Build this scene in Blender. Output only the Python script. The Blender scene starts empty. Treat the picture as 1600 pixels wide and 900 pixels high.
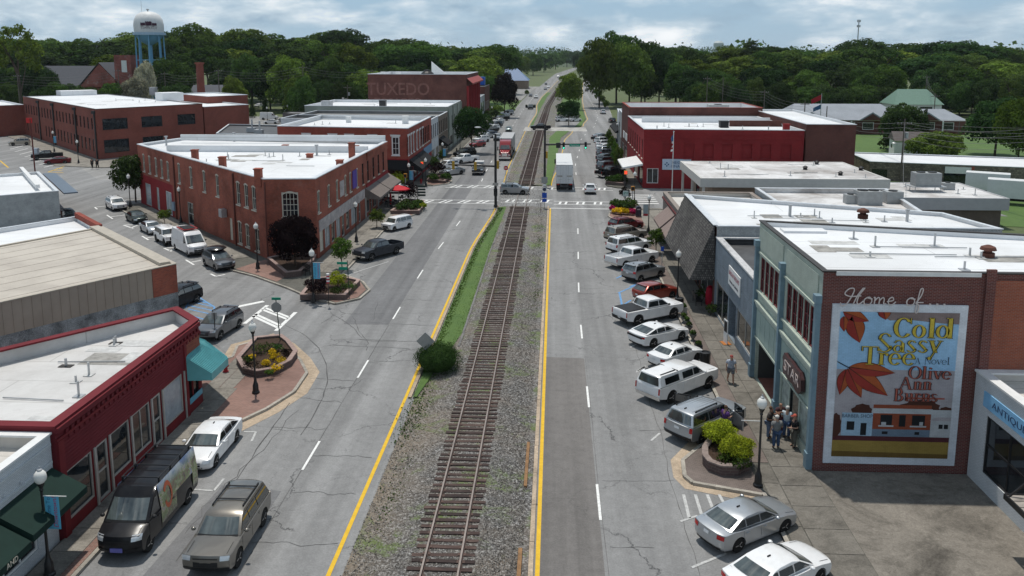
import bpy,math,random
import numpy as np
from mathutils import Vector as V,Matrix
random.seed(11)
R=random.Random(7)
sc=bpy.context.scene
COL=sc.collection
rad=math.radians
F,X0,Y0,H=1290.0,800.0,293.0,21.0
PITCH=math.atan2(207,1290)
YAW=math.atan2(65,math.hypot(1290,207))
cd=bpy.data.cameras.new('camera')
cd.sensor_width=36
cd.lens=F/1600*36
cd.shift_y=-(450-Y0)/1600
cd.clip_start=0.5
cd.clip_end=12000
cam=bpy.data.objects.new('camera',cd)
COL.objects.link(cam)
cam.location=(0,0,H)
cam.rotation_euler=(math.pi/2-PITCH,0,YAW)
sc.camera=cam
SUN=V((-0.10,0.29,1.0)).normalized()
sun_el=math.asin(SUN.z)
sun_az=math.atan2(SUN.x,SUN.y)
w=bpy.data.worlds.new('World')
sc.world=w
w.use_nodes=True
nt=w.node_tree
nt.nodes.clear()
def nn(t,ty,**k):
 n=t.nodes.new(ty)
 for a,b in k.items():
  if a.startswith('i_'):
   n.inputs[int(a[2:]) if a[2:].isdigit() else a[2:]].default_value=b
  else:
   setattr(n,a,b)
 return n
out=nn(nt,'ShaderNodeOutputWorld')
bg=nn(nt,'ShaderNodeBackground')
SKY_STRENGTH=0.075
bg.inputs[1].default_value=SKY_STRENGTH
sky=nn(nt,'ShaderNodeTexSky',sky_type='NISHITA',sun_disc=False)
sky.sun_elevation=sun_el
sky.sun_rotation=sun_az
sky.air_density=1.0
sky.dust_density=0.25
sky.ozone_density=3.0
tc=nn(nt,'ShaderNodeTexCoord')
def skynoise(sx,sz,loc,detail,rough,dist=0.0):
 m_=nn(nt,'ShaderNodeMapping')
 m_.inputs['Scale'].default_value=(sx,sx,sz)
 m_.inputs['Location'].default_value=loc
 nt.links.new(tc.outputs['Generated'],m_.inputs[0])
 n_=nn(nt,'ShaderNodeTexNoise',i_Scale=1.0,i_Detail=detail,i_Roughness=rough,i_Distortion=dist)
 nt.links.new(m_.outputs[0],n_.inputs['Vector'])
 return n_.outputs[0]
def skyramp(src,stops):
 r_=nn(nt,'ShaderNodeValToRGB')
 e=r_.color_ramp.elements
 while len(e)<len(stops):
  e.new(.5)
 for q,(p_,c_) in zip(e,stops):
  q.position=p_
  q.color=(*c_,1)
 nt.links.new(src,r_.inputs[0])
 return r_.outputs[0]
cover=skyramp(skynoise(8,27,(3.1,1.7,.35),10,.55,.15),[(.42,(0,0,0)),(.60,(1,1,1))])
CB,CT=8.8,16.5
tone=skyramp(skynoise(10,30,(.4,5.2,1.3),10,.58,.15),[(.36,(CB*.62,CB*.86,CB*1.08)),(.50,(CB*1.05,CB*1.26,CB*1.42)),(.66,(CT*.95,CT*.98,CT))])
mx=nn(nt,'ShaderNodeMix',data_type='RGBA')
nt.links.new(cover,mx.inputs[0])
hz=nn(nt,'ShaderNodeMix',data_type='RGBA')
sz_=nn(nt,'ShaderNodeSeparateXYZ')
nt.links.new(tc.outputs['Generated'],sz_.inputs[0])
hr=nn(nt,'ShaderNodeMapRange')
hr.interpolation_type='SMOOTHSTEP'
hr.inputs['From Min'].default_value=.0
hr.inputs['From Max'].default_value=.7
hr.inputs['To Min'].default_value=.75
hr.inputs['To Max'].default_value=.12
nt.links.new(sz_.outputs[2],hr.inputs['Value'])
nt.links.new(hr.outputs[0],hz.inputs[0])
hz.inputs[7].default_value=(6.2,9.2,12.2,1)
nt.links.new(sky.outputs[0],hz.inputs[6])
nt.links.new(hz.outputs[2],mx.inputs[6])
nt.links.new(tone,mx.inputs[7])
nt.links.new(mx.outputs[2],bg.inputs[0])
nt.links.new(bg.outputs[0],out.inputs[0])
ld=bpy.data.lights.new('sun','SUN')
ld.energy=4.0
ld.angle=rad(1.2)
ld.color=(1.0,0.95,0.87)
sun=bpy.data.objects.new('sun',ld)
COL.objects.link(sun)
sun.rotation_euler=SUN.to_track_quat('Z','Y').to_euler()
sun.location=(0,0,80)
sc.view_settings.view_transform='Standard'
sc.view_settings.look='None'
sc.view_settings.gamma=1
sc.view_settings.use_curve_mapping=False
sc.view_settings.exposure=-0.28
sc.render.engine='CYCLES'
sc.cycles.max_bounces=6
sc.cycles.transparent_max_bounces=6
sc.cycles.volume_bounces=0
_cp,_sp,_cy,_sy=math.cos(PITCH),math.sin(PITCH),math.cos(YAW),math.sin(YAW)
def G(px,py,z=0.0):
 a,b=(px-X0)/F,-(py-Y0)/F
 fy,dz=_cp+b*_sp,-_sp+b*_cp
 dx,dy=a*_cy-fy*_sy,a*_sy+fy*_cy
 t=(z-H)/dz
 return(dx*t,dy*t)
class MB:
 def __init__(s):
  s.v,s.f,s.m=[],[],[]
 def add(s,vs,fs,mi=0):
  o=len(s.v)
  s.v+=[tuple(p) for p in vs]
  s.f+=[tuple(i+o for i in f) for f in fs]
  s.m+=[mi]*len(fs)
  return s
 def box(s,x0,x1,y0,y1,z0,z1,mi=0):
  return s.add([(x0,y0,z0),(x1,y0,z0),(x1,y1,z0),(x0,y1,z0),(x0,y0,z1),(x1,y0,z1),(x1,y1,z1),(x0,y1,z1)],[(0,3,2,1),(4,5,6,7),(0,1,5,4),(1,2,6,5),(2,3,7,6),(3,0,4,7)],mi)
 def obox(s,cx,cy,z0,z1,sx,sy,a,mi=0):
  c,n=math.cos(a),math.sin(a)
  P=[]
  for z in(z0,z1):
   for u,v in((-1,-1),(1,-1),(1,1),(-1,1)):
    x,y=u*sx/2,v*sy/2
    P.append((cx+x*c-y*n,cy+x*n+y*c,z))
  return s.add(P,[(0,3,2,1),(4,5,6,7),(0,1,5,4),(1,2,6,5),(2,3,7,6),(3,0,4,7)],mi)
 def poly(s,pts,mi=0):
  return s.add(pts,[tuple(range(len(pts)))],mi)
 def prism(s,pts,z0,z1,mi=0,bottom=False):
  n=len(pts)
  vs=[(p[0],p[1],z0) for p in pts]+[(p[0],p[1],z1) for p in pts]
  fs=[tuple(range(n,2*n))]+[(i,(i+1)%n,n+(i+1)%n,n+i) for i in range(n)]
  if bottom:
   fs.append(tuple(range(n-1,-1,-1)))
  return s.add(vs,fs,mi)
 def beam(s,p,q,wd,ht=None,mi=0):
  p,q=V(p),V(q)
  d=(q-p).normalized()
  up=V((0,0,1)) if abs(d.z)<.95 else V((0,1,0))
  a=d.cross(up).normalized()*wd/2
  b=a.cross(d).normalized()*(ht or wd)/2
  vs=[e+i*a+j*b for e in(p,q) for i,j in((-1,-1),(1,-1),(1,1),(-1,1))]
  return s.add(vs,[(3,2,1,0),(4,5,6,7),(0,1,5,4),(1,2,6,5),(2,3,7,6),(3,0,4,7)],mi)
 def cyl(s,p,q,r0,r1=None,n=10,mi=0,cap=True):
  r1=r0 if r1 is None else r1
  p,q=V(p),V(q)
  d=(q-p).normalized()
  up=V((0,0,1)) if abs(d.z)<.95 else V((1,0,0))
  a=d.cross(up).normalized()
  b=d.cross(a).normalized()
  vs=[]
  for e,r in((p,r0),(q,r1)):
   for i in range(n):
    t=2*math.pi*i/n
    vs.append(e+a*(r*math.cos(t))+b*(r*math.sin(t)))
  fs=[(i,i+n,(i+1)%n+n,(i+1)%n) for i in range(n)]
  if cap:
   fs+=[tuple(range(n)),tuple(range(2*n-1,n-1,-1))]
  return s.add(vs,fs,mi)
 def tube(s,pts,r,n=6,mi=0):
  for a,b in zip(pts,pts[1:]):
   s.cyl(a,b,r,r,n,mi)
  return s
 def lathe(s,prof,c=(0,0,0),n=12,mi=0,axis='z'):
  vs=[]
  for r,z in prof:
   for i in range(n):
    t=2*math.pi*i/n
    if axis=='z':
     vs.append((c[0]+r*math.cos(t),c[1]+r*math.sin(t),c[2]+z))
    else:
     vs.append((c[0]+r*math.cos(t),c[1]+z,c[2]-r*math.sin(t)))
  fs=[(k*n+i,k*n+(i+1)%n,(k+1)*n+(i+1)%n,(k+1)*n+i) for k in range(len(prof)-1) for i in range(n)]
  fs+=[tuple(range(n-1,-1,-1)),tuple(range((len(prof)-1)*n,len(prof)*n))]
  return s.add(vs,fs,mi)
 def blob(s,c,r,nz=6,n=9,mi=0,jit=0):
  prof=[]
  o=len(s.v)
  s.lathe([(max(.02,math.sin(math.pi*k/nz))*r[0],-math.cos(math.pi*k/nz)*r[2]) for k in range(nz+1)],c,n,mi)
  if jit:
   for i in range(o,len(s.v)):
    x,y,z=s.v[i]
    s.v[i]=(x+R.uniform(-jit,jit),y+R.uniform(-jit,jit),z+R.uniform(-jit,jit))
  return s
 def mesh(s,name,mats,smooth=False,ang=35):
  me=bpy.data.meshes.new(name)
  me.from_pydata(s.v,[],s.f)
  for mt in(mats if isinstance(mats,(list,tuple)) else[mats]):
   me.materials.append(mt)
  if any(s.m):
   me.polygons.foreach_set('material_index',s.m)
  autouv(me)
  if smooth:
   me.polygons.foreach_set('use_smooth',[True]*len(me.polygons))
   me.set_sharp_from_angle(angle=rad(ang))
  me.update()
  return me
 def obj(s,name,mats,parent=None,smooth=False,world=False,kind=None,ang=35,label=None):
  return link(name,s.mesh(name,mats,smooth,ang),parent,world,kind,label)
def autouv(me):
 nl=len(me.loops)
 if not nl:
  return
 uv=me.uv_layers.new(name='uv')
 nv,npol=len(me.vertices),len(me.polygons)
 co=np.empty(nv*3);me.vertices.foreach_get('co',co);co=co.reshape(-1,3)
 vi=np.empty(nl,dtype=np.int32);me.loops.foreach_get('vertex_index',vi)
 nr=np.empty(npol*3);me.polygons.foreach_get('normal',nr);nr=nr.reshape(-1,3)
 lt=np.empty(npol,dtype=np.int32);me.polygons.foreach_get('loop_total',lt)
 pn=np.repeat(nr,lt,axis=0)
 p=co[vi]
 hl=np.hypot(pn[:,0],pn[:,1]);hl[hl<1e-6]=1
 u=(-p[:,0]*pn[:,1]+p[:,1]*pn[:,0])/hl
 flat=np.abs(pn[:,2])>.75
 uvs=np.stack([np.where(flat,p[:,0],u),np.where(flat,p[:,1],p[:,2])],1)
 uv.data.foreach_set('uv',uvs.astype(np.float32).ravel())
def link(name,me,parent=None,world=False,kind=None,label=None):
 o=bpy.data.objects.new(name,me)
 COL.objects.link(o)
 if parent is not None:
  o.parent=parent
  if world:
   q=parent
   off=V((0,0,0))
   while q is not None:
    off+=q.location
    q=q.parent
   o.location=-off
 if kind:
  o['kind']=kind
 if label:
  o['label']=label
 return o
def tag(o,label,cat,group=None):
 o['label']=label
 o['category']=cat
 if group:
  o['group']=group
 return o
def thing(name,label,cat,loc=(0,0,0),rz=0.0,group=None):
 o=bpy.data.objects.new(name,None)
 COL.objects.link(o)
 o.empty_display_size=.3
 o.location=loc if len(loc)==3 else(loc[0],loc[1],0)
 o.rotation_euler=(0,0,rz)
 return tag(o,label,cat,group)
def dup(root,loc,rz,label,group=None,swap=None,scale=None):
 def cp(o,parent):
  c=o.copy()
  COL.objects.link(c)
  c.parent=parent
  if swap and c.type=='MESH':
   for i,sl in enumerate(c.material_slots):
    if sl.material and sl.material.name in swap:
     nm_=swap[sl.material.name]
     sl.link='OBJECT'
     sl.material=nm_
  for k in kids.get(o.name,[]):
   cp(k,c)
  return c
 kids={}
 st=[root]
 while st:
  q=st.pop()
  kids[q.name]=list(q.children)
  st+=kids[q.name]
 r=cp(root,None)
 r.location=loc if len(loc)==3 else(loc[0],loc[1],0)
 r.rotation_euler=(0,0,rz)
 r['label']=label
 if group:
  r['group']=group
 if scale:
  r.scale=scale
 return r
MC={}
def newmat(name):
 m=bpy.data.materials.new(name)
 m.use_nodes=True
 t=m.node_tree
 b=t.nodes['Principled BSDF']
 return m,t,b
def L(t,a,b):
 t.links.new(a,b)
def vec(t,kind='uv'):
 if kind=='uv':
  n=nn(t,'ShaderNodeUVMap');n.uv_map='uv'
  return n.outputs[0]
 if kind=='pos':
  return nn(t,'ShaderNodeNewGeometry').outputs['Position']
 return nn(t,'ShaderNodeTexCoord').outputs['Object']
def noise(t,v,scale,detail=4,rough=.6,dist=0):
 n=nn(t,'ShaderNodeTexNoise',i_Scale=scale,i_Detail=detail,i_Roughness=rough,i_Distortion=dist)
 L(t,v,n.inputs['Vector'])
 return n.outputs[0]
def ramp(t,fac,stops):
 n=nn(t,'ShaderNodeValToRGB')
 e=n.color_ramp.elements
 while len(e)<len(stops):
  e.new(.5)
 for q,(p,c) in zip(e,stops):
  q.position=p
  q.color=(c[0],c[1],c[2],1) if isinstance(c,(tuple,list)) else(c,c,c,1)
 L(t,fac,n.inputs[0])
 return n.outputs[0]
def mix(t,f,a,b,mode='MIX'):
 n=nn(t,'ShaderNodeMix',data_type='RGBA',blend_type=mode)
 for s,x in((0,f),(6,a),(7,b)):
  if isinstance(x,bpy.types.NodeSocket):
   L(t,x,n.inputs[s])
  elif s==0:
   n.inputs[0].default_value=x
  else:
   n.inputs[s].default_value=(x[0],x[1],x[2],1)
 return n.outputs[2]
def bump(t,b,h,s=.3,d=.02):
 n=nn(t,'ShaderNodeBump',i_Strength=s,i_Distance=d)
 L(t,h,n.inputs['Height'])
 L(t,n.outputs[0],b.inputs['Normal'])
def sc3(c,k):
 return(c[0]*k,c[1]*k,c[2]*k)
def plain(name,c,rough=.6,metal=0,var=.12,scale=2.0,bmp=0,co='obj',coat=0,fine=0):
 if name in MC:
  return MC[name]
 m,t,b=newmat(name)
 v=vec(t,co)
 n=noise(t,v,scale,6,.65)
 col=ramp(t,n,[(.3,sc3(c,1-var)),(.7,sc3(c,1+var))])
 if fine:
  col=mix(t,fine,col,ramp(t,noise(t,v,scale*23,3),[(.35,(0,0,0)),(.65,(1,1,1))]),'SOFT_LIGHT')
 L(t,col,b.inputs['Base Color'])
 b.inputs['Roughness'].default_value=rough
 b.inputs['Metallic'].default_value=metal
 if rough>.45 and not metal:
  b.inputs['Specular IOR Level'].default_value=.2
 b.inputs['Coat Weight'].default_value=coat
 b.inputs['Coat Roughness'].default_value=.06
 if bmp:
  bump(t,b,noise(t,v,scale*8,5),bmp,.03)
 MC[name]=m
 return m
def brickmat(name,c1,c2,mortar,stain=(.5,.5,.5),sk=.35,bw=.215,bh=.075,ms=.012,big=.18):
 if name in MC:
  return MC[name]
 m,t,b=newmat(name)
 v=vec(t,'uv')
 k=nn(t,'ShaderNodeTexBrick',i_Scale=1.0)
 k.inputs['Brick Width'].default_value=bw
 k.inputs['Row Height'].default_value=bh
 k.inputs['Mortar Size'].default_value=ms
 k.inputs['Mortar Smooth'].default_value=.3
 k.inputs['Color1'].default_value=(*c1,1)
 k.inputs['Color2'].default_value=(*c2,1)
 k.inputs['Mortar'].default_value=(*mortar,1)
 L(t,v,k.inputs['Vector'])
 p=vec(t,'pos')
 big_n=ramp(t,noise(t,p,big,5,.7,.4),[(.35,(1-sk,)*3),(.62,(1+sk*.6,)*3)])
 col=mix(t,1.0,k.outputs['Color'],big_n,'MULTIPLY')
 st=ramp(t,noise(t,p,big*3.1,7,.72,.6),[(.56,0.0),(.74,.55)])
 col=mix(t,st,col,stain)
 L(t,col,b.inputs['Base Color'])
 b.inputs['Roughness'].default_value=.85
 b.inputs['Specular IOR Level'].default_value=.15
 bump(t,b,k.outputs['Fac'],-.5,.01)
 MC[name]=m
 return m
def roofmat(name,c,dirt,amt=.5,sc_=.12,seam=3.0,rough=.55):
 if name in MC:
  return MC[name]
 m,t,b=newmat(name)
 p=vec(t,'pos')
 f=ramp(t,noise(t,p,sc_,7,.68,.5),[(.42,0.0),(.64,amt)])
 col=mix(t,f,c,dirt)
 f2=ramp(t,noise(t,p,sc_*9,5,.7),[(.5,0.0),(.8,amt*.6)])
 col=mix(t,f2,col,dirt)
 if seam:
  k=nn(t,'ShaderNodeTexBrick',i_Scale=1.0)
  k.inputs['Brick Width'].default_value=seam*7
  k.inputs['Row Height'].default_value=seam
  k.inputs['Mortar Size'].default_value=.032
  L(t,vec(t,'uv'),k.inputs['Vector'])
  sf=nn(t,'ShaderNodeMath',operation='MULTIPLY');sf.inputs[1].default_value=.5
  L(t,k.outputs['Fac'],sf.inputs[0])
  col=mix(t,sf.outputs[0],col,sc3(dirt,.7))
 L(t,col,b.inputs['Base Color'])
 b.inputs['Roughness'].default_value=rough
 bump(t,b,noise(t,p,1.3,4),.15,.05)
 MC[name]=m
 return m
def asphalt(name,c,crack=1.0,patch=.12):
 if name in MC:
  return MC[name]
 m,t,b=newmat(name)
 p=vec(t,'pos')
 n=noise(t,p,.16,8,.7,.3)
 col=ramp(t,n,[(.3,sc3(c,1-patch)),(.7,sc3(c,1+patch))])
 mpn=nn(t,'ShaderNodeMapping');mpn.inputs['Scale'].default_value=(.55,.012,1)
 L(t,p,mpn.inputs[0])
 col=mix(t,.8,col,ramp(t,noise(t,mpn.outputs[0],1.0,5,.6),[(.3,(.33,)*3),(.7,(.64,)*3)]),'OVERLAY')
 fine=ramp(t,noise(t,p,11,4,.75),[(.3,(.38,)*3),(.7,(.62,)*3)])
 col=mix(t,.7,col,fine,'OVERLAY')
 col=mix(t,.55,col,ramp(t,noise(t,p,1.9,6,.72),[(.32,(.40,)*3),(.68,(.60,)*3)]),'OVERLAY')
 sp=ramp(t,noise(t,p,.9,6,.8),[(.61,0.0),(.74,.5)])
 col=mix(t,sp,col,sc3(c,.45))
 if crack:
  dn=nn(t,'ShaderNodeTexNoise',i_Scale=.45,i_Detail=6.0,i_Roughness=.65)
  L(t,p,dn.inputs['Vector'])
  sv=nn(t,'ShaderNodeVectorMath',operation='SCALE');sv.inputs['Scale'].default_value=3.2
  L(t,dn.outputs['Color'],sv.inputs[0])
  va=nn(t,'ShaderNodeVectorMath',operation='ADD')
  L(t,p,va.inputs[0]);L(t,sv.outputs[0],va.inputs[1])
  for scl,wd,st in((.12,.0045,.75),(.31,.004,.45)):
   vo=nn(t,'ShaderNodeTexVoronoi',feature='DISTANCE_TO_EDGE',voronoi_dimensions='2D',i_Scale=scl)
   L(t,va.outputs[0],vo.inputs['Vector'])
   cr=ramp(t,vo.outputs['Distance'],[(wd*.5,st*crack),(wd*1.4,0.0)])
   gate=ramp(t,noise(t,p,.085/scl*.25,3),[(.46,0.0),(.56,1.0)])
   mm=nn(t,'ShaderNodeMath',operation='MULTIPLY')
   L(t,cr,mm.inputs[0]);L(t,gate,mm.inputs[1])
   col=mix(t,mm.outputs[0],col,(.03,.03,.032))
 L(t,col,b.inputs['Base Color'])
 b.inputs['Roughness'].default_value=.85
 b.inputs['Specular IOR Level'].default_value=.2
 bump(t,b,noise(t,p,40,3),.25,.01)
 MC[name]=m
 return m
def concrete(name,c,dirt=.5,dk=.45,scale=.5):
 if name in MC:
  return MC[name]
 m,t,b=newmat(name)
 p=vec(t,'pos')
 n=noise(t,p,scale,8,.72,.5)
 col=ramp(t,n,[(.32,sc3(c,1-dk)),(.5,c),(.72,sc3(c,1.15))])
 col=mix(t,.7,col,ramp(t,noise(t,p,14,4,.8),[(.3,(.33,)*3),(.7,(.67,)*3)]),'OVERLAY')
 col=mix(t,.7,col,ramp(t,noise(t,p,2.7,7,.75,1.2),[(.32,(.34,)*3),(.68,(.64,)*3)]),'OVERLAY')
 oi=nn(t,'ShaderNodeObjectInfo')
 pr=ramp(t,oi.outputs['Random'],[(0,(.43,)*3),(1,(.57,)*3)])
 col=mix(t,.8,col,pr,'OVERLAY')
 L(t,col,b.inputs['Base Color'])
 b.inputs['Roughness'].default_value=.9
 b.inputs['Specular IOR Level'].default_value=.15
 bump(t,b,noise(t,p,9,5),.2,.01)
 MC[name]=m
 return m
def gravelmat(name,c0,c1,c2,scale=9.0,veg=None):
 m,t,b=newmat(name)
 p=vec(t,'pos')
 vo=nn(t,'ShaderNodeTexVoronoi',i_Scale=scale)
 L(t,p,vo.inputs['Vector'])
 sep=nn(t,'ShaderNodeSeparateColor');L(t,vo.outputs['Color'],sep.inputs[0])
 col=ramp(t,sep.outputs[0],[(.0,c0),(.55,c1),(1.0,c2)])
 ed=ramp(t,vo.outputs['Distance'],[(.35,(1,1,1)),(.75,(.35,.35,.35))])
 col=mix(t,.8,col,ed,'MULTIPLY')
 br=ramp(t,noise(t,p,.22,6,.7,.8),[(.42,0.0),(.7,.55)])
 col=mix(t,br,col,(.20,.155,.115))
 col=mix(t,ramp(t,noise(t,p,.5,6,.7),[(.5,0.0),(.75,.5)]),col,(.16,.15,.145))
 xx=nn(t,'ShaderNodeSeparateXYZ');L(t,p,xx.inputs[0])
 dm=nn(t,'ShaderNodeMapRange');dm.inputs['From Min'].default_value=-6.0;dm.inputs['From Max'].default_value=-8.4;dm.inputs['To Max'].default_value=.7
 L(t,xx.outputs[0],dm.inputs['Value'])
 dn_=nn(t,'ShaderNodeMath',operation='MULTIPLY');L(t,dm.outputs[0],dn_.inputs[0]);L(t,ramp(t,noise(t,p,.8,6,.7),[(.35,.35),(.6,1.0)]),dn_.inputs[1])
 col=mix(t,dn_.outputs[0],col,(.21,.165,.115))
 if veg:
  vg=ramp(t,noise(t,p,.35,8,.75,.6),[(.53,0.0),(.62,.8)])
  col=mix(t,vg,col,(.10,.14,.035))
 L(t,col,b.inputs['Base Color'])
 b.inputs['Roughness'].default_value=.95
 bump(t,b,vo.outputs['Distance'],-.9,.05)
 MC[name]=m
 return m
def grassmat(name,a,c,dry=.4):
 m,t,b=newmat(name)
 p=vec(t,'pos')
 col=ramp(t,noise(t,p,.35,8,.75),[(.3,a),(.7,c)])
 col=mix(t,.8,col,ramp(t,noise(t,p,13,4,.8),[(.3,(.3,)*3),(.7,(.7,)*3)]),'OVERLAY')
 col=mix(t,ramp(t,noise(t,p,.09,5,.7),[(.55,0.0),(.75,dry)]),col,(.16,.13,.06))
 L(t,col,b.inputs['Base Color'])
 b.inputs['Roughness'].default_value=.9
 bump(t,b,noise(t,p,20,4),.6,.05)
 MC[name]=m
 return m
def leafmat(name,c,var=.5,tr=.25,hue=.03):
 m,t,b=newmat(name)
 ge=nn(t,'ShaderNodeNewGeometry')
 oi=nn(t,'ShaderNodeObjectInfo')
 col=ramp(t,ge.outputs['Random Per Island'],[(0,sc3(c,1-var)),(.6,c),(1,(c[0]*(1+var*1.1),c[1]*(1+var*.85),c[2]*(1+var*.3)))])
 hs=nn(t,'ShaderNodeHueSaturation')
 mr=nn(t,'ShaderNodeMapRange');mr.inputs['To Min'].default_value=.5-hue;mr.inputs['To Max'].default_value=.5+hue*.5
 L(t,oi.outputs['Random'],mr.inputs['Value']);L(t,mr.outputs[0],hs.inputs['Hue'])
 m2=nn(t,'ShaderNodeMath',operation='MULTIPLY_ADD');m2.inputs[1].default_value=7.3;m2.inputs[2].default_value=.1
 L(t,oi.outputs['Random'],m2.inputs[0])
 fr=nn(t,'ShaderNodeMath',operation='FRACT');L(t,m2.outputs[0],fr.inputs[0])
 mv=nn(t,'ShaderNodeMapRange');mv.inputs['To Min'].default_value=.72;mv.inputs['To Max'].default_value=1.35
 L(t,fr.outputs[0],mv.inputs['Value']);L(t,mv.outputs[0],hs.inputs['Value'])
 tcn=vec(t,'obj')
 cl=ramp(t,noise(t,tcn,2.3,3,.6),[(.35,(.7,)*3),(.65,(1.25,)*3)])
 col=mix(t,1.0,col,cl,'MULTIPLY')
 L(t,col,hs.inputs['Color'])
 df=nn(t,'ShaderNodeBsdfDiffuse');tl=nn(t,'ShaderNodeBsdfTranslucent');ms=nn(t,'ShaderNodeMixShader')
 L(t,hs.outputs[0],df.inputs[0]);L(t,hs.outputs[0],tl.inputs[0])
 ms.inputs[0].default_value=tr
 L(t,df.outputs[0],ms.inputs[1]);L(t,tl.outputs[0],ms.inputs[2])
 L(t,ms.outputs[0],t.nodes['Material Output'].inputs[0])
 t.nodes.remove(b)
 MC[name]=m
 return m
def paint(name,c,metal=0.0,rough=.28):
 if name in MC:
  return MC[name]
 m,t,b=newmat(name)
 v=vec(t,'obj')
 col=mix(t,ramp(t,noise(t,v,1.7,6,.7),[(.45,0.0),(.8,.2 if sum(c)>.5 else.05)]),c,(.22,.2,.17))
 L(t,col,b.inputs['Base Color'])
 b.inputs['Metallic'].default_value=metal
 b.inputs['Roughness'].default_value=rough
 b.inputs['Coat Weight'].default_value=.7 if sum(c)>.2 else.15
 b.inputs['Specular IOR Level'].default_value=.5 if sum(c)>.2 else.2
 b.inputs['Coat Roughness'].default_value=.04
 MC[name]=m
 return m
def glass(name,c=(.012,.015,.018),rough=.04,var=.0):
 if name in MC:
  return MC[name]
 m,t,b=newmat(name)
 p=vec(t,'pos')
 col=ramp(t,noise(t,p,.9,4,.6),[(.35,sc3(c,.6)),(.7,sc3(c,2.2))])
 L(t,col,b.inputs['Base Color'])
 b.inputs['Roughness'].default_value=rough
 b.inputs['Specular IOR Level'].default_value=.6
 b.inputs['Metallic'].default_value=0
 if var:
  bump(t,b,noise(t,p,.6,3),var,.05)
 MC[name]=m
 return m
def emit(name,c,s):
 m,t,b=newmat(name)
 b.inputs['Base Color'].default_value=(*c,1)
 b.inputs['Emission Color'].default_value=(*c,1)
 b.inputs['Emission Strength'].default_value=s
 MC[name]=m
 return m
WHITE=plain('white_paint',(.70,.70,.69),.5,var=.08)
CREAM=plain('cream_trim',(.55,.51,.43),.6,var=.1)
TRIMGREY=plain('grey_trim',(.38,.36,.33),.6,var=.12)
BLACK=plain('black_metal',(.012,.012,.013),.4,var=.2)
DARK=plain('dark_plastic',(.02,.02,.021),.5,var=.2)
RUBBER=plain('rubber',(.018,.018,.018),.8,var=.2)
STEEL=plain('galvanised_steel',(.42,.43,.44),.45,.6,var=.12)
CHROME=plain('chrome',(.7,.7,.7),.15,1.0,var=.05)
ALLOY=plain('alloy_wheel',(.45,.45,.46),.3,.8,var=.1)
GLASS=glass('window_glass',var=.05)
CARGLASS=glass('car_glass',(.010,.013,.014),.02)
CARWIND=glass('windscreen_glass',(.045,.054,.052),.02)
CARWIND.node_tree.nodes['Principled BSDF'].inputs['IOR'].default_value=1.9
CARGLASS.node_tree.nodes['Principled BSDF'].inputs['IOR'].default_value=2.0
REDLENS=plain('red_lens',(.42,.012,.012),.15,var=.1)
LAMPLENS=plain('head_lens',(.62,.63,.64),.08,.3,var=.1)
ORANGE=plain('amber_lens',(.6,.2,.02),.2,var=.1)
PLATE=plain('number_plate',(.65,.66,.66),.4,var=.15,scale=20)
GLOBE=plain('lamp_globe',(.72,.71,.67),.25,var=.05)
WOOD=plain('weathered_wood',(.16,.125,.095),.85,var=.35,scale=3,bmp=.3)
BARK=plain('bark',(.075,.058,.045),.9,var=.35,scale=4,bmp=.5)
MULCH=plain('mulch',(.055,.034,.024),.95,var=.45,scale=9,bmp=.8)
BRICKRED=brickmat('red_brick',(.36,.068,.042),(.25,.048,.034),(.2,.095,.075),(.3,.13,.105),.28)
BRICKOLD=brickmat('old_orange_brick',(.35,.082,.044),(.235,.056,.036),(.22,.12,.095),(.33,.165,.13),.38)
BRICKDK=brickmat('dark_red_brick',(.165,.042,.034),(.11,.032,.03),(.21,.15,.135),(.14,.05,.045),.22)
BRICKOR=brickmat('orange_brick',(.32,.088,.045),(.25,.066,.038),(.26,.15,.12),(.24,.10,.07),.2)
BRICKFACT=brickmat('factory_brick',(.27,.078,.055),(.21,.058,.044),(.17,.08,.065),(.20,.085,.07),.18)
BRICKBRN=brickmat('brown_brick',(.12,.040,.030),(.088,.031,.026),(.12,.07,.06),(.14,.07,.055),.3)
BRICKTAN=brickmat('tan_brick',(.26,.19,.14),(.2,.15,.115),(.28,.24,.2),(.2,.15,.12),.2)
BRICKMUD=brickmat('dark_brown_brick',(.15,.115,.092),(.12,.092,.075),(.16,.13,.11),(.12,.09,.075),.2)
BRICKPAVE=brickmat('paver_brick',(.27,.15,.12),(.21,.115,.095),(.27,.22,.19),(.17,.13,.11),.25,.22,.11,.012)
REDPAINT=brickmat('red_painted_brick',(.28,.032,.034),(.24,.027,.030),(.21,.018,.02),(.24,.035,.036),.15,ms=.008)
WHITEBRICK=brickmat('white_painted_brick',(.60,.62,.64),(.54,.56,.58),(.42,.44,.45),(.42,.43,.43),.12)
STONE=brickmat('rubble_stone',(.25,.21,.16),(.12,.10,.085),(.10,.09,.08),(.2,.16,.12),.35,.42,.3,.03)
ROOFW=roofmat('white_membrane',(.74,.75,.76),(.40,.39,.37),.3,.1,3.0)
ROOFD=roofmat('stained_white_membrane',(.68,.67,.66),(.20,.165,.14),.75,.14,3.2)
ROOFC=roofmat('cream_membrane',(.62,.59,.55),(.36,.33,.29),.5,.13,2.6)
ROOFT=roofmat('tan_metal_roof',(.49,.44,.375),(.29,.25,.21),.5,.2,0)
ROOFB=roofmat('black_tar_roof',(.035,.035,.037),(.12,.12,.12),.5,.5,1.0)
ROOFG=roofmat('grey_tar_roof',(.20,.195,.19),(.1,.1,.1),.5,.3,1.5)
COPING=plain('metal_coping',(.62,.64,.66),.4,.2,var=.15)
COPDK=plain('dark_coping',(.05,.045,.042),.5,var=.2)
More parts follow.
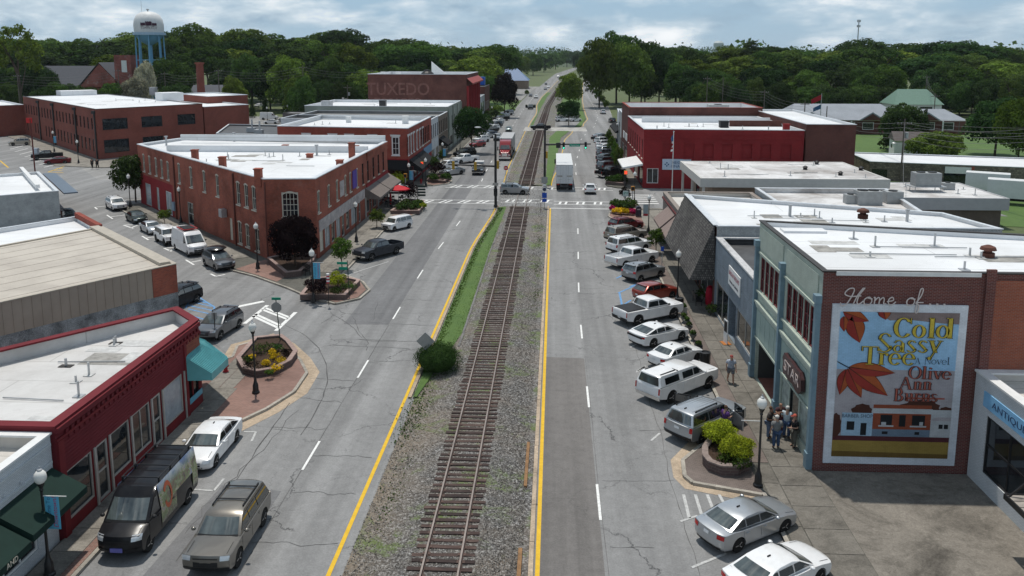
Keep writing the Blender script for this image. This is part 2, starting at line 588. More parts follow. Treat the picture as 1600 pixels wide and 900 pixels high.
STUCCO=plain('grey_stucco',(.36,.375,.375),.85,var=.2,scale=.8,bmp=.3,fine=.5)
STUCCODK=plain('weathered_stucco',(.24,.25,.255),.9,var=.55,scale=1.1,bmp=.6,fine=.7)
# THE SETTING
ASPH=asphalt('old_asphalt',(.222,.221,.219))
ASPHL=asphalt('pale_asphalt',(.25,.246,.238),1.2)
ASPHD=asphalt('asphalt_patch',(.16,.16,.163),.5)
ASPHB=asphalt('brown_asphalt_patch',(.165,.155,.148),.35)
CONC=concrete('slab_concrete',(.225,.208,.182))
CONCD=concrete('stained_concrete',(.19,.172,.148),dk=.6,scale=.26)
KERB=concrete('kerb_concrete',(.36,.33,.285),dk=.3)
KERBT=concrete('tan_kerb',(.38,.30,.22),dk=.35)
GRAVEL=gravelmat('ballast',(.04,.037,.034),(.15,.145,.14),(.36,.35,.34),12.0,veg=True)
GRASS=grassmat('lawn_grass',(.052,.108,.02),(.09,.155,.03),.12)
FIELD=grassmat('rough_grass',(.06,.085,.028),(.105,.13,.045),.5)
LINEW=plain('white_road_paint',(.72,.72,.70),.7,var=.2,scale=6,co='pos')
LINEO=plain('worn_white_paint',(.46,.46,.45),.7,var=.28,scale=7,co='pos')
LINEY=plain('yellow_road_paint',(.66,.41,.03),.7,var=.14,scale=3,co='pos')
LINEB=plain('worn_blue_paint',(.13,.29,.52),.7,var=.3,scale=5,co='pos')
def lerp_st(st,y):
 for a,b in zip(st,st[1:]):
  if a[0]<=y<=b[0]:
   t=(y-a[0])/(b[0]-a[0])
   t=t*t*(3-2*t) if abs(a[1]-b[1])<6 and b[0]-a[0]<60 else t
   return a[1]+(b[1]-a[1])*t
 return st[0][1] if y<st[0][0] else st[-1][1]
RL=[(8,-.72),(113,-.45),(133,-.35),(168,1.6),(201,2.6),(232,5.3),(250,9.0),(278,11.3),(330,11.9),(400,13.8),(520,18),(700,25),(1150,47),(1700,80)]
RR=[(8,10.2),(113,10.2),(133,9.8),(160,10.2),(213,13.2),(250,17.0),(279,20.1),(350,23),(401,22.8),(520,26),(700,33),(1150,55),(1700,90)]
LR=[(8,-8.9),(85,-8.8),(113,-7.75),(157,-8.2),(224,-7.6),(247,-7.1),(305,-6),(353,-6.8),(412,-6),(502,-2.5),(659,2.7),(867,10),(1208,32),(1700,66)]
LL=[(8,-19.3),(113,-19.6),(133,-20.3),(262,-20.3),(300,-18),(335,-15),(382,-14.6),(475,-13.2),(564,-9.2),(728,-4.6),(956,2.4),(1262,24),(1700,57)]
TR=[(8,-4.42),(113,-4.5),(234,-3.6),(341,-2.2),(438,.7),(512,2.9),(700,9),(1158,33.5),(1700,68)]
YS=[8+4*i for i in range(80)]+[330+15*i for i in range(40)]+[930+40*i for i in range(20)]
def ribbon(mb,lo,hi,z,y0=8,y1=1700,mi=0,dl=0,dh=0):
 ys=[y0]+[y for y in YS if y0<y<y1]+[y1]
 vs,fs=[],[]
 for y in ys:
  a,b=lerp_st(lo,y)+dl,lerp_st(hi,y)+dh
  vs+=[(a,y,z),(b,y,z)]
 for i in range(len(ys)-1):
  fs.append((2*i,2*i+1,2*i+3,2*i+2))
 mb.add(vs,fs,mi)
 return mb
g=MB()
N=24
xs=[-5000,-2500,-1200,-600,-300,-150,0,150,300,600,1200,2500,5000]
ys=[-400,0,100,200,400,700,1200,2000,3500,6000]
g.add([(x,y,-.06) for y in ys for x in xs],[(j*13+i,j*13+i+1,(j+1)*13+i+1,(j+1)*13+i) for j in range(9) for i in range(12)])
g.obj('ground',FIELD,kind='structure')
MB().poly([(-240,-20,-.02),(-18.8,-20,-.02),(-18.8,119,-.02),(-18.8,268,-.02),(-120,285,-.02),(-240,330,-.02)]).obj('town_pavement',ASPHL,kind='structure')
MB().poly([(9.5,95,-.021),(50,98,-.021),(57,134,-.021),(48,136,-.021),(48,185,-.021),(30,262,-.021),(9.5,262,-.021)]).obj('town_pavement',ASPHL,kind='structure')
MB().poly([(9.5,-20,-.022),(70,-20,-.022),(60,95,-.022),(9.5,95,-.022)]).obj('alley_pavement',ASPHL,kind='structure')
rr=ribbon(MB(),RL,RR,0.0,dl=-.22).obj('right_road',ASPH,kind='structure')
lr=ribbon(MB(),LL,LR,0.0,dh=.45).obj('left_road',ASPH,kind='structure')
xr=MB().poly([(-110,118.2,.004),(-19.3,117,.004),(-8,113.4,.004),(0,113.1,.004),(10.5,113.6,.004),(60,110,.004),(60,127.0,.004),(14,129.6,.004),(0,132.2,.004),(-8,132.5,.004),(-20.5,131,.004),(-110,138,.004)]).obj('cross_street',ASPH,kind='structure')
ss=MB().poly([(-18.9,52.5,.007),(-21.5,53.2,.007),(-30,63.2,.007),(-62,99,.007),(-95,128,.007),(-150,190,.007),(-180,180,.007),(-260,290,.007),(-215,300,.007),(-150,222,.007),(-103,168,.007),(-66,121,.007),(-52,103,.007),(-31,79.5,.007),(-24.5,72.5,.007),(-18.9,65.5,.007)]).obj('side_street',ASPH,kind='structure')
sx=MB().poly([(-8.4,230.2,.006),(9.5,230.2,.006),(9.5,243,.006),(-8.2,243,.006)]).obj('far_crossing',concrete('pale_crossing',(.36,.35,.33)),kind='structure')
mb=MB()
for i in range(16):
 y0,y1=62+i*4.25,62+(i+1)*4.25-.01
 mb.poly([(-16.4,y0,.008),(-12.85,y0,.008),(-12.85,y1,.008),(-16.4,y1,.008)])
mb.obj('asphalt_patch',ASPHD,lr)
MB().poly([(-16.9,24,.008),(-13.2,24,.008),(-13.1,36.8,.008),(-16.2,37.2,.008)]).obj('asphalt_patch',ASPHD,lr)
MB().poly([(-16.1,130.5,.009),(-12.3,130.5,.009),(-12.6,205,.009),(-16.3,205,.009)]).obj('asphalt_patch',ASPHD,lr)
MB().poly([(-.45,20,.008),(2.25,20,.008),(2.3,55.4,.008),(-.42,55.6,.008)]).obj('asphalt_patch',ASPHB,rr)
CRK=plain('road_crack',(.095,.094,.093),.8,var=.3)
def crack(m,a,b,wd,wob,n=9):
 a,b=V(a),V(b)
 d=(b-a);nrm=V((-d.y,d.x)).normalized()
 P=[]
 o=0
 for k in range(n+1):
  o=o*.6+R.gauss(0,wob)
  P.append((a+d*(k/n)+nrm*o,wd*R.uniform(.3,.9)))
 for(p,w0),(q,w1) in zip(P,P[1:]):
  m.add([(*(p-nrm*w0/2),.0105),(*(q-nrm*w1/2),.0105),(*(q+nrm*w1/2),.0105),(*(p+nrm*w0/2),.0105)],[(0,1,2,3)] if True else[])
m=MB()
for y in(28.5,32.6,36.9,40.2,43.8,47.6,51,54.3,58.5,62.4,69,75,82,90,98,105):
 x0,x1=R.choice(((-16.2,-9.2),(-13,-9.2),(-12.6,-9.4),(-16,-12.8)))
 crack(m,(x0,y+R.uniform(-.3,.3)),(x1,y+R.uniform(-.5,.3)),.05,.08,12)
crack(m,(-12.72,27),(-12.8,62),.05,.02,30);crack(m,(-15.6,31),(-15.9,47),.09,.05,16);crack(m,(-16.2,33),(-15.2,46),.05,.16,18)
arcp=[G(*p) for p in((445,508),(478,525),(499,545),(510,570),(512,595),(505,620),(490,650),(470,680))]
for a,b in zip(arcp,arcp[1:]):crack(m,a,b,.10,.015,4)
for q in(((517,487),(535,500),(552,512),(566,528)),((523,492),(500,505)),((550,494),(560,515),(575,537),(572,548)),((560,530),(620,533)),((520,540),(640,545)),((590,472),(585,500))):
 for a,b in zip(q,q[1:]):crack(m,G(*a),G(*b),.07,.06,6)
for y in(33,38.5,44.2,49.8,57,65,73,84,96):
 x0,x1=R.choice(((2.6,6.2),(2.6,4.5),(-.2,2.2),(5,8)))
 crack(m,(x0,y),(x1,y+R.uniform(-.4,.4)),.04,.06,8)
crack(m,(6.15,30),(6.0,66),.04,.05,40);crack(m,(2.42,24),(2.38,56),.03,.015,20)
lr_cracks=m
def stripe(parent,p,q,wd,m,z=.014,name='road_marking'):
 p,q=V((p[0],p[1])),V((q[0],q[1]))
 d=(q-p).normalized()
 n=V((-d.y,d.x))*wd/2
 return MB().poly([(*(p-n),z),(*(q-n),z),(*(q+n),z),(*(p+n),z)]).obj(name,m,parent)
def edge_line(parent,st,off,y0,y1,m,wd=.16):
 mb=ribbon(MB(),st,st,.012,y0,y1,0,off-wd/2,off+wd/2)
 return mb.obj('edge_line',m,parent)
lr_cracks.obj('surface_cracks',CRK,lr,kind='stuff')
edge_line(rr,RL,.16,8,112.7,LINEY,.19)
edge_line(rr,RL,.16,133,231,LINEY)
edge_line(rr,RL,.18,243,700,LINEY)
edge_line(lr,LR,-.16,8,112.4,LINEY,.19)
edge_line(lr,LR,-.16,134,230,LINEY)
edge_line(lr,LR,-.16,243,700,LINEY)
edge_line(rr,RR,-.05,300,700,LINEO,.14)
CR=[(8,2.33),(60,2.3),(113,3.3),(150,4.2),(195,6.2),(229,9.0),(252,13.0),(293,15.6),(359,16.9),(470,18.4),(700,28.5)]
CLN=[(8,-12.62),(75,-12.78),(113,-11.6),(157,-12.2),(230,-12.2),(300,-11.8),(353,-11),(412,-10.2),(502,-7.5),(659,-2.2)]
for cl,ph,par in((CR,35.02,rr),(CLN,38.9,lr)):
 y=ph-12.25*2
 while y<560:
  if not(108.5<y+3<134) and not(112<y<134):
   x0,x1=lerp_st(cl,y),lerp_st(cl,y+3.2)
   stripe(par,(x0,y),(x1,y+3.2),.13,LINEW,name='lane_dash')
  y+=12.25
def crosswalk(par,x0,x1,y0,y1,step,slant=.5):
 stripe(par,(x0,y0),(x1,y0-.35),.22,LINEW,.02,'crosswalk_line')
 stripe(par,(x0,y1),(x1,y1-.35),.22,LINEW,.02,'crosswalk_line')
 x=x0+.8
 while x<x1-.5:
  for k in(0,.85):
   stripe(par,(x+k,y0+.12),(x+k+slant,y1-.45),.32,LINEW,.018,'crosswalk_bar')
  x+=step
crosswalk(xr,-19.8,-7.9,116.2,118.8,2.7,.8)
crosswalk(xr,-7.5,0,117.2,119.8,2.5,.3)
crosswalk(xr,.2,9.4,115.9,118.4,2.5,.2)
crosswalk(xr,-17.2,-8.0,130.2,132.8,2.7,.8)
crosswalk(xr,-1.0,9.5,128.8,131.2,2.5,.2)
crosswalk(xr,-7.6,-1.2,129.4,131.8,2.6,.2)
stripe(xr,(-.3,112.85),(9.2,112.5),.35,LINEW,.02,'stop_line')
for y in(117.2,119,120.8,122.6,124.4):
 stripe(xr,(11.2,y),(15.2,y-.1),.5,LINEW,.02,'crosswalk_bar')
for a,b in(((968,297),(1001,308)),((945,319),(1003,304))):
 pass
def gl(a,b,wd,m,par,name='road_marking'):
 return stripe(par,G(*a),G(*b),wd,m,.016,name)
for a,b,wd in(((359,482),(412,471),.5),((382,506),(418,477),.32),((431,517),(462,488),.32),((395,494),(434,512),.3),((399,491),(438,509),.3),((410,484),(449,499),.28),((414,481),(452,496),.28)):
 gl(a,b,wd,LINEW,ss,'crosswalk_bar')
for a,b in(((302,459),(335,480)),((335,480),(334,490)),((302,459),(290,482)),((299,464),(322,474)),((296,471),(331,479)),((293,477),(335,486)),((294,483),(334,492)),((294,492),(322,500)),((296,502),(318,508)),((374,503),(372,509))):
 gl(a,b,.16,LINEB,ss,'bay_marking')
for a,b in(((966,458),(1004,441)),((968,458),(972,478)),((972,478),(986,469)),((963,435),(978,428)),((984,448),(997,443))):
 gl(a,b,.17,LINEB,rr,'bay_marking')
for a,b in(((1063,815),(1090,806)),((1081,887),(1135,865)),((1017,689),(1031,677)),((985,543),(994,538)),((994,582),(1009,572)),((995,580),(1008,573))):
 gl(a,b,.13,LINEO,rr,'stall_line')
for i in range(4):
 gl((1068+i*18.5,773),(1077+i*19,810-i*6),.15,LINEO,rr,'stall_line')
for a,b in(((303,765),(334,767)),((334,767),(350,748)),((381,675),(400,675)),((400,675),(393,690))):
 gl(a,b,.12,LINEO,lr,'stall_line')
for a,b in(((560,424),(607,409)),((540,432),(560,424))):
 gl(a,b,.12,LINEO,lr,'stall_line')
for a,b in(((148,324),(165,322)),((148,324),(152,327)),((167,336),(176,342)),((172,339),(196,336)),((193,352),(208,357)),((193,352),(222,350)),((205,356),(215,352)),((222,369),(232,375)),((228,372),(243,370)),((256,388),(268,393)),((256,388),(275,386)),((264,392),(276,389)),((290,406),(303,414)),((298,410),(314,407)),((329,428),(337,432)),((337,432),(352,429))):
 gl(a,b,.2,LINEW,ss,'stall_line')
for i in range(8):
 gl((16+i*7.5,236+i*4.1-3),(36+i*7.5,231+i*4.1-3),.22,LINEW,ss,'stall_line')
for a,b in(((0,251),(13,262)),((75,269),(101,260)),((75,269),(99,270)),((82,266),(97,267)),((88,263),(99,264))):
 gl(a,b,.25,LINEY,ss,'bay_marking')
bal=MB()
yb=[8+3*i for i in range(36)]+[113.3]
for(a0,b0,ys2) in((0,0,yb),(0,0,[132.4+7*i for i in range(14)]+[230.2]),(0,0,[243+10*i for i in range(46)])):
 vs=[]
 for y in ys2:
  l,r_,c=lerp_st(LR,y)+.42,lerp_st(RL,y)-.2,lerp_st(TR,y)
  if y>236:
   r_=min(r_,c+4.6)
  vs+=[(l,y,.03),(c-2.6,y,.10),(c-1.35,y,.20),(c+1.35,y,.20),(c+2.4,y,.10),(max(r_,c+2.9),y,.03)]
 bal.add(vs,[(6*i+k,6*i+k+1,6*i+k+7,6*i+k+6) for i in range(len(ys2)-1) for k in range(5)])
bal.obj('ballast_bed',GRAVEL,kind='structure')
trk=thing('railway_track','single railway track with rusty rails on timber ties down the middle of town','railway track',(-4.42,8,0))
RUST=plain('rail_steel',(.30,.25,.22),.45,.5,var=.2)
RUSTD=plain('rusty_rail_side',(.09,.055,.045),.8,.1,var=.3)
for s in(-1,1):
 mb=MB()
 ys2=[y for y in YS if y<900]
 for k,(hw,z0,z1,mi) in enumerate(((.075,.245,.27,1),(.02,.27,.36,1),(.038,.36,.405,0))):
  vs=[]
  for y in ys2:
   c=lerp_st(TR,y)+s*.752
   zz=-.27 if(113<y<132 or 230<y<243) else 0
   vs+=[(c-hw,y,z0+zz),(c+hw,y,z0+zz),(c+hw,y,z1+zz),(c-hw,y,z1+zz)]
  mb.add(vs,[(4*i+a,4*i+(a+1)%4,4*i+4+(a+1)%4,4*i+4+a) for i in range(len(ys2)-1) for a in range(4)],mi)
 mb.obj('rail',[RUST,RUSTD],trk,world=True)
m,t,b=newmat('creosoted_tie')
pv=vec(t,'pos')
oi=nn(t,'ShaderNodeObjectInfo')
mpn=nn(t,'ShaderNodeMapping');mpn.inputs['Scale'].default_value=(1.2,14,6)
L(t,pv,mpn.inputs[0])
cc=ramp(t,noise(t,mpn.outputs[0],1,6,.7),[(.3,(.018,.012,.011)),(.55,(.062,.040,.035)),(.75,(.13,.10,.09))])
cc=mix(t,1,cc,ramp(t,oi.outputs['Random'],[(0,(.55,.5,.48)),(.5,(.95,.85,.8)),(1,(1.5,1.4,1.3))]),'MULTIPLY')
L(t,cc,b.inputs['Base Color']);b.inputs['Roughness'].default_value=.9
bump(t,b,noise(t,mpn.outputs[0],2,5),.6,.03)
TIE=m
MC['creosoted_tie']=m
tie=MB().box(-1.3,1.3,-.115,.115,0,.18).mesh('tie',TIE)
PLT=MB()
far=MB()
i=0
y=24.0
while y<560:
 if not(113<y<132.3 or 230<y<243):
  c=lerp_st(TR,y)
  if i<300 and y<190:
   o=link('tie',tie,trk)
   o.location=(c+4.42+R.uniform(-.07,.07),y-8+R.uniform(-.03,.03),.06+R.uniform(-.02,.025))
   o.rotation_euler=(0,0,R.gauss(0,.018))
   o.scale=(R.uniform(.97,1.04),R.uniform(.9,1.1),1)
   i+=1
   if y<75:
    for s in(-1,1):
     PLT.box(c+s*.752-.17,c+s*.752+.17,y-.09,y+.09,.235,.256)
  else:
   far.obox(c,y,.06,.235,2.6,.23,0)
 y+=.515 if y<300 else 1.03
far.obj('tie_run',TIE,trk,world=True,kind='stuff')
PLT.obj('tie_plates',RUSTD,trk,world=True,kind='stuff')
def scatter(name,pts,size,mat,kind='stuff',tall=1.0,seed=3):
 rg=np.random.default_rng(seed)
 n=len(pts)
 pts=np.array(pts)
 s=rg.uniform(size[0],size[1],n)
 base=np.array([(1,0,0),(-.5,.87,0),(-.5,-.87,0),(0,0,1.0)])
 a=rg.uniform(0,6.28,n)
 q=base[None]*(s[:,None,None]*rg.uniform(.6,1.2,(n,4,1)))
 q[:,:,2]*=tall
 x=q[:,:,0]*np.cos(a)[:,None]-q[:,:,1]*np.sin(a)[:,None]
 yy=q[:,:,0]*np.sin(a)[:,None]+q[:,:,1]*np.cos(a)[:,None]
 v=np.stack([x+pts[:,None,0],yy+pts[:,None,1],q[:,:,2]+pts[:,None,2]],2).reshape(-1,3)
 f=(np.arange(n)[:,None,None]*4+np.array([(0,1,3),(1,2,3),(2,0,3)])[None]).reshape(-1,3)
 me=bpy.data.meshes.new(name)
 me.from_pydata(v.tolist(),[],f.tolist())
 me.materials.append(mat)
 me.update()
 return link(name,me,kind=kind)
m,t,b=newmat('ballast_stone')
ge=nn(t,'ShaderNodeNewGeometry')
L(t,ramp(t,ge.outputs['Random Per Island'],[(0,(.04,.036,.033)),(.5,(.165,.146,.126)),(1,(.42,.39,.35))]),b.inputs['Base Color'])
b.inputs['Roughness'].default_value=.9
BST=m
pts=[]
while len(pts)<60000:
 y=26+60*R.random()**1.7
 x=R.uniform(-8.5,-1.15)
 c=-4.42
 e=abs(x-c)
 if e>2.2 and x<c and R.random()<.45:
  continue
 z=.20 if e<1.35 else(.2-(e-1.35)*.08 if e<2.6 else.10-(e-2.6)*.035)
 pts.append((x,y,max(z,.03)))
scatter('ballast_stones',pts,(.02,.055),BST,tall=.7)
scatter('ballast_stones_far',[(R.uniform(-8.2,-1.2),R.uniform(86,230),.12) for _ in range(9000) if True],(.04,.10),BST,tall=.7,seed=5)
gs=MB()
gv=[]
ys2=[48+3*i for i in range(22)]+[113.0]
for y in ys2:
 wd=1.75 if y>60 else 1.75*max(0.05,(y-46)/14)
 l=lerp_st(LR,y)+.3
 gv+=[(l,y,.06),(l+wd*.5,y,.16),(l+wd,y,.13)]
gs.add(gv,[(3*i+k,3*i+k+1,3*i+k+4,3*i+k+3) for i in range(len(ys2)-1) for k in range(2)])
gs.obj('grass_verge',GRASS,kind='structure')
for y0,y1,l0,l1,w0,w1 in((133,211,-1.2,-.9,.9,2.9),(211,230,-.9,1.0,2.9,3.6)):
 gs=MB()
 gs.poly([(l0,y0,.13),(l0+w0,y0,.13),(l1+w1,y1,.13),(l1,y1,.13)])
 gs.obj('grass_verge',GRASS,kind='structure')
gs=MB();ribbon(gs,LR,LR,.1,243,470,0,.3,2.6);gs.obj('grass_verge',GRASS,kind='structure')
MB().poly([(-.2,243.6,.05),(6.4,243.6,.05),(8.6,262,.05),(10,292,.05),(1.0,296,.05)]).obj('median_car_park',ASPH,kind='structure')
MB().poly([(6.4,243.6,.09),(8.2,243.6,.09),(10.9,278,.09),(11.3,330,.09),(13.4,400,.09),(6,420,.09),(2.8,350,.09),(1.2,297,.09),(9.2,291,.09),(8.4,262,.09)]).obj('grass_verge',GRASS,kind='structure')
tp=[]
for _ in range(9000):
 y=R.uniform(52,112.5)
 wd=1.75 if y>60 else 1.75*max(0.05,(y-46)/14)
 tp.append((lerp_st(LR,y)+.35+R.random()*(wd-.05),y,.11))
for _ in range(2600):
 cx,cy=R.choice(((-8.1,50),(-7.4,46.5),(-6.6,52),(-8.3,44.5),(-6.9,41),(-6.6,58),(-6.4,66),(-7.3,36),(-1.6,80),(-1.5,92),(-1.7,100),(-1.5,70)))
 tp.append((cx+R.gauss(0,.35),cy+R.gauss(0,1.6),.07))
TUFT=leafmat('grass_blade',(.085,.15,.032),.4,.45,.005)
scatter('grass_tufts',tp,(.03,.08),TUFT,tall=.9,seed=9)
kb=MB()
for y0 in range(57,112,3):
 l=lerp_st(LR,y0+1.5)+.3+1.85
 kb.obox(l,y0+1.5,0,.2,.16,2.96,-.01)
kb.obj('verge_kerb',concrete('dark_kerb',(.16,.155,.15)),kind='structure')
for st,off in((LR,.12),(RL,-.12)):
 kb=MB()
 for y0 in range(24,112,3):
  if st is LR and y0<47:
   continue
  x=lerp_st(st,y0+1.5)+off
  kb.obox(x,y0+1.5,0,.12,.2,2.97,0 if y0<85 else(-.035 if st is LR else 0))
 kb.obj('kerb',KERBT,kind='structure')
TIMB=plain('orange_timber',(.24,.135,.065),.8,var=.3,scale=3)
o=MB().beam((-1.25,29,.1),(-1.25,32.4,.12),.17,.16).obj('edge_timber',TIMB);tag(o,'nearest orange timber baulk along the yellow line beside the ballast','timber','edge timbers')
o=MB().beam((-1.22,37.6,.1),(-1.2,42.2,.12),.16,.16).obj('edge_timber',TIMB);tag(o,'orange timber baulk by the ballast further from the camera','timber','edge timbers')
def sidewalk(name,outline,z=.125,mat=CONC):
 return MB().prism(outline,-.02,z,0).obj(name,mat,kind='structure')
def slabs(par,x0,x1,nx,y0,y1,dy,mat=CONC,z=.125,gap=.038):
 wx=(x1-x0)/nx
 me=MB().box(-wx/2+gap/2,wx/2-gap/2,-dy/2+gap/2,dy/2-gap/2,0,.022).mesh('slab',mat)
 ny=int((y1-y0)/dy)
 for j in range(ny):
  for i in range(nx):
   o=link('slab',me,par)
   o.location=(x0+(i+.5)*wx,y0+(j+.5)*dy,z+R.uniform(-.003,.003))
   o.rotation_euler=(R.gauss(0,.001),R.gauss(0,.001),0)
GROUT=concrete('dark_joint',(.12,.115,.10))
PAVER=BRICKPAVE
CONCR=concrete('worn_slab_concrete',(.165,.152,.132),dk=.4)
rs=sidewalk('right_sidewalk',[(10.2,8),(13.35,8),(13.35,98),(16,100),(16,112.5),(11.6,112.5),(10.2,108)],mat=GROUT)
slabs(rs,11.3,13.33,1,12.0,40.2,1.88,CONCR)
slabs(rs,11.3,13.33,2,40.2,98.0,1.9,CONCR)
slabs(rs,10.5,11.28,1,10,40.5,1.9,CONCR)
slabs(rs,11.5,15.9,3,98.2,112.4,1.9)
PAVERD=brickmat('dark_paver',(.17,.135,.12),(.13,.105,.095),(.2,.17,.15),(.13,.11,.1),.25,.2,.1,.012)
MB().box(10.42,11.28,40.6,104,.1,.148).obj('paver_strip',PAVERD,rs)
kbm=MB().box(-.1,.1,-1.46,1.46,0,.155).mesh('kerb_stone',KERB)
def kerbs(par,pts,step=2.95):
 for a,b in zip(pts,pts[1:]):
  a,b=V((a[0],a[1])),V((b[0],b[1]))
  d=b-a
  n=max(1,round(d.length/step))
  for i in range(n):
   c=a+d*((i+.5)/n)
   o=link('kerb_stone',kbm,par)
   o.location=(c.x,c.y,R.uniform(-.004,.004))
   o.rotation_euler=(0,0,math.atan2(d.y,d.x)-math.pi/2)
   o.scale=(1,d.length/n/2.94,1)
kerbs(rs,[(10.3,46.2),(10.3,102)])
kerbs(rs,[(10.3,9),(10.3,37.6)])
lot=MB().poly([(13.35,8,.128),(60,8,.128),(60,39.9,.128),(13.35,39.9,.128)]).obj('concrete_apron',CONCD,kind='structure')
rb=sidewalk('planter_bulb',[(10.25,37.4),(7.0,38.5),(6.75,39.2),(6.9,40.6),(8.2,42.4),(9.2,44.4),(9.6,46.6),(10.25,47.2)],.13,PAVERD)
kerbs(rb,[(10.2,37.45),(7.05,38.45),(6.75,39.1),(6.9,40.7),(8.2,42.5),(9.2,44.5),(9.6,46.6)],1.2)
MB().poly([(10.2,36.7,.01),(6.6,38.0,.01),(6.2,39.1,.01),(6.3,40.9,.01),(8.6,44.7,.01),(9.2,47,.01),(10.2,47.3,.01)]).obj('gutter_apron',KERBT,kind='structure')
rc=sidewalk('corner_bulb',[(10.25,101),(8.0,104),(7.4,107),(7.8,110),(9.4,112),(11.6,112.5),(11.6,101)],.13,PAVER)
kerbs(rc,[(10.2,101),(8.0,104),(7.4,107),(7.8,110),(9.4,112),(11.6,112.6),(16,112.6)],1.5)
rs2=sidewalk('far_right_sidewalk',[(10.0,137),(8.6,135),(8.8,132.5),(10.3,130.8),(14.3,129.8),(15.2,200),(19.5,250),(17.2,250),(13.4,213),(10.4,160)],.13,GROUT)
slabs(rs2,11.3,14.25,2,131.5,178,2.0,z=.13)
MB().poly([(40,106,-.01),(140,90,-.01),(140,230,-.01),(49,230,-.01)]).obj('lawn',GRASS,kind='structure')
ls=sidewalk('left_sidewalk',[(-21.25,8),(-19.2,8),(-19.2,44.5),(-21.3,48.6),(-24.5,52),(-30,58),(-33,62),(-42.5,73.2),(-44,73),(-23.9,49),(-21.25,46.5)],.125,GROUT)
slabs(ls,-21.2,-19.85,1,12,49,1.75)
MB().box(-19.83,-19.42,12,40,.1,.15).obj('paver_strip',PAVER,ls)
kerbs(ls,[(-19.3,14),(-19.3,43.5)])
lb=sidewalk('corner_bulb',[G(285,663),(-19.3,42.5),(-18.2,43.8),(-17.0,46),(-16.2,48.5),(-16.3,51.5),(-17.4,53.8),(-19.2,56.3),(-21.2,58.2),(-22.8,56.4),(-22.2,54.2),(-24.0,51.8),(-21.3,47.5)][1:],.13,PAVER)
kerbs(lb,[(-19.3,42.4),(-18.2,43.7),(-17.0,45.9),(-16.15,48.5),(-16.25,51.6),(-17.4,53.9),(-19.2,56.4),(-21.2,58.3),(-22.8,56.4),(-22.3,54.2),(-24.2,52)],1.3)
MB().poly([(*p,.01) for p in((-19.3,41.2),(-17.5,43.0),(-16.2,45.6),(-15.3,48.5),(-15.5,52),(-16.9,54.6),(-18.9,57.4),(-21.2,59.5),(-23.5,57),(-22,48))]).obj('gutter_apron',KERBT,kind='structure')
slabs(lb,-22.0,-20.1,2,46.9,57.0,1.7,z=.13)
lc=sidewalk('corner_pavement',[(-24.2,119.3),(-24.2,82.6),(-29.5,82),(-58.5,113.2),(-61.2,110.8),(-34.2,80.6),(-31.4,77.4),(-28.4,75.4),(-24.0,71.6),(-21.0,68.6),(-18.4,67.0),(-16.7,68.6),(-16.4,71.2),(-17.6,73.9),(-20.2,76.6),(-20.4,101.3),(-18.8,105.2),(-17.6,109),(-17.9,112.4),(-19.4,115.2)],.13,GROUT)
kerbs(lc,[(-61.2,110.8),(-34.2,80.6),(-31.4,77.4),(-28.4,75.4),(-24.0,71.6),(-21.0,68.6),(-18.4,67.0),(-16.7,68.6),(-16.4,71.2),(-17.6,73.9),(-20.2,76.6),(-20.4,101.3),(-18.8,105.2),(-17.6,109),(-17.9,112.4),(-19.4,115.2)],1.6)
MB().prism([(-31.2,77.8),(-28.3,75.7),(-25.6,73.4),(-24.9,78.8),(-29.6,81.6)],.1,.15).obj('paver_strip',PAVER,lc)
MB().prism([(-21.0,69.2),(-18.4,67.3),(-16.9,68.8),(-16.7,71.2),(-17.8,73.7),(-20.3,76.2),(-21.4,75.3),(-22.2,71.5)],.1,.15).obj('paver_strip',PAVER,lc)
MB().prism([(-18.9,105.4),(-17.8,109),(-18.1,112.2),(-20.2,114.8),(-21.2,110),(-21,103)],.1,.15).obj('paver_strip',PAVER,lc)
slabs(lc,-24.15,-20.5,2,77,119,1.85,z=.13)
me=MB().box(-.93,.93,-1.2,1.2,0,.024).mesh('slab',CONC)
for i in range(19):
 o=link('slab',me,lc)
 o.location=(-33.2-i*1.245,83.1+i*1.425,.13)
 o.rotation_euler=(0,0,rad(41))
lf=sidewalk('far_left_sidewalk',[(-23.2,131.3),(-23.2,262),(-20.4,262),(-20.4,141),(-18.2,139.5),(-16.9,136.5),(-17.2,133.6),(-19.4,131.4)],.13,GROUT)
slabs(lf,-23.1,-20.6,2,132,180,2.1,z=.13)
MB().prism([(-20.5,140.6),(-18.3,139.2),(-17.1,136.5),(-17.4,133.8),(-19.4,131.8),(-20.6,133)],.1,.152).obj('paver_strip',PAVER,lf)
kerbs(lf,[(-20.4,230),(-20.4,141),(-18.2,139.5),(-16.9,136.5),(-17.2,133.6),(-19.4,131.4)],3)
sidewalk('factory_sidewalk',[(-91.9,161.6),(-139.6,212),(-143,208.8),(-100,162.5),(-95.5,152),(-84,150),(-76,164),(-78.4,181)],.13,CONC)
MB().poly([(-22,285,.02),(-14.8,300,.02),(-15.2,380,.02),(-30,380,.02),(-34,300,.02)]).obj('lawn',GRASS,kind='structure')
MB().poly([(-15.0,390,.02),(-13.5,470,.02),(-9.5,560,.02),(-80,560,.02),(-80,390,.02)]).obj('car_park',ASPHL,kind='structure')
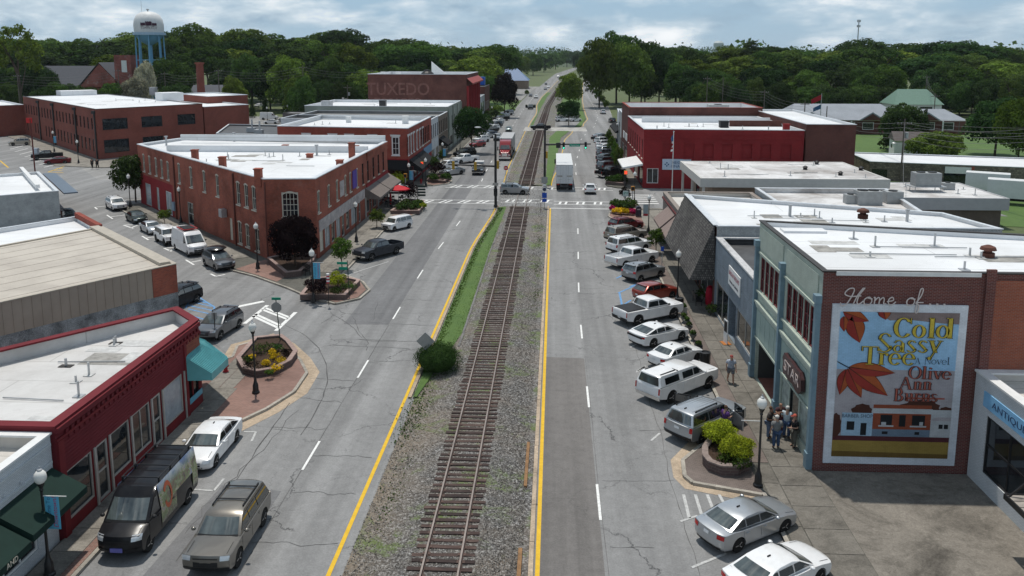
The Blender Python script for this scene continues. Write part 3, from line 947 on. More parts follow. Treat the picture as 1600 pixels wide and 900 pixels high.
# BUILDINGS
def hit(p0,p1,px,py):
 """where the sight line through a spot of the photograph meets a wall: (distance along it, height)"""
 a,b=(px-X0)/F,-(py-Y0)/F
 fy,dz=_cp+b*_sp,-_sp+b*_cp
 dx,dy=a*_cy-fy*_sy,a*_sy+fy*_cy
 ex,ey=p1[0]-p0[0],p1[1]-p0[1]
 den=dx*ey-dy*ex
 t=(p0[0]*ey-p0[1]*ex)/den
 x,y=dx*t,dy*t
 ln=math.hypot(ex,ey)
 return((x-p0[0])*ex+(y-p0[1])*ey)/ln,H+dz*t
WCACHE={}
STY={'cream_sash':dict(c=2,r=2,fr=CREAM,bar=.05,fw=.11,sill=CREAM,arch=.16),'grid_sash':dict(c=4,r=4,fr=CREAM,bar=.05,fw=.12,sill=CREAM,arch=.3),'white_sash':dict(c=2,r=3,fr=WHITE,bar=.06,fw=.2,sill=WHITE,head=WHITE),'slim':dict(c=1,r=2,fr=DARK,bar=.06,fw=.06,sill=CREAM),'slit':dict(c=1,r=2,fr=DARK,bar=.06,fw=.06),'big':dict(c=2,r=1,fr=DARK,bar=.12,fw=.12),'store':dict(c=1,r=1,fr=TRIMGREY,bar=.07,fw=.10),'store2':dict(c=2,r=1,fr=TRIMGREY,bar=.08,fw=.10),'storew':dict(c=2,r=1,fr=WHITE,bar=.07,fw=.1),'door':dict(c=1,r=2,fr=TRIMGREY,bar=.1,fw=.13),'doorw':dict(c=1,r=2,fr=WHITE,bar=.1,fw=.13),'redgrid':dict(c=2,r=3,fr=None,bar=.06,fw=.09,sill=None),'board':dict(c=1,r=1,fr=CREAM,bar=.05,fw=.08,gl=None),'dark':dict(c=1,r=1,fr=DARK,bar=.05,fw=.05),'blackgrid':dict(c=2,r=2,fr=BLACK,bar=.1,fw=.1),'far':dict(c=1,r=1,fr=WHITE,bar=.05,fw=.12),}
def window_mesh(w,h,sty):
 key=(round(w,2),round(h,2),sty)
 if key in WCACHE:
  return WCACHE[key]
 s=STY[sty]
 m=MB()
 fw,br,d0,d1=s['fw'],s['bar'],.05,.13
 m.box(0,fw,d0,d1,0,h);m.box(w-fw,w,d0,d1,0,h)
 m.box(fw,w-fw,d0,d1,0,fw);m.box(fw,w-fw,d0,d1,h-fw,h)
 for i in range(1,s['c']):
  x=fw+(w-2*fw)*i/s['c']
  m.box(x-br/2,x+br/2,d0+.02,d1-.01,fw,h-fw)
 for j in range(1,s['r']):
  z=fw+(h-2*fw)*j/s['r']
  m.box(fw,w-fw,d0+.022,d1-.012,z-br/2,z+br/2)
 mats=[s['fr']]
 if s.get('sill'):
  m.box(-.08,w+.08,-.10,d0-.003,-.13,-.004,1)
  mats.append(s['sill'])
 if s.get('head'):
  m.box(-.14,w+.14,-.09,d0-.003,h+.004,h+.22,1)
  m.box(-.2,w+.2,-.13,d0-.003,h+.223,h+.3,1)
 if s.get('arch'):
  n=8
  a=s['arch']
  for k in range(n):
   t0,t1=k/n,(k+1)/n
   z0,z1=h-a+a*math.sin(math.pi*t0)-.02,h-a+a*math.sin(math.pi*t1)-.02
   m.add([(w*t0,-.012,z0),(w*t1,-.012,z1),(w*t1,-.012,z1+.14),(w*t0,-.012,z0+.14),(w*t0,d0-.002,z0),(w*t1,d0-.002,z1)],[(0,1,2,3),(4,5,1,0)],0)
 fm=m.mesh('window',mats)
 g=MB()
 g.poly([(fw,.105,fw),(w-fw,.105,fw),(w-fw,.105,h-fw),(fw,.105,h-fw)])
 gm=g.mesh('pane',s.get('gl',GLASS) or CREAM)
 WCACHE[key]=(fm,gm)
 return fm,gm
def put_window(root,p0,ang,u0,u1,z0,z1,sty,pane=None):
 fm,gm=window_mesh(u1-u0,z1-z0,sty)
 nm='door' if 'door' in sty else 'window'
 w=link(nm,fm,root)
 w.location=(p0[0]+math.cos(ang)*u0-root.location.x,p0[1]+math.sin(ang)*u0-root.location.y,z0)
 w.rotation_euler=(0,0,ang)
 g=link('pane',gm,w)
 if pane:
  g.material_slots[0].link='OBJECT'
  g.material_slots[0].material=pane
 return w
def wall(root,p0,p1,z1,ops,mats,z0=0.0,dep=.17,name='wall'):
 """one wall with real openings; mats is a material or [(top height, material), ...]"""
 bands=mats if isinstance(mats,list) else[(1e9,mats)]
 ex,ey=p1[0]-p0[0],p1[1]-p0[1]
 Ln=math.hypot(ex,ey)
 ang=math.atan2(ey,ex)
 dx,dy=ex/Ln,ey/Ln
 nx,ny=dy,-dx
 ops=[o for o in ops if o[1]-o[0]>.05]
 us=sorted(set([0,Ln]+[min(max(round(v,3),0),Ln) for o in ops for v in o[:2]]))
 zs=sorted(set([z0,z1]+[min(max(round(v,3),z0),z1) for o in ops for v in o[2:4]]+[b[0] for b in bands if z0<b[0]<z1]))
 m=MB()
 P=lambda u,z,d=0:(p0[0]+dx*u-nx*d,p0[1]+dy*u-ny*d,z)
 for i in range(len(us)-1):
  for j in range(len(zs)-1):
   uc,zc=(us[i]+us[i+1])/2,(zs[j]+zs[j+1])/2
   if any(o[0]<uc<o[1] and o[2]<zc<o[3] for o in ops):
    continue
   mi=next(k for k,b in enumerate(bands) if zc<b[0])
   m.poly([P(us[i],zs[j]),P(us[i+1],zs[j]),P(us[i+1],zs[j+1]),P(us[i],zs[j+1])],mi)
 for o in ops:
  u0,u1,a,b=[round(v,3) for v in o[:4]]
  dd=o[5] if len(o)>5 and isinstance(o[5],(int,float)) else dep
  mi=next(k for k,q in enumerate(bands) if(a+b)/2<q[0])
  m.poly([P(u0,a),P(u0,b),P(u0,b,dd),P(u0,a,dd)],mi)
  m.poly([P(u1,b),P(u1,a),P(u1,a,dd),P(u1,b,dd)],mi)
  m.poly([P(u0,b),P(u1,b),P(u1,b,dd),P(u0,b,dd)],mi)
  m.poly([P(u1,a),P(u0,a),P(u0,a,dd),P(u1,a,dd)],mi)
  st=o[4]
  if st=='open':
   continue
  if st.startswith('blank'):
   m.poly([P(u0,a,dd),P(u1,a,dd),P(u1,b,dd),P(u0,b,dd)],mi)
  else:
   put_window(root,p0,ang,u0,u1,a,b,st,o[6] if len(o)>6 else None)
 m.obj(name,[b[1] for b in bands],root,world=True)
def inset(poly,t):
 n=len(poly)
 res=[]
 for i in range(n):
  a,b,c=V(poly[i-1]),V(poly[i]),V(poly[(i+1)%n])
  d1,d2=(b-a).normalized(),(c-b).normalized()
  n1,n2=V((-d1.y,d1.x)),V((-d2.y,d2.x))
  q=(n1+n2)
  q=q/max(.3,q.length_squared)*2
  res.append((b.x+q.x*t,b.y+q.y*t))
 return res
def ring(m,a,b,z0,z1,mi=0,top=True):
 """solid band between outline a and outline b"""
 n=len(a)
 for i in range(n):
  j=(i+1)%n
  m.add([(*a[i],z1),(*a[j],z1),(*b[j],z1),(*b[i],z1)],[(0,1,2,3)],mi)
  m.add([(*a[i],z0),(*a[j],z0),(*a[j],z1),(*a[i],z1)],[(0,1,2,3)],mi)
  m.add([(*b[j],z0),(*b[i],z0),(*b[i],z1),(*b[j],z1)],[(0,1,2,3)],mi)
  m.add([(*a[j],z0),(*a[i],z0),(*b[i],z0),(*b[j],z0)],[(0,1,2,3)],mi)
def building(name,label,cat,poly,Ht,mats,ops={},roof=None,par=.45,cop=None,cw=.32,ch=.09,roofmat2=None,slope=0,group=None,skip=()):
 A=sum(poly[i-1][0]*poly[i][1]-poly[i][0]*poly[i-1][1] for i in range(len(poly)))
 assert A>0,name
 root=thing(name,label,cat,(poly[0][0],poly[0][1],0),0,group)
 n=len(poly)
 for i in range(n):
  if i in skip:
   continue
  mm=mats.get(i,mats.get('*')) if isinstance(mats,dict) else mats
  wall(root,poly[i],poly[(i+1)%n],Ht,ops.get(i,[]),mm)
 zr=Ht-par
 inn=inset(poly,.22)
 m=MB()
 m.poly([(*p,zr) for p in inn])
 for i in range(n):
  j=(i+1)%n
  m.add([(*inn[j],zr),(*inn[i],zr),(*inn[i],Ht-.01),(*inn[j],Ht-.01)],[(0,1,2,3)])
 m.obj('roof',roof or ROOFW,root,world=True)
 m=MB()
 ring(m,inset(poly,-.06),inset(poly,cw-.06),Ht,Ht+ch)
 m.obj('coping',cop or COPING,root,world=True)
 return root
def pbox(root,name,mats,*args,**k):
 return MB().box(*args).obj(name,mats,root,world=True,**k)
def text(s,mat,parent,loc,rot,size,depth=.012,name='lettering',shear=0,align='CENTER',sx=1,world=True,bold=0):
 cu=bpy.data.curves.new('lettering','FONT')
 cu.body=s
 cu.size=size
 cu.extrude=depth
 cu.shear=shear
 cu.offset=bold
 cu.align_x=align
 cu.align_y='CENTER'
 cu.resolution_u=3
 tmp=bpy.data.objects.new('lettering_curve',cu)
 COL.objects.link(tmp)
 me=bpy.data.meshes.new_from_object(tmp)
 bpy.data.objects.remove(tmp)
 me.materials.clear()
 me.materials.append(mat)
 o=link(name,me,parent,world)
 off=V(o.location)
 o.location=off+V(loc)
 o.rotation_euler=rot
 o.scale=(sx,1,1)
 return o
HP=math.pi/2
MAROON=plain('maroon_siding',(.15,.020,.026),.8,var=.14,scale=.7,co='pos')
MAROOND=plain('maroon_trim',(.17,.018,.022),.7,var=.16,co='pos')
PAPERED=plain('papered_glass',(.33,.37,.40),.25,var=.22,scale=1.5,co='pos')
TEAL=plain('teal_metal',(.13,.40,.42),.4,var=.1,co='pos')
xs_=-21.2
rp=[(xs_,32.2),(xs_,46.7),(-23.6,49.1),(-37.0,32.2)]
ops=[(.55,2.6,.65,2.95,'store'),(2.95,3.95,.14,2.95,'door'),(4.2,6.0,.65,2.95,'store'),(6.25,8.15,.65,2.95,'store2'),(8.4,9.35,.14,2.95,'door'),(9.65,12.0,.65,2.95,'store',.17,PAPERED),(12.5,13.2,.9,2.9,'dark'),(13.35,14.1,.9,2.9,'dark')]
root=building('storefront_building','low maroon storefront with white roof and teal corner awning','shop',rp,5.25,{0:[(3.0,MAROOND),(9,MAROON)],1:BRICKRED,'*':MAROON},{0:ops,1:[(.5,1.6,.9,2.9,'dark'),(2.0,3.0,.14,2.9,'door')]},roofmat('weathered_white_roof',(.60,.59,.575),(.34,.32,.30),.55,.16,2.6),.75,MAROON,.5,.1)
for k in range(9):
 z=3.02+k*.17
 pbox(root,'siding_board',MAROON,xs_+.003,xs_+.04,32.25,44.6,z,z+.15)
pbox(root,'cornice',MAROON,xs_+.003,xs_+.16,32.2,46.6,4.98,5.22)
pbox(root,'cornice',MAROOND,xs_+.003,xs_+.11,32.2,46.6,4.60,4.72)
pbox(root,'corner_pier',MAROOND,xs_+.003,xs_+.12,32.2,32.62,0,4.58)
pbox(root,'corner_pier',MAROOND,xs_+.003,xs_+.1,44.45,44.75,0,4.58)
pbox(root,'brick_panel',BRICKOLD,xs_+.003,xs_+.05,44.78,46.6,2.95,4.58)
dme=MB().box(0,.1,-.1,.1,0,.17).mesh('dentil',MAROON)
for row,z in((0,4.74),(1,4.42)):
 for k in range(33):
  o=link('dentil',dme,root)
  o.location=(.003,.75+k*.42+row*.21,z)
for u in(0.28,2.75,4.08,6.12,8.27,9.5,12.2):
 pbox(root,'mullion_post',TRIMGREY,xs_+.003,xs_+.07,32.2+u-.07,32.2+u+.07,.1,2.98)
m=MB()
a0,a1=(xs_+.05,44.6),(xs_+.05,46.75)
b2=(-23.6,49.2)
o0,o1,o2=(xs_+1.5,44.75),(xs_+1.5,47.2),(-22.4,50.2)
zt,zb=3.75,2.75
m.poly([(*a0,zt),(*o0,zb),(*o1,zb),(*a1,zt)])
m.poly([(*a1,zt),(*o1,zb),(*o2,zb),(*b2,zt)])
m.poly([(*a0,zt),(*a0,2.3),(o0[0],o0[1],2.3),(*o0,zb)])
m.poly([(*o0,zb),(o0[0],o0[1],2.3),(o1[0],o1[1],2.3),(*o1,zb)])
m.poly([(*o1,zb),(o1[0],o1[1],2.3),(o2[0],o2[1],2.3),(*o2,zb)])
m.poly([(*o2,zb),(*o2,2.3),(*b2,2.3),(*b2,zt)])
aw=m.obj('awning',TEAL,root,world=True)
m=MB()
for k in range(15):
 t=(k+.5)/15
 y0,y1=44.6+t*2.15,44.75+t*2.45
 m.beam((xs_+.05,y0,zt+.02),(xs_+1.5,y1,zb+.02),.035,.05)
for k in range(10):
 t=(k+.5)/10
 p=V((*a1,zt)).lerp(V((*b2,zt)),t);q=V((*o1,zb)).lerp(V((*o2,zb)),t)
 m.beam(p+V((0,0,.02)),q+V((0,0,.02)),.035,.05)
m.obj('awning_seams',TEAL,root,world=True,kind='stuff')
pbox(root,'sign_panel',plain('blue_panel',(.09,.36,.5),.4,co='pos'),xs_+.05,xs_+.09,44.8,46.5,.75,1.1)
m=MB()
for x,y in((-26,41),(-25.2,44.6),(-28.5,36)):
 m.cyl((x,y,4.5),(x,y,4.95),.07,n=8);m.box(x-.35,x+.35,y-.2,y+.2,4.503,4.54,1)
m.obj('roof_vent',[STEEL,COPDK],root,world=True)
wp=[(-21.35,14),(-21.35,32.1),(-36,32.1),(-36,14)]
ops=[(9.2,10.5,.75,2.6,'storew'),(11.0,12.4,.75,2.6,'storew'),(13.0,14.0,.14,2.6,'dark'),(14.5,16.7,.6,2.6,'storew')]
root=building('painted_brick_shop','white painted brick shop with two dark green awnings','shop',wp,5.0,WHITEBRICK,{0:ops},ROOFC,.55,WHITE,.4)
GRN=plain('green_awning_cloth',(.010,.028,.022),.8,var=.12,co='pos')
def awning(root,x,y0,y1,zt,zb,out,val,mat,sgn=1,name='awning',zin=None):
 m=MB()
 xo=x+sgn*out
 x=x+sgn*.02
 m.poly([(x,y0,zt),(xo,y0,zb),(xo,y1,zb),(x,y1,zt)])
 m.poly([(xo,y0,zb),(xo,y0,zb-val),(xo,y1,zb-val),(xo,y1,zb)])
 m.poly([(x,y0,zt),(x,y0,zb-val*.6),(xo,y0,zb-val),(xo,y0,zb)])
 m.poly([(x,y1,zt),(xo,y1,zb),(xo,y1,zb-val),(x,y1,zb-val*.6)])
 return m.obj(name,mat,root,world=True)
awning(root,-21.35,28.3,32.0,3.55,2.75,1.5,.28,GRN)
awning(root,-21.35,23.6,28.15,3.4,2.6,1.5,.28,GRN)
text('AND',CREAM,root,(-19.835,27.0,2.46),(HP,0,HP),.3,.006)
for z in(3.75,4.55):
 pbox(root,'brick_band',WHITEBRICK,-21.347,-21.27,14.1,32.0,z,z+.12)
rnd=MB()
for k in range(9):
 rnd.cyl((-21.34,22.6+k*1.05,3.98),(-21.28,22.6+k*1.05,3.98),.06,n=6)
rnd.obj('tie_rod_plate',WHITEBRICK,root,world=True)
TANS=plain('tan_siding',(.35,.29,.235),.6,var=.1,scale=.6,co='pos')
tp_=[(-28.2,59.0),(-41.0,71.9),(-53.0,50.4),(-41.6,38.6)]
root=building('metal_roof_building','building with broad tan ribbed metal roof and tan clad wall','building',tp_,5.5,{0:BRICKOLD,3:[(3.35,STUCCODK),(9,TANS)],'*':STUCCO},{},ROOFT,.04,plain('tan_trim',(.42,.375,.31),.5,co='pos'),.3,.06)
dl=(V(tp_[3])-V(tp_[0])).normalized()
nl=V((-dl.y,dl.x))
def along(p,d,s,n=None,o=0):
 return(p[0]+d.x*s+(n.x*o if n else 0),p[1]+d.y*s+(n.y*o if n else 0))
no=V((dl.y,-dl.x))
if no.dot(V((-30,40))-V((-28,59)))<0 and False:
 no=-no
w0=V(tp_[3]);dw=(V(tp_[0])-w0).normalized();nw=V((dw.y,-dw.x));LW=(V(tp_[0])-w0).length
for k in range(int((LW-2.1)/.6)):
 p=w0+dw*(.3+k*.6)+nw*.012
 m=MB();m.obox(p.x,p.y,3.36,5.44,.05,.05,math.atan2(dw.y,dw.x));m.obj('siding_rib',TANS,root,world=True)
p=w0+dw*(LW-1.0)+nw*.02
m=MB();m.obox(p.x,p.y,3.36,5.46,1.94,.1,math.atan2(dw.y,dw.x));m.obj('brick_pier',BRICKOLD,root,world=True)
p=w0+dw*(LW/2)+nw*.2
m=MB();m.obox(p.x,p.y,4.2,5.0,LW,.02,0)
ed=(V(tp_[1])-V(tp_[0]))
for k in range(9):
 a=V(tp_[0]).lerp(V(tp_[1]),(k+.5)/9);b=V(tp_[3]).lerp(V(tp_[2]),(k+.5)/9)
 m=MB();m.beam((a.x,a.y,5.468),(b.x,b.y,5.468),.03,.025);m.obj('roof_seam',ROOFT,root,world=True)
a=V(tp_[0]).lerp(V(tp_[1]),0);b=V(tp_[1])
m=MB();m.beam((-28.9,58.7,5.6),(-41.5,71.4,5.6),.75,.22);m.obj('parapet_cap',plain('tan_trim',(.42,.375,.31)),root,world=True)
vp=[(-41.1,72.1),(-47.2,78.5),(-60,58.5),(-53.2,50.6)]
root=building('white_roof_shop','low shop with white roof and short red brick parapet on the side street','shop',vp,5.1,{0:BRICKRED,'*':STUCCO},{},ROOFW,.35,COPING,.3)
m=MB();m.beam((-41.6,72.5,5.35),(-47.1,78.2,5.35),.45,.5);m.obj('red_parapet',BRICKRED,root,world=True)
gp=[(-62.0,99.4),(-75.1,116.0),(-95.5,100),(-82,84)]
root=building('grey_painted_building','grey painted brick building with pale roof and a barred window','building',gp,4.1,{3:STUCCO,'*':BRICKRED},{3:[(2.8,4.1,.8,2.6,'blackgrid'),(10.6,12.0,.9,2.7,'grid_sash')]},ROOFW,.3,COPING,.4)
a=V(gp[3]);d=(V(gp[0])-a).normalized();n_=V((d.y,-d.x));LL_=(V(gp[0])-a).length
for q0,q1,mt_ in((LL_-15.6,LL_-14.9,BRICKRED),):
 p=a+d*((q0+q1)/2)+n_*.03
 m=MB();m.obox(p.x,p.y,0,4.05,q1-q0,.1,math.atan2(d.y,d.x));m.obj('brick_pier',mt_,root,world=True)
m=MB();m.beam((-60.9,100.2,3.75),(-74.2,117,3.75),1.6,.16);m.obj('metal_canopy',plain('slate_canopy',(.12,.15,.19),.4,.3,co='pos'),root,world=True)
m=MB();m.beam((-66,101.5,4.35),(-79,118,4.35),.5,.45);m.obj('parapet',WHITE,root,world=True)
cp_=[(-24.3,82.5),(-24.3,119.5),(-56.5,123.5),(-59,114),(-49,103),(-29.5,82.0)]
Hc=8.45
ops0=[]
def colm(p0,p1,px,py,w,z0,z1,st,*ex):
 u=hit(p0,p1,px,py)[0]
 return(u-w/2,u+w/2,z0,z1,st,*ex)
A_,B_=cp_[0],cp_[1]
for px,py in((498,316),(514,308),(527,300),(540,292),(547.5,287),(558,281)):
 ops0.append(colm(A_,B_,px,py,.95,4.75,7.05,'cream_sash'))
for px,py in((567,272),(575,267),(583.5,263),(591.5,258),(599,254)):
 ops0.append(colm(A_,B_,px,py,1.0,4.6,7.3,'slim'))
for u0,u1,st,pn in((.9,2.3,'board',None),(2.9,4.9,'store2',PAPERED),(5.5,7.0,'store',None),(7.6,9.4,'store2',PAPERED),(10,11.2,'door',None),(12,13.6,'store',None),(14.5,17.5,'store2',PAPERED),(18.4,19.4,'door',None),(22.3,24.6,'store2',None),(25.2,26.2,'door',None),(26.8,29,'store2',None),(30,32.2,'store2',None),(32.8,33.8,'doorw',None),(34.2,36.2,'store2',None)):
 ops0.append((u0,u1,.5 if 'door' not in st else.14,2.7,st,.17,pn))
opsL=[]
for px,py in((372.5,308),(385,312),(397,317)):
 opsL.append(colm(cp_[4],cp_[5],px,py,1.05,4.9,7.4,'cream_sash'))
for px,py in((280.5,282),(299,288),(319.5,292),(340,299)):
 opsL.append(colm(cp_[4],cp_[5],px,py,.95,5.0,7.5,'cream_sash'))
for px,py,w_,st in((375,364,1.1,'cream_sash'),(387,372,1.1,'cream_sash'),(402,375,1.1,'cream_sash'),(362,370,.8,'board'),(298,333,2.1,'door'),(304,335,.02,'board')):
 opsL.append(colm(cp_[4],cp_[5],px,py,w_,.5 if st!='door' else.14,3.0,st))
opsM=[]
for px,py in((225,259),(234,262),(244,265),(253,268),(262.5,271)):
 opsM.append(colm(cp_[3],cp_[4],px,py,.95,4.9,7.3,'cream_sash'))
for px,py,w_,st in((232,305,2.6,'door'),(247,308,1.1,'board'),(264,315,2.4,'storew')):
 opsM.append(colm(cp_[3],cp_[4],px,py,w_,.2,3.3,st,.17,PAPERED))
opsK=[colm(cp_[5],cp_[0],453.5,322,1.7,4.5,7.1,'grid_sash')]
root=building('corner_brick_building','two-storey red brick corner block with a plain white roof and taupe awnings','building',cp_,Hc,{0:BRICKOLD,3:[(4.4,REDPAINT),(99,BRICKOLD)],'*':BRICKOLD},{0:ops0,4:opsL,3:opsM,5:opsK},ROOFW,.3,COPING,.55,.1)
pbox(root,'party_parapet',ROOFW,-52,-24.6,108.2,108.5,Hc-.3,Hc+.55)
pbox(root,'rear_parapet',ROOFW,-55,-24.5,119.1,119.45,Hc+.1,Hc+.95)
pbox(root,'raised_cornice',BRICKOLD,-24.297,-24.15,105.9,119.3,7.45,8.4)
PLAST=plain('peeling_plaster',(.40,.36,.35),.85,var=.35,scale=1.3,co='pos',bmp=.3,fine=.5)
pbox(root,'plaster_band',PLAST,-24.297,-24.22,83.2,104.2,2.75,3.95)
pbox(root,'plaster_band',REDPAINT,-24.297,-24.2,105.3,119.3,2.75,4.35)
for u in(22.0,29.6,36.4):
 pbox(root,'shop_pier',TRIMGREY,-24.297,-24.15,82.5+u-.15,82.5+u+.15,.1,2.74)
TAUPE=plain('taupe_awning_cloth',(.17,.145,.13),.8,var=.12,co='pos')
awning(root,-24.3,104.6,111.2,3.95,2.75,2.0,.3,TAUPE)
awning(root,-24.3,111.5,119.3,3.95,2.75,2.0,.3,TAUPE)
u,z=hit(A_,B_,534,293)
pbox(root,'blank_panel',PLAST,-24.297,-24.25,82.5+u-.9,82.5+u+.9,4.9,6.7)
u,z=hit(A_,B_,553.5,283)
bn=pbox(None,'wall_banner',plain('purple_banner',(.09,.05,.3),.6,co='pos'),-24.27,-24.2,82.5+u-1.0,82.5+u+1.0,4.9,7.1)
tag(bn,'purple banner hung between upper windows of the brick corner block','banner')
def chimney(root,x,y,s,z0,z1,mat=BRICKOLD,capm=None):
 m=MB().box(x-s/2,x+s/2,y-s/2,y+s/2,z0,z1)
 m.box(x-s/2-.07,x+s/2+.07,y-s/2-.07,y+s/2+.07,z1+.002,z1+.12,1)
 m.obj('chimney',[mat,capm or mat],root,world=True)
for px,py in((404,279),(348,259),(305,247)):
 x,y=G(px,py,Hc);chimney(root,x,y,.68,Hc-.8,Hc+.95)
for px,py,hh in((531,259,.6),(550,245,1.7),(556,233,.4),(484,245,.3),(446,233,.5)):
 x,y=G(px,py,Hc-.2);chimney(root,x,y,.7,Hc-.3,Hc-.2+hh)
for px,py in((260,226),(366,220),(495,241)):
 x,y=G(px,py,Hc-.2)
 m=MB();m.cyl((x,y,Hc-.3),(x,y,Hc+.9),.14,n=8);m.cyl((x,y,Hc+.9),(x,y,Hc+1.05),.26,n=8);m.obj('roof_vent',STEEL,root,world=True)
for px,py,w_ in((277,330,.25),(368,330,.22),(418,350,.22)):
 e0,e1=(cp_[4],cp_[5]) if px>268 else(cp_[3],cp_[4])
 u=hit(e0,e1,px,py)[0]
 d=(V(e1)-V(e0)).normalized();q=V(e0)+d*u+V((d.y,-d.x))*.12
 m=MB();m.cyl((q.x,q.y,.1),(q.x,q.y,Hc-.2),.09,n=6);m.obj('downpipe',plain('brown_pipe',(.12,.04,.03),.5,co='pos'),root,world=True)
u=hit(cp_[4],cp_[5],354,345)[0]
d=(V(cp_[5])-V(cp_[4])).normalized();q=V(cp_[4])+d*u+V((d.y,-d.x))*.4
m=MB();m.obox(q.x,q.y,3.0,3.9,.9,.6,math.atan2(d.y,d.x));m.obj('wall_box',STEEL,root,world=True)
u=hit(cp_[4],cp_[5],275,330)[0]
q=V(cp_[4])+d*u+V((d.y,-d.x))*.2
m=MB();m.obox(q.x,q.y,1.2,2.3,.8,.3,math.atan2(d.y,d.x));m.obj('meter_box',plain('meter_blue',(.22,.3,.38),.5,co='pos'),root,world=True)
r2=[(-23.3,131.5),(-23.3,157.0),(-45.5,160),(-45.8,135.0)]
ops0=[colm(r2[0],r2[1],px,py,1.25,5.0,8.1,'white_sash') for px,py in((638.5,222),(642.5,220),(646.5,217),(651.5,213),(656,210),(660,207))]
ops0+=[(11.2+k*2.1,12.5+k*2.1,5.1,8.1,'slim') for k in range(6)]
ops0+=[(1,3.2,.5,2.9,'storew'),(3.8,4.9,.14,2.9,'doorw'),(5.5,8.4,.5,2.9,'storew'),(9,12,.5,2.9,'storew'),(13,14.2,.14,2.9,'doorw'),(15,18,.5,2.9,'storew'),(19,22,.5,2.9,'storew')]
ops3=[colm(r2[3],r2[0],px,py,1.35,4.95,8.0,'white_sash') for px,py in((618,226),(582,222),(546,222),(520,222),(479,222))]
ops3+=[colm(r2[3],r2[0],627,262,4.0,.3,3.2,'dark')]
root=building('red_brick_block','red brick building with white framed sash windows and black awnings','building',r2,9.3,{0:[(4.4,REDPAINT),(99,BRICKRED)],3:[(4.4,REDPAINT),(99,BRICKRED)],'*':BRICKRED},{0:ops0,3:ops3},ROOFW,.7,COPING,.5,.12)
BLKC=plain('black_awning_cloth',(.012,.012,.013),.8,var=.1,co='pos')
awning(root,-23.3,132.2,138.6,4.2,2.7,2.1,.35,BLKC)
awning(root,-23.3,138.9,146.5,4.2,2.7,2.1,.35,BLKC)
m=MB();m.poly([(-23.4,131.45,4.2),(-28.3,132.2,4.2),(-28.3,131.2,2.9),(-23.4,130.5,2.9)]);m.poly([(-23.4,130.5,2.9),(-28.3,131.2,2.9),(-28.3,131.2,2.6),(-23.4,130.5,2.6)]);m.obj('awning',BLKC,root,world=True)
pbox(root,'blue_shopfront',plain('blue_shopfront',(.13,.25,.38),.5,co='pos'),-23.297,-23.2,147,156.8,2.9,4.35)
chimney(root,-27,150,1.0,8.6,9.9,WHITE);chimney(root,-38,152,.8,8.6,9.6,WHITE)
building('low_rear_building','low white roofed building behind the brick corner block','building',[(-46.5,131),(-46.3,152),(-62,156),(-64,136)],4.6,STUCCO,{},ROOFW,.3,COPING)
def rowshop(name,label,y0,y1,depth,Ht,mat,low=None,wins=3,wst='slim',z0=4.9,z1=7.6,roof=ROOFW,cop=COPING,x=-23.4,back=None,par=.6):
 L_=y1-y0
 ops=[]
 if wins:
  for k in range(wins):
   u=L_*(k+.5)/wins
   ops.append((u-.6,u+.6,z0,z1,wst))
 ops+=[(.5,L_*.36,.5,2.8,'store2'),(L_*.42,L_*.42+1.1,.14,2.8,'door'),(L_*.62,L_-.5,.5,2.8,'store2')]
 pl=[(x,y0),(x,y1),(x-depth,y1+depth*.08),(x-depth,y0+depth*.08)]
 return building(name,label,'shop',pl,Ht,{0:[(3.4,low or mat),(99,mat)],'*':mat},{0:ops},roof,par,cop)
SAGE=plain('sage_stucco',(.27,.29,.25),.8,var=.12,scale=.7,co='pos')
rowshop('white_front_shop','narrow white painted two-storey shop next to the red brick block',157.2,167.5,30,8.7,WHITEBRICK,wins=4,roof=ROOFG)
rt=rowshop('brown_brick_shop','brown brick two-storey shop with black awning',167.8,182.5,30,8.6,BRICKTAN,wins=5,roof=ROOFG)
awning(rt,-23.4,168.2,175,4.1,2.8,1.9,.3,BLKC)
rt=rowshop('sage_front_shop','tall pale sage stucco shop front standing proud of its neighbours',182.8,209,33,9.6,SAGE,wins=5,wst='dark',roof=ROOFW,z0=4.6,z1=7.2)
for y in(183.0,191.5,200.2,208.7):
 pbox(rt,'pilaster',SAGE,-23.397,-23.1,y-.3+.2,y+.3,0,9.4)
chimney(rt,-40,193,1.5,8.6,10.4,BLACK);chimney(rt,-53,192,2.2,8.6,10.3,STEEL)
rt=rowshop('red_awning_shop','low shop with a red fabric awning before the big brick warehouse',209.3,231.5,40,6.0,BRICKTAN,wins=0)
awning(rt,-23.4,212,228,5.4,4.3,1.6,.5,plain('red_awning_cloth',(.4,.03,.04),.8,co='pos'))
FADED=plain('faded_white_lettering',(.17,.085,.072),.9,var=.3,scale=1.3,co='pos')
tx=[(-24.3,232.0),(-24.3,268),(-53.5,272),(-53.0,235.5)]
ops=[(2+k*5.6,5.6+k*5.6,3.5,11.5,'far') for k in range(6)]
root=building('sign_painted_warehouse','tall dark red brick building with a faded painted sign on its end wall','warehouse',tx,15.6,BRICKBRN,{0:ops},ROOFW,.9,COPING,.5)
for k in range(7):
 pbox(root,'pilaster',REDPAINT,-24.297,-23.7,232.2+k*5.85,233.3+k*5.85,0,12.4)
m=MB();m.poly([(-24.2,232,14.6),(-22.6,232,13.2),(-22.6,268,13.2),(-24.2,268,14.6)]);m.poly([(-22.6,232,13.2),(-22.6,232,12.8),(-22.6,268,12.8),(-22.6,268,13.2)])
m.obj('tiled_eave',plain('red_tile',(.3,.06,.05),.6,co='pos'),root,world=True)
d3=(V(tx[0])-V(tx[3])).normalized();a3=math.atan2(d3.y,d3.x);n3=V((d3.y,-d3.x))
def on_wall(p0,d,n,u,o=.02):
 return(p0[0]+d.x*u+n.x*o,p0[1]+d.y*u+n.y*o)
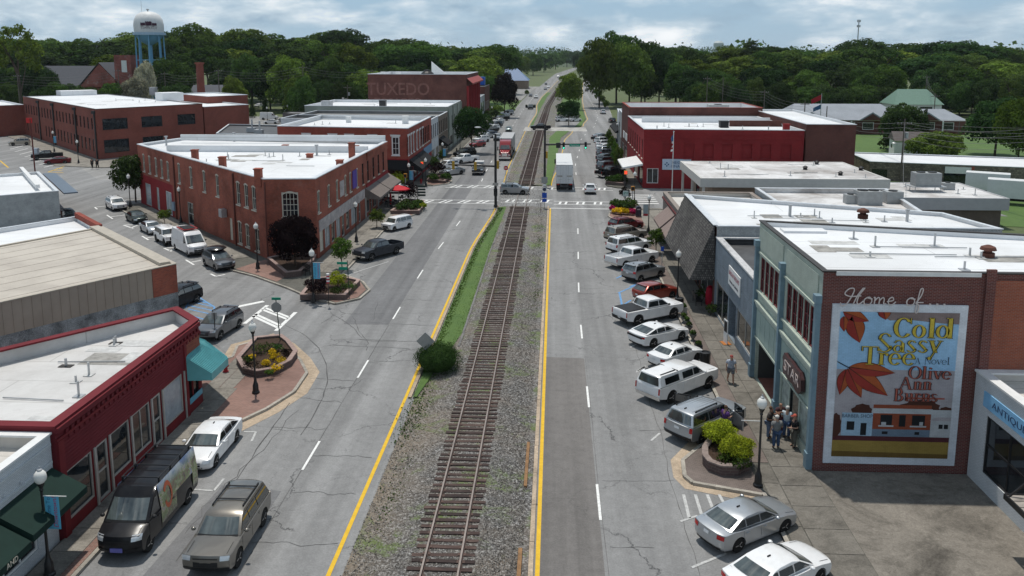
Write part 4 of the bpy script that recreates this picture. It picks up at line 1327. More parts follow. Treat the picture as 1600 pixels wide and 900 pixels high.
for s_,px,py,sz,sx_ in(('TUXEDO',622,140,4.9,.93),('TOBACCO',622,158.5,2.4,1.2)):
 u,z=hit(tx[3],tx[0],px,py)
 p=on_wall(tx[3],d3,n3,u)
 text(s_,FADED,root,(p[0],p[1],z),(HP,0,a3),sz,.006,'faded_lettering',sx=sx_,bold=.05)
x,y=-38.5,262
m=MB();m.add([(x,y,14.8),(x+5,y,14.8),(x,y,19),(x,y+.6,14.8),(x+5,y+.6,14.8),(x,y+.6,19)],[(0,1,2),(5,4,3),(1,4,5,2),(0,2,5,3)]);m.obj('roof_bulkhead',WHITE,root,world=True)
m=MB();m.lathe([(1.9,0),(1.9,.8),(1.1,1.4),(.9,1.8),(.2,1.9)],(-38,250,14.8),10);m.obj('roof_vent',DARK,root,world=True)
for x in(-46,-50.5):chimney(root,x,245,1.2,14.6,16,WHITE)
BLUET=plain('blue_tarp',(.02,.10,.42),.5,var=.1,co='pos')
rt=building('gabled_brick_store','brick store with a grey pitched roof beyond the painted warehouse','store',[(-23.5,285),(-23.5,306),(-45,306),(-45,285)],10.2,BRICKBRN,{0:[(2+k*4,4+k*4,2,5,'far') for k in range(4)]},ROOFG,.3,COPDK)
MB().box(-40,-25,300,305.5,10.3,13.1).obj('blue_tarp',BLUET,rt,world=True)
building('white_front_store','low white fronted shop with two dark openings beyond the warehouse','store',[(-23.6,268.6),(-23.6,284.6),(-44,284.6),(-44,272)],7.6,WHITEBRICK,{0:[(1.5,6,2.2,5.6,'dark'),(8,13,2.2,5.6,'dark')]},ROOFW)
fp=[(-92,162),(-78.2,181.2),(-124.5,226),(-139.8,212.2)]
ops3,ops0=[],[]
n3w=22
LF=math.dist(fp[3],fp[0])
for k in range(n3w):
 u=1.6+(LF-3.2)*(k+.5)/n3w
 ops3.append((u-.55,u+.55,5.9,8.3,'slit'))
 if k not in(2,5,6):
  ops3.append((u-.55,u+.55,1.4,4.0,'slit'))
for px,py,w_ in((180,193,5.2),(237.5,190,4.6),(291.5,187,4.2)):
 u=hit(fp[0],fp[1],px,py)[0]
 ops0.append((u-w_/2,u+w_/2,5.9,8.2,'big'))
 if px<270:
  ops0.append((u-w_/2,u+w_/2,1.2,3.9,'big'))
root=building('brick_factory','large two-storey brick factory with rows of narrow dark windows','factory',fp,10.2,BRICKFACT,{3:ops3,0:ops0},ROOFW,.12,COPDK,.3,.1)
for px in(64,86,120,150):
 u=hit(fp[3],fp[0],px,200)[0]
 d=(V(fp[0])-V(fp[3])).normalized();q=V(fp[3])+d*u+V((d.y,-d.x))*.2
 m=MB();m.cyl((q.x,q.y,.1),(q.x,q.y,9.4),.16,n=6);m.box(q.x-.35,q.x+.35,q.y-.35,q.y+.35,9.3,9.9);m.obj('downpipe',BLACK,root,world=True)
for px,py,w_,h_ in((120,148,9,1.2),(265,156,5,1.8)):
 x,y=G(px,py,10.2);m=MB();m.obox(x,y,10.0,10.2+h_,w_,5,rad(45));m.obj('roof_house',ROOFW,root,world=True)
x,y=G(240,147,10.2);chimney(root,x,y,1.6,10,12,STEEL)
root=building('factory_annex','lower blank brick annex of the factory with white roof','building',[(-78.0,181.4),(-71.3,190.8),(-97,217),(-104,206.4)],9.5,BRICKFACT,{},ROOFW,.2,COPING)
root=building('factory_annex','brick boiler house at the far end of the factory, under the tall chimney','building',[(-84,198),(-77.5,207),(-92,221),(-98.5,212)],11.0,BRICKFACT,{},ROOFW,.2,COPING)
x,y=-102,236
m=MB();m.cyl((x,y,0),(x,y,18.6),1.25,1.1,4);m.box(x-1.0,x+1.0,y-1.0,y+1.0,18.4,18.9)
tag(m.obj('brick_chimney',BRICKFACT),'tall square brick chimney stack rising behind the factory','chimney')
building('low_brick_wing','low brick building with white roof left of the factory','building',[(-146,205),(-139.9,212.4),(-160,233),(-178,214)],8.0,BRICKFACT,{},ROOFW,.3,COPING)
root=building('dark_roof_rear_building','small building with black roof and silver vents between factory and corner block','building',[(-66,158.5),(-50,155.5),(-50,176),(-72,180)],5.8,STUCCODK,{},ROOFB,.25,COPING)
for x,y in((-61,164),(-56,168),(-58,160)):
 m=MB();m.box(x-.8,x+.8,y-.6,y+.6,5.6,6.5);m.cyl((x+.2,y,6.4),(x+.2,y,8.2),.18,n=8);m.obj('roof_unit',STEEL,root,world=True)
SHED=plain('grey_shed_wall',(.14,.13,.13),.7,var=.1,co='pos')
building('flat_roof_shed','long dark grey flat roofed shed at the edge of a car park','shed',[(-75,226),(-58,222),(-58,229),(-75,233)],5.0,SHED,{},ROOFG,.1,COPDK)
MINT=plain('mint_render',(.38,.43,.375),.7,var=.12,scale=.8,co='pos',fine=.3)
MINTD=plain('mint_panel',(.30,.38,.345),.7,var=.1,scale=.9,co='pos')
BLUEG=plain('blue_grey_trim',(.17,.25,.30),.6,var=.2,scale=1.4,co='pos')
WINRED=plain('oxblood_frame',(.16,.025,.03),.5,var=.12,co='pos')
STY['redgrid']['fr']=WINRED
mp_=[(13.3,52.6),(13.3,40.0),(40,40.0),(40,46.2)]
ops0=[]
for b0 in(52.15,46.2):
 for k in range(5):
  u=52.6-b0+.25+k*1.06
  ops0.append((u,u+.98,6.15,8.35,'redgrid'))
ops0+=[(52.6-52.15,52.6-47.1,.14,2.85,'open',3.2)]
ops0+=[(52.6-46.1,52.6-44.6,.5,2.8,'blank',.2),(52.6-44.4,52.6-42.7,.14,2.8,'dark',.35),(52.6-42.5,52.6-40.8,.75,2.8,'blank',.2)]
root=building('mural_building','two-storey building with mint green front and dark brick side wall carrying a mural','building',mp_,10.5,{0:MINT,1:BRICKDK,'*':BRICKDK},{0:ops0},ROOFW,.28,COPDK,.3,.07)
for y in(52.45,46.55,40.18):
 pbox(root,'pilaster',BLUEG,13.05,13.297,y-.17,y+.17,.15,8.9)
 pbox(root,'capital',BLUEG,12.98,13.297,y-.24,y+.24,8.9,9.3)
 pbox(root,'pilaster_base',BLUEG,12.98,13.297,y-.22,y+.22,.14,1.0)
for y0,y1 in((46.75,52.25),(40.38,46.35)):
 for k,(z,pr) in enumerate(((4.95,.10),(5.12,.16),(5.30,.22))):
  pbox(root,'moulding',MINT,13.297-pr,13.297,y0,y1,z,z+.12)
 pbox(root,'moulding',MINT,13.2,13.297,y0,y1,2.9,3.02)
 n_=5
 for k in range(n_):
  w_=(y1-y0)/n_
  pbox(root,'panel',MINTD,13.255,13.297,y0+k*w_+.03,y0+(k+1)*w_-.03,3.08,4.85)
 pbox(root,'window_sill',MINT,13.15,13.297,y0,y1,6.0,6.11)
pbox(root,'moulding',MINT,13.2,13.297,40.4,52.2,8.5,8.62)
pbox(root,'frieze_panel',MINT,13.255,13.297,40.6,46.2,8.85,10.2);pbox(root,'frieze_panel',MINT,13.255,13.297,46.9,52.1,8.85,10.2)
PICT=plain('painted_panel',(.30,.34,.31),.6,var=.55,scale=2.2,co='pos')
pbox(root,'painted_panel',PICT,13.36,13.4,40.85,42.45,.8,2.78)
pbox(root,'painted_panel',PICT,13.36,13.4,44.65,46.05,.55,2.78)
m=MB().box(13.5,16.5,47.1,52.15,.1,.15);m.obj('passage_floor',plain('red_tile_floor',(.22,.09,.07),.7,var=.2,co='pos'),root,world=True)
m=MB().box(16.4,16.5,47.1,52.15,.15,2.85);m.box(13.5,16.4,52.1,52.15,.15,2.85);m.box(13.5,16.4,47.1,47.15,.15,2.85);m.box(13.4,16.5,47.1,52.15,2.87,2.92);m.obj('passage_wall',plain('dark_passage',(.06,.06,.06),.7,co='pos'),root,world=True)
pbox(root,'pilaster',BRICKDK,21.05,21.5,39.85,39.997,0,10.75)
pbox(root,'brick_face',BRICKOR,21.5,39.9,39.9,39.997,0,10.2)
pbox(root,'white_strip',WHITE,13.9,20.8,39.9,39.997,10.36,10.56)
for px,py in((1543,402),(1348,341),(1255,362)):
 x,y=G(px,py,10.22)
 m=MB()
 if px==1255:
  m.box(x-1.3,x+1.3,y-.5,y+.5,10.2,10.36);nm_,mm_='roof_hatch',ROOFW
 else:
  m.lathe([(.34,0),(.34,.28),(.2,.32),(.2,.4),(.42,.44),(.36,.6),(.12,.7),(.02,.72)],(x,y,10.2),10);nm_,mm_='roof_vent',plain('rusty_vent',(.12,.05,.035),.7,co='pos')
 m.obj(nm_,mm_,root,world=True)
SIGNM=plain('sign_maroon',(.045,.012,.014),.4,co='pos')
sg=thing('marquee_sign','dark maroon cut-out sign with bulb letters on the mint front','sign',(13.1,43.2,3.5))
m=MB()
pts=[(-1.75,-.35),(-1.55,-.62),(-1.1,-.5),(-.6,-.62),(.2,-.52),(.7,-.62),(1.3,-.62),(1.75,-.3),(1.7,.3),(1.35,.6),(.6,.55),(-.2,.62),(-.9,.55),(-1.5,.62),(-1.8,.25),(-1.65,0)]
pl3=[(-.12,-a,b+.5) for a,b in pts]
n_=len(pl3)
m.add(pl3+[(.1,p[1],p[2]) for p in pl3],[tuple(range(n_)),]+[((i+1)%n_,i,n_+i,n_+(i+1)%n_) for i in range(n_)])
m.obj('sign_board',SIGNM,sg)
text('STAR',plain('sign_bulb',(.55,.45,.42),.4,var=.3,scale=9),sg,(-.14,0,.5),(HP,0,-HP),.86,.01,sx=1.4,world=False)
mu=thing('mural','white bordered painted mural of leaves, a small shop row and large lettering','mural',(17.06,39.9,4.75))
MW={}
def mcol(n,c,v=.12):
 MW[n]=brickmat('mural_'+n,c,sc3(c,.93),sc3(c,.72),sc3(c,.8),.14,ms=.006,big=.9)
for n,c in dict(border=(.68,.71,.76),sky=(.34,.55,.76),dusk=(.42,.39,.41),cloud=(.26,.20,.19),leaf=(.40,.10,.035),leafred=(.32,.045,.035),leafdk=(.075,.03,.02),yellow=(.62,.47,.07),ink=(.02,.02,.03),coral=(.42,.12,.085),wheat=(.33,.23,.06),wheatdk=(.16,.10,.03),soil=(.10,.03,.035),shopblue=(.36,.52,.66),shopbrick=(.28,.075,.04),base=(.16,.22,.29),pale=(.48,.5,.52),bush=(.085,.035,.025),dark=(.02,.022,.025)).items():
 mcol(n,c)
MXW,MZH=5.74,7.6
def mz(d):
 return-d
def mpoly(nm,mat,pts,d,parent=mu):
 """flat painted patch: pts in fractions of the picture, d its layer"""
 Y=-.004*d
 vs=[((u-.5)*MXW,Y-.02,(.5-v)*MZH) for u,v in pts]
 A=sum(vs[i-1][0]*vs[i][2]-vs[i][0]*vs[i-1][2] for i in range(len(vs)))
 if A<0:
  vs=vs[::-1]
 return MB().poly(vs).obj(nm,MW[mat],parent)
def mrect(nm,mat,u0,u1,v0,v1,d):
 return mpoly(nm,mat,[(u0,v0),(u1,v0),(u1,v1),(u0,v1)],d)
MXo,MZo=MXW,MZH
MB().box(-MXW/2-.38,MXW/2+.38,-.017,.09,-MZH/2-.38,MZH/2+.38).obj('border',MW['border'],mu)
mrect('sky','sky',0,1,0,.39,1)
mrect('dusk_sky','dusk',0,1,.39,.86,1)
mpoly('cloud','cloud',[(.3,0),(1,0),(1,.075),(.85,.07),(.6,.05),(.42,.055)],2)
mpoly('wheat_field','wheat',[(0,.88),(1,.88),(1,1),(0,1)],2)
mpoly('field_edge','wheatdk',[(0,.96),(1,.97),(1,1),(0,1)],3)
mrect('soil_band','soil',0,1,.852,.885,3)
def oval_leaf(cx,cy,ln,wd,a,mat):
 """a plain pointed oval leaf with a midrib; cx, cy is its stalk end"""
 ca,sa=math.cos(a),math.sin(a)
 def at(t,o):
  x,y=t*ln,o
  return(min(max(cx+x*ca-y*sa,0),1),min(max(cy+(x*sa+y*ca)*MXW/MZH,0),1))
 for k,(m_,g_,d) in enumerate((('leafdk',.006,4),(mat,0,5))):
  up=[at(i/12,(wd+g_)*math.sin(math.pi*(i/12)**.8)) for i in range(13)]
  dn=[at(i/12,-(wd+g_)*math.sin(math.pi*(i/12)**.8)) for i in range(11,0,-1)]
  mpoly('leaf' if k else 'leaf_edge',m_,up+dn,d)
 mpoly('leaf_half','leafred',[at(i/12,0) for i in range(13)]+[at(i/12,wd*.98*math.sin(math.pi*(i/12)**.8)) for i in range(11,0,-1)],6)
 mpoly('vein','leafdk',[at(0,.004),at(1,.001),at(1,-.001),at(0,-.004)],7)
for q in((.02,.0,.24,.05,.35,'leaf'),(.10,.03,.25,.075,1.25,'leaf'),(.03,.03,.14,.035,1.5,'leaf'),(.36,-.03,.11,.05,1.35,'leaf'),(.10,.375,.40,.06,.12,'leaf'),(.10,.38,.43,.075,.62,'leaf'),(.09,.385,.30,.06,1.1,'leaf'),(.08,.39,.24,.05,1.75,'leaf')):
 oval_leaf(*q)
mpoly('stem','ink',[(.0,.335),(.11,.38),(.11,.387),(.0,.342)],8)
for cx,cy,rx,ry in((.24,.68,.09,.05),(.74,.645,.17,.05),(.95,.68,.07,.04),(.02,.78,.05,.08)):
 mpoly('painted_tree','bush',[(min(max(cx+rx*math.cos(t*.314)*(1+.12*(t%3-1)),0),1),cy+ry*math.sin(t*.314)*(1+.1*(t%2))) for t in range(20)],4)
mrect('painted_shop','shopblue',.07,.335,.69,.85,6)
mrect('painted_shop','shopbrick',.335,.83,.63,.81,6);mrect('painted_cornice','pale',.325,.84,.655,.69,7);mrect('painted_base','base',.335,.83,.80,.85,7)
mpoly('painted_shop','pale',[(.83,.66),(1,.66),(1,.85),(.83,.85)],6)
mpoly('painted_porch','dusk',[(.82,.735),(.87,.71),(1,.71),(1,.735)],7)
for u0,u1,v0,v1 in((.115,.18,.75,.81),(.235,.285,.76,.845),(.40,.5,.70,.77),(.56,.615,.70,.78),(.67,.78,.70,.77),(.9,.935,.76,.79),(.945,.98,.76,.79),(.42,.47,.815,.835),(.7,.74,.815,.835)):
 mrect('painted_window','dark',u0,u1,v0,v1,8)
for u0,u1,v0,v1 in((.385,.515,.772,.782),(.655,.795,.772,.782),(.41,.45,.75,.77),(.735,.765,.745,.77)):
 mrect('painted_sill','pale',u0,u1,v0,v1,9)
text('BARBER SHOP',MW['base'],mu,(-MXW*.5+MXW*.20,-.06,MZH*(.5-.712)),(HP,0,0),.27,.002,'painted_lettering',sx=.9,world=False)
def arc(m,cx,cy,rx,ry,th,tn,a0,a1,n=18):
 P=[]
 for k in range(n+1):
  t=rad(a0+(a1-a0)*k/n)
  P.append(((cx+rx*math.cos(t),cy+ry*math.sin(t)),(cx+(rx-th)*math.cos(t),cy+(ry-tn)*math.sin(t))))
 for(o0,i0),(o1,i1) in zip(P,P[1:]):
  m.add([(o0[0],0,o0[1]),(o1[0],0,o1[1]),(i1[0],0,i1[1]),(i0[0],0,i0[1])],[(0,3,2,1) if a1>a0 else(0,1,2,3)])
def bar(m,x0,y0,x1,y1,w):
 m.add([(x0,0,y0),(x0+w,0,y0),(x1+w,0,y1),(x1,0,y1)],[(0,1,2,3) if y1>y0 else(3,2,1,0)])
def sf(m,x,y,w,h=.04):
 m.add([(x-w/2,0,y),(x+w/2,0,y),(x+w/2,0,y+h),(x-w/2,0,y+h)],[(0,1,2,3)])
def glyph(m,c,x,y,s,th):
 """draws a letter with its foot at x, y; returns its width"""
 g=MB();tn=.045
 if c=='C':arc(g,.46,.5,.46,.52,th,tn,38,322);bar(g,.80,.70,.80,1.0,tn);w=.9
 elif c=='O':arc(g,.48,.5,.48,.52,th,tn,0,360,26);w=.98
 elif c=='o':arc(g,.33,.32,.33,.34,th*.8,tn,0,360,22);w=.70
 elif c in 'li':
  bar(g,.12,0,.12,1.02 if c=='l' else.64,th);sf(g,.12+th/2,-.02,.34)
  sf(g,.08+th/2,.99 if c=='l' else.62,.22)
  if c=='i':arc(g,.12+th/2,.86,.075,.075,.074,.074,0,360,10)
  w=.42
 elif c=='d':arc(g,.33,.32,.33,.34,th*.8,tn,0,360,22);bar(g,.58,0,.58,1.02,th);sf(g,.68,-.02,.26);sf(g,.58,.99,.2);w=.86
 elif c=='S':arc(g,.36,.75,.32,.27,th*.7,tn,20,200,14);arc(g,.36,.25,.36,.27,th*.7,tn,-160,20,14);bar(g,.58,.18,.03,.72,th);w=.78
 elif c=='s':arc(g,.25,.48,.21,.17,th*.5,tn,20,200,12);arc(g,.25,.15,.23,.17,th*.5,tn,-160,20,12);bar(g,.36,.13,.04,.45,th*.9);w=.55
 elif c=='a':arc(g,.27,.46,.22,.19,tn,tn,10,170,10);arc(g,.25,.18,.24,.20,th*.6,tn,0,360,18);bar(g,.42,0,.42,.5,th*.8);sf(g,.54,-.02,.2);w=.68
 elif c=='y' or c=='v':
  bar(g,.02,.64,.26,0,th);bar(g,.56,.64,.32 if c=='v' else.08,0 if c=='v' else-.34,tn);sf(g,.1,.62,.32);sf(g,.56,.62,.24)
  if c=='y':arc(g,.06,-.32,.09,.09,.08,.08,0,360,10)
  w=.64
 elif c=='T':bar(g,.36,0,.36,.98,th);sf(g,.36+th/2,-.02,.42);g.add([(0,0,.95),(.86,0,.95),(.86,0,1.0),(0,0,1.0)],[(0,1,2,3)]);bar(g,0,.74,0,.96,tn);bar(g,.82,.74,.82,.96,tn);w=.84
 elif c=='r':bar(g,.1,0,.1,.64,th);sf(g,.17,-.02,.32);sf(g,.1,.62,.2);arc(g,.38,.46,.18,.2,tn,tn,60,160,8);arc(g,.46,.56,.08,.08,.079,.079,0,360,10);w=.54
 elif c=='e':arc(g,.33,.32,.33,.34,th*.8,tn,5,320,22);g.add([(.1,0,.32),(.64,0,.32),(.64,0,.365),(.1,0,.365)],[(0,1,2,3)]);w=.7
 elif c=='A':bar(g,.02,0,.38,1.02,tn);bar(g,.72,0,.36,1.02,th) if False else g.add([(.70,0,0),(.70+th,0,0),(.40+th*.6,0,1.02),(.36,0,1.02)],[(0,1,2,3)]);g.add([(.16,0,.34),(.66,0,.34),(.66,0,.385),(.16,0,.385)],[(0,1,2,3)]);sf(g,.03,-.02,.26);sf(g,.77,-.02,.34);w=.98
 elif c=='N':bar(g,.1,0,.1,1,tn);bar(g,.72,0,.72,1,tn);g.add([(.08,0,1.0),(.08+th,0,1.0),(.76,0,0),(.72,0,0)],[(3,2,1,0)]);sf(g,.12,-.02,.24);sf(g,.72,.98,.24);w=.9
 elif c in 'nu':
  bar(g,.1,0,.1,.64,th);bar(g,.46,0,.46,.64 if c=='u' else.46,th)
  if c=='n':arc(g,.34+th/2,.44,.24,.22,th,tn,0,130,10);sf(g,.17,-.02,.3);sf(g,.53,-.02,.3)
  else:arc(g,.34,.2,.24,.22,tn,tn,180,320,10);sf(g,.08,.62,.24);sf(g,.46,.62,.2);sf(g,.6,-.02,.18)
  w=.72
 elif c=='B':bar(g,.1,0,.1,1,th);arc(g,.3,.75,.34,.27,th,tn,-88,90,12);arc(g,.3,.25,.42,.27,th,tn,-90,88,12);sf(g,.2,-.02,.36);sf(g,.2,.98,.36);w=.8
 else:w=.4
 for q in g.v:
  m.v.append((x+q[0]*s,q[1],y+q[2]*s))
 o=len(m.v)-len(g.v)
 m.f+=[tuple(i+o for i in f) for f in g.f];m.m+=g.m
 return w*s
def word(wd,u,v,s,mat,th=.15,d=11,sp=.02,out_=True):
 x,z=(u-.5)*MXW,(.5-v)*MZH
 for off,mt_,dd in(((-.035,.0),'ink',d),((.035,-.02),'ink',d+.3),((0,0),mat,d+1)) if out_ else(((0,0),mat,d),):
  m=MB();xx=x+off[0]
  for c in wd:
   xx+=glyph(m,c,xx,z+off[1],s,th)+sp*s
  m.v=[(a,-.02-.004*dd,b) for a,_,b in m.v]
  m.obj('painted_lettering',MW[mat if mt_!='ink' else 'ink'],mu)
word('Cold',.455,.165,.98,'yellow',.2)
word('Sassy',.33,.265,.94,'yellow',.17)
word('Tree',.20,.352,.93,'yellow',.17)
word('A',.655,.345,.30,'ink',.1,out_=False);word('Novel',.735,.345,.36,'ink',.1,out_=False)
word('Olive',.61,.445,.64,'coral',.14)
word('Ann',.545,.518,.63,'coral',.14)
word('Burns',.50,.60,.63,'coral',.14)
mrect('painted_underline','coral',.60,.93,.575,.585,12)
def script(strokes,r,mat,par):
 for st in strokes:
  m=MB()
  P=[V((x,-.06,z)) for x,z in st]
  Q=[]
  for i in range(len(P)-1):
   a,b,c,d=P[max(i-1,0)],P[i],P[i+1],P[min(i+2,len(P)-1)]
   for k in range(5):
    t=k/5
    Q.append(.5*((2*b)+(c-a)*t+(2*a-5*b+4*c-d)*t*t+(3*b-a-3*c+d)*t**3))
  Q.append(P[-1])
  m.tube(Q,r,5)
  m.obj('script_stroke',mat,par)
S_=[[(-.05,.1),(.0,-.05),(.2,.05),(.42,.55),(.45,.8),(.25,.78),(.1,.55),(.3,.42),(.75,.45)],[(.45,.02),(.62,.5),(.82,.85)],[(.88,.85),(.66,.45),(.6,.1),(.7,.05),(.85,.2)],[(1.0,.38),(.88,.25),(.9,.05),(1.08,.02),(1.18,.2),(1.1,.38),(1.0,.36),(1.2,.3)],[(1.25,.35),(1.3,.38),(1.28,.05)],[(1.28,.2),(1.42,.38),(1.48,.3),(1.46,.05)],[(1.46,.2),(1.6,.38),(1.66,.3),(1.65,.08),(1.75,.08)],[(1.78,.18),(2.02,.25),(1.98,.4),(1.85,.3),(1.84,.08),(1.98,.03),(2.12,.18)],[(2.68,.38),(2.56,.25),(2.58,.05),(2.76,.02),(2.86,.2),(2.78,.38),(2.68,.36),(2.88,.32)],[(2.9,.1),(3.1,.5),(3.16,.82),(3.06,.8),(2.98,.3),(2.92,-.3),(3.0,-.32),(3.04,.0),(2.92,.14),(3.2,.16)]]
script([[(x*1.22-2.85,z*1.02+MZH/2+.36) for x,z in st] for st in S_],.03,plain('pale_script',(.66,.58,.55),.5),mu)
m=MB()
for k in range(3):
 m.box(1.35+k*.34,1.43+k*.34,-.08,-.02,MZH/2+.40,MZH/2+.47)
m.obj('script_dots',MC['pale_script'],mu)
ap=[(20.95,39.85),(20.95,33.2),(20.95,20),(42,20),(42,39.85)]
ops=[(1.3,5.3,1.0,3.9,'blackgrid'),]
root=building('antiques_shop','white painted shop with black framed corner window and a blue name board','shop',ap,5.6,{'*':WHITEBRICK},{0:ops,1:[(.3,1.5,.1,2.3,'dark')]},ROOFC,.5,WHITE,.5,.1)
pbox(root,'name_board',plain('sky_blue_board',(.22,.46,.70),.6,var=.08,co='pos'),20.9,20.947,34.2,38.9,4.25,5.0)
text('ANTIQUES',plain('navy_lettering',(.03,.06,.14),.6),root,(20.885,36.5,4.62),(HP,0,-HP),.46,.004,sx=1.45)
m=MB()
for k in range(9):
 m.box(19.3,20.9,33.2-k*.5-.22,33.2-k*.5+.22,2.55,2.62)
cn=m.obj('canopy_sheet',plain('rusted_sheet',(.40,.36,.32),.5,.2,var=.45,scale=1.5,co='pos'),root,world=True)
m=MB();m.box(19.22,19.3,28,33.5,2.4,2.64);m.box(19.22,20.93,33.45,33.53,2.4,2.64);m.beam((19.3,33.3,2.6),(20.9,33.3,4.2),.07,.07);m.beam((19.3,30,2.6),(20.9,30,4.2),.07,.07);m.obj('canopy_frame',BLACK,root,world=True)
bp=[(13.35,66.4),(13.35,52.8),(36,50),(36,66.4)]
SLATE=plain('slate_blue_front',(.17,.205,.24),.7,var=.18,scale=.9,co='pos',fine=.3)
ops=[(.6,5.2,.2,3.0,'store2',.6),(5.6,8.0,.14,3.0,'open',2.4),(8.3,13.2,.9,3.0,'store2',.5)]
root=building('slate_front_shop','one-storey shop with slate blue panelled front and black tar roof','shop',bp,6.3,{0:SLATE,'*':BRICKDK},{0:ops},ROOFB,.45,concrete('chalky_coping',(.5,.5,.5)),.5,.12)
for k in range(6):
 pbox(root,'front_panel',SLATE,13.31,13.347,52.95+k*2.24,52.95+(k+1)*2.24-.03,4.6,6.2)
 pbox(root,'front_panel',SLATE,13.3,13.347,52.95+k*2.24,52.95+(k+1)*2.24-.03,3.1,4.56)
sg=thing('shop_sign','white sign with a red and a dark line of lettering on the slate blue front','sign',(13.27,58.9,4.75))
MB().box(-.05,.02,-1.9,1.9,-.65,.75).obj('sign_board',WHITE,sg)
text('BACK IN THE DAYS',plain('red_lettering',(.3,.02,.05),.6),sg,(-.06,0,.28),(HP,0,-HP),.44,.003,sx=.85,world=False)
text('Antiques and Collectibles',plain('dark_lettering',(.03,.03,.05),.6),sg,(-.06,0,-.3),(HP,0,-HP),.30,.003,sx=.95,world=False)
m=MB().box(15.6,15.7,58.2,61.0,.14,3.0);m.obj('recess_wall',WOOD,root,world=True)
kp=[(13.4,82.0),(13.4,66.6),(36,66.6),(34.4,73.4)]
SHING=brickmat('cedar_shingle',(.17,.16,.15),(.075,.07,.068),(.035,.033,.032),(.23,.22,.20),.3,.16,.2,.02)
root=building('shingled_mansard_shop','shop with steep grey shingled mansard front and white roof','shop',kp,7.2,{0:BRICKBRN,'*':STUCCO},{0:[(1,6,.4,2.5,'store2',.5),(7,8.2,.14,2.5,'dark'),(9,14.6,.4,2.5,'store2',.5)]},ROOFW,.25,COPING,.4)
m=MB()
zt,zb,xo=7.25,2.7,11.35
m.poly([(13.2,66.65,zt),(13.2,81.9,zt),(xo,81.9,zb),(xo,66.65,zb)][::-1])
m.poly([(13.2,66.65,zt),(xo,66.65,zb),(13.4,66.65,zb)])
m.poly([(13.2,81.9,zt),(13.4,81.9,zb),(xo,81.9,zb)])
m.poly([(xo,66.65,zb),(xo,81.9,zb),(13.4,81.9,zb),(13.4,66.65,zb)])
mn=m.obj('mansard',SHING,root,world=True)
m=MB()
for k in range(20):
 t0=k/20
 x,z=13.2+(xo-13.2)*t0,zt+(zb-zt)*t0
 y=66.65
 while y<81.6:
  w_=R.uniform(.22,.5)
  x2,z2=13.2+(xo-13.2)*(t0+.048),zt+(zb-zt)*(t0+.048)
  o_=R.uniform(.015,.05)
  m.add([(x-.005,y,z),(x-.005,y+w_-.02,z),(x2-o_,y+w_-.02,z2+R.uniform(-.02,.02)),(x2-o_,y,z2)],[(3,2,1,0)])
  y+=w_
m.obj('shingles',SHING,root,world=True,kind='stuff')
pbox(root,'ridge_flashing',COPING,13.1,13.45,66.6,82.0,7.292,7.36)
for px,py in((1234,338),(1417,346)):
 x,y=G(px,py,6.95);m=MB();m.cyl((x,y,6.9),(x,y,7.9),.13,n=8);m.cyl((x,y,7.9),(x,y,8.0),.2,n=8);m.obj('roof_vent',STEEL,root,world=True)
np_=[(13.4,99.5),(13.4,82.4),(24,78.7),(24,99.5)]
BROWNP=plain('taupe_stucco',(.25,.215,.19),.8,var=.15,co='pos')
root=building('corner_taupe_shop','low taupe corner shop with two brown slanted awnings','shop',np_,4.6,{0:BROWNP,'*':BROWNP},{0:[(2,7,.4,2.4,'store2'),(8,9.2,.14,2.4,'door'),(10,16,.4,2.4,'store2')]},ROOFC,.5,BROWNP,.5)
BRAWN=plain('brown_awning',(.23,.175,.155),.7,var=.1,co='pos')
for y0,y1 in((84.0,88.3),(89.0,94.4)):
 awning(root,13.4,y0,y1,3.9,2.4,1.7,.22,BRAWN,-1)
pbox(root,'brown_fascia',plain('maroon_fascia',(.12,.03,.03),.6,co='pos'),13.25,13.397,82.3,99.4,3.92,4.1)
root=building('plant_roof_building','grey building whose roof carries several air conditioning units','building',[(24.3,99.3),(24.3,78.2),(36,73.4),(39.8,99.3)],5.2,STUCCO,{},ROOFD,.5,COPING,.4)
def hvac(x,y,z,sx,sy,h,lab,fans=2):
 t_=thing('air_conditioner',lab,'air conditioner',(x,y,z),0,'air conditioners on the roofs')
 m=MB().box(-sx/2,sx/2,-sy/2,sy/2,0,h)
 for k in range(5):
  m.box(-sx/2-.02,sx/2+.02,-sy/2-.02,sy/2+.02,h*(.12+k*.17),h*(.12+k*.17)+.03)
 m.obj('cabinet',plain('hvac_grey',(.34,.35,.35),.5,.2,var=.12),t_)
 for k in range(fans):
  m=MB();m.lathe([(sy*.32,0),(sy*.32,.1),(sy*.1,.12)],((k-(fans-1)/2)*sx*.45,0,h),12);m.obj('fan',DARK,t_)
for px,py,sx_,sy_,h_,lab,f_ in((1328,317,1.2,1.1,1.0,'small dark air conditioner, leftmost on the grey roof',1),(1355,318,2.6,1.8,1.5,'pale green-grey double fan air conditioner in the middle of the grey roof',2),(1394,316,1.8,1.5,1.3,'boxy grey air conditioner right of the double fan unit',1)):
 x,y=G(px,py,4.75);hvac(x,y,4.72,sx_,sy_,h_,lab,f_)
op_=[(18.6,121),(18.6,103.8),(42,103.8),(42,121)]
FASC=plain('pale_fascia',(.52,.51,.48),.6,var=.06,co='pos')
root=building('fascia_office','low brown brick office under a deep pale fascia and stained flat roof','office',[(20.4,119.5),(20.4,105),(40,105),(40,119.5)],4.4,BRICKTAN,{0:[(2,5,1,3,'dark'),(7,12,.2,3,'dark')]},ROOFD,.1,COPDK,.2)
m=MB()
ring(m,op_,inset(op_,.3),4.55,5.7)
m.poly([(*p,4.56) for p in op_][::-1]);m.poly([(*p,5.66) for p in inset(op_,.25)],1)
m.obj('roof',[FASC,ROOFD],root,world=True)
m=MB()
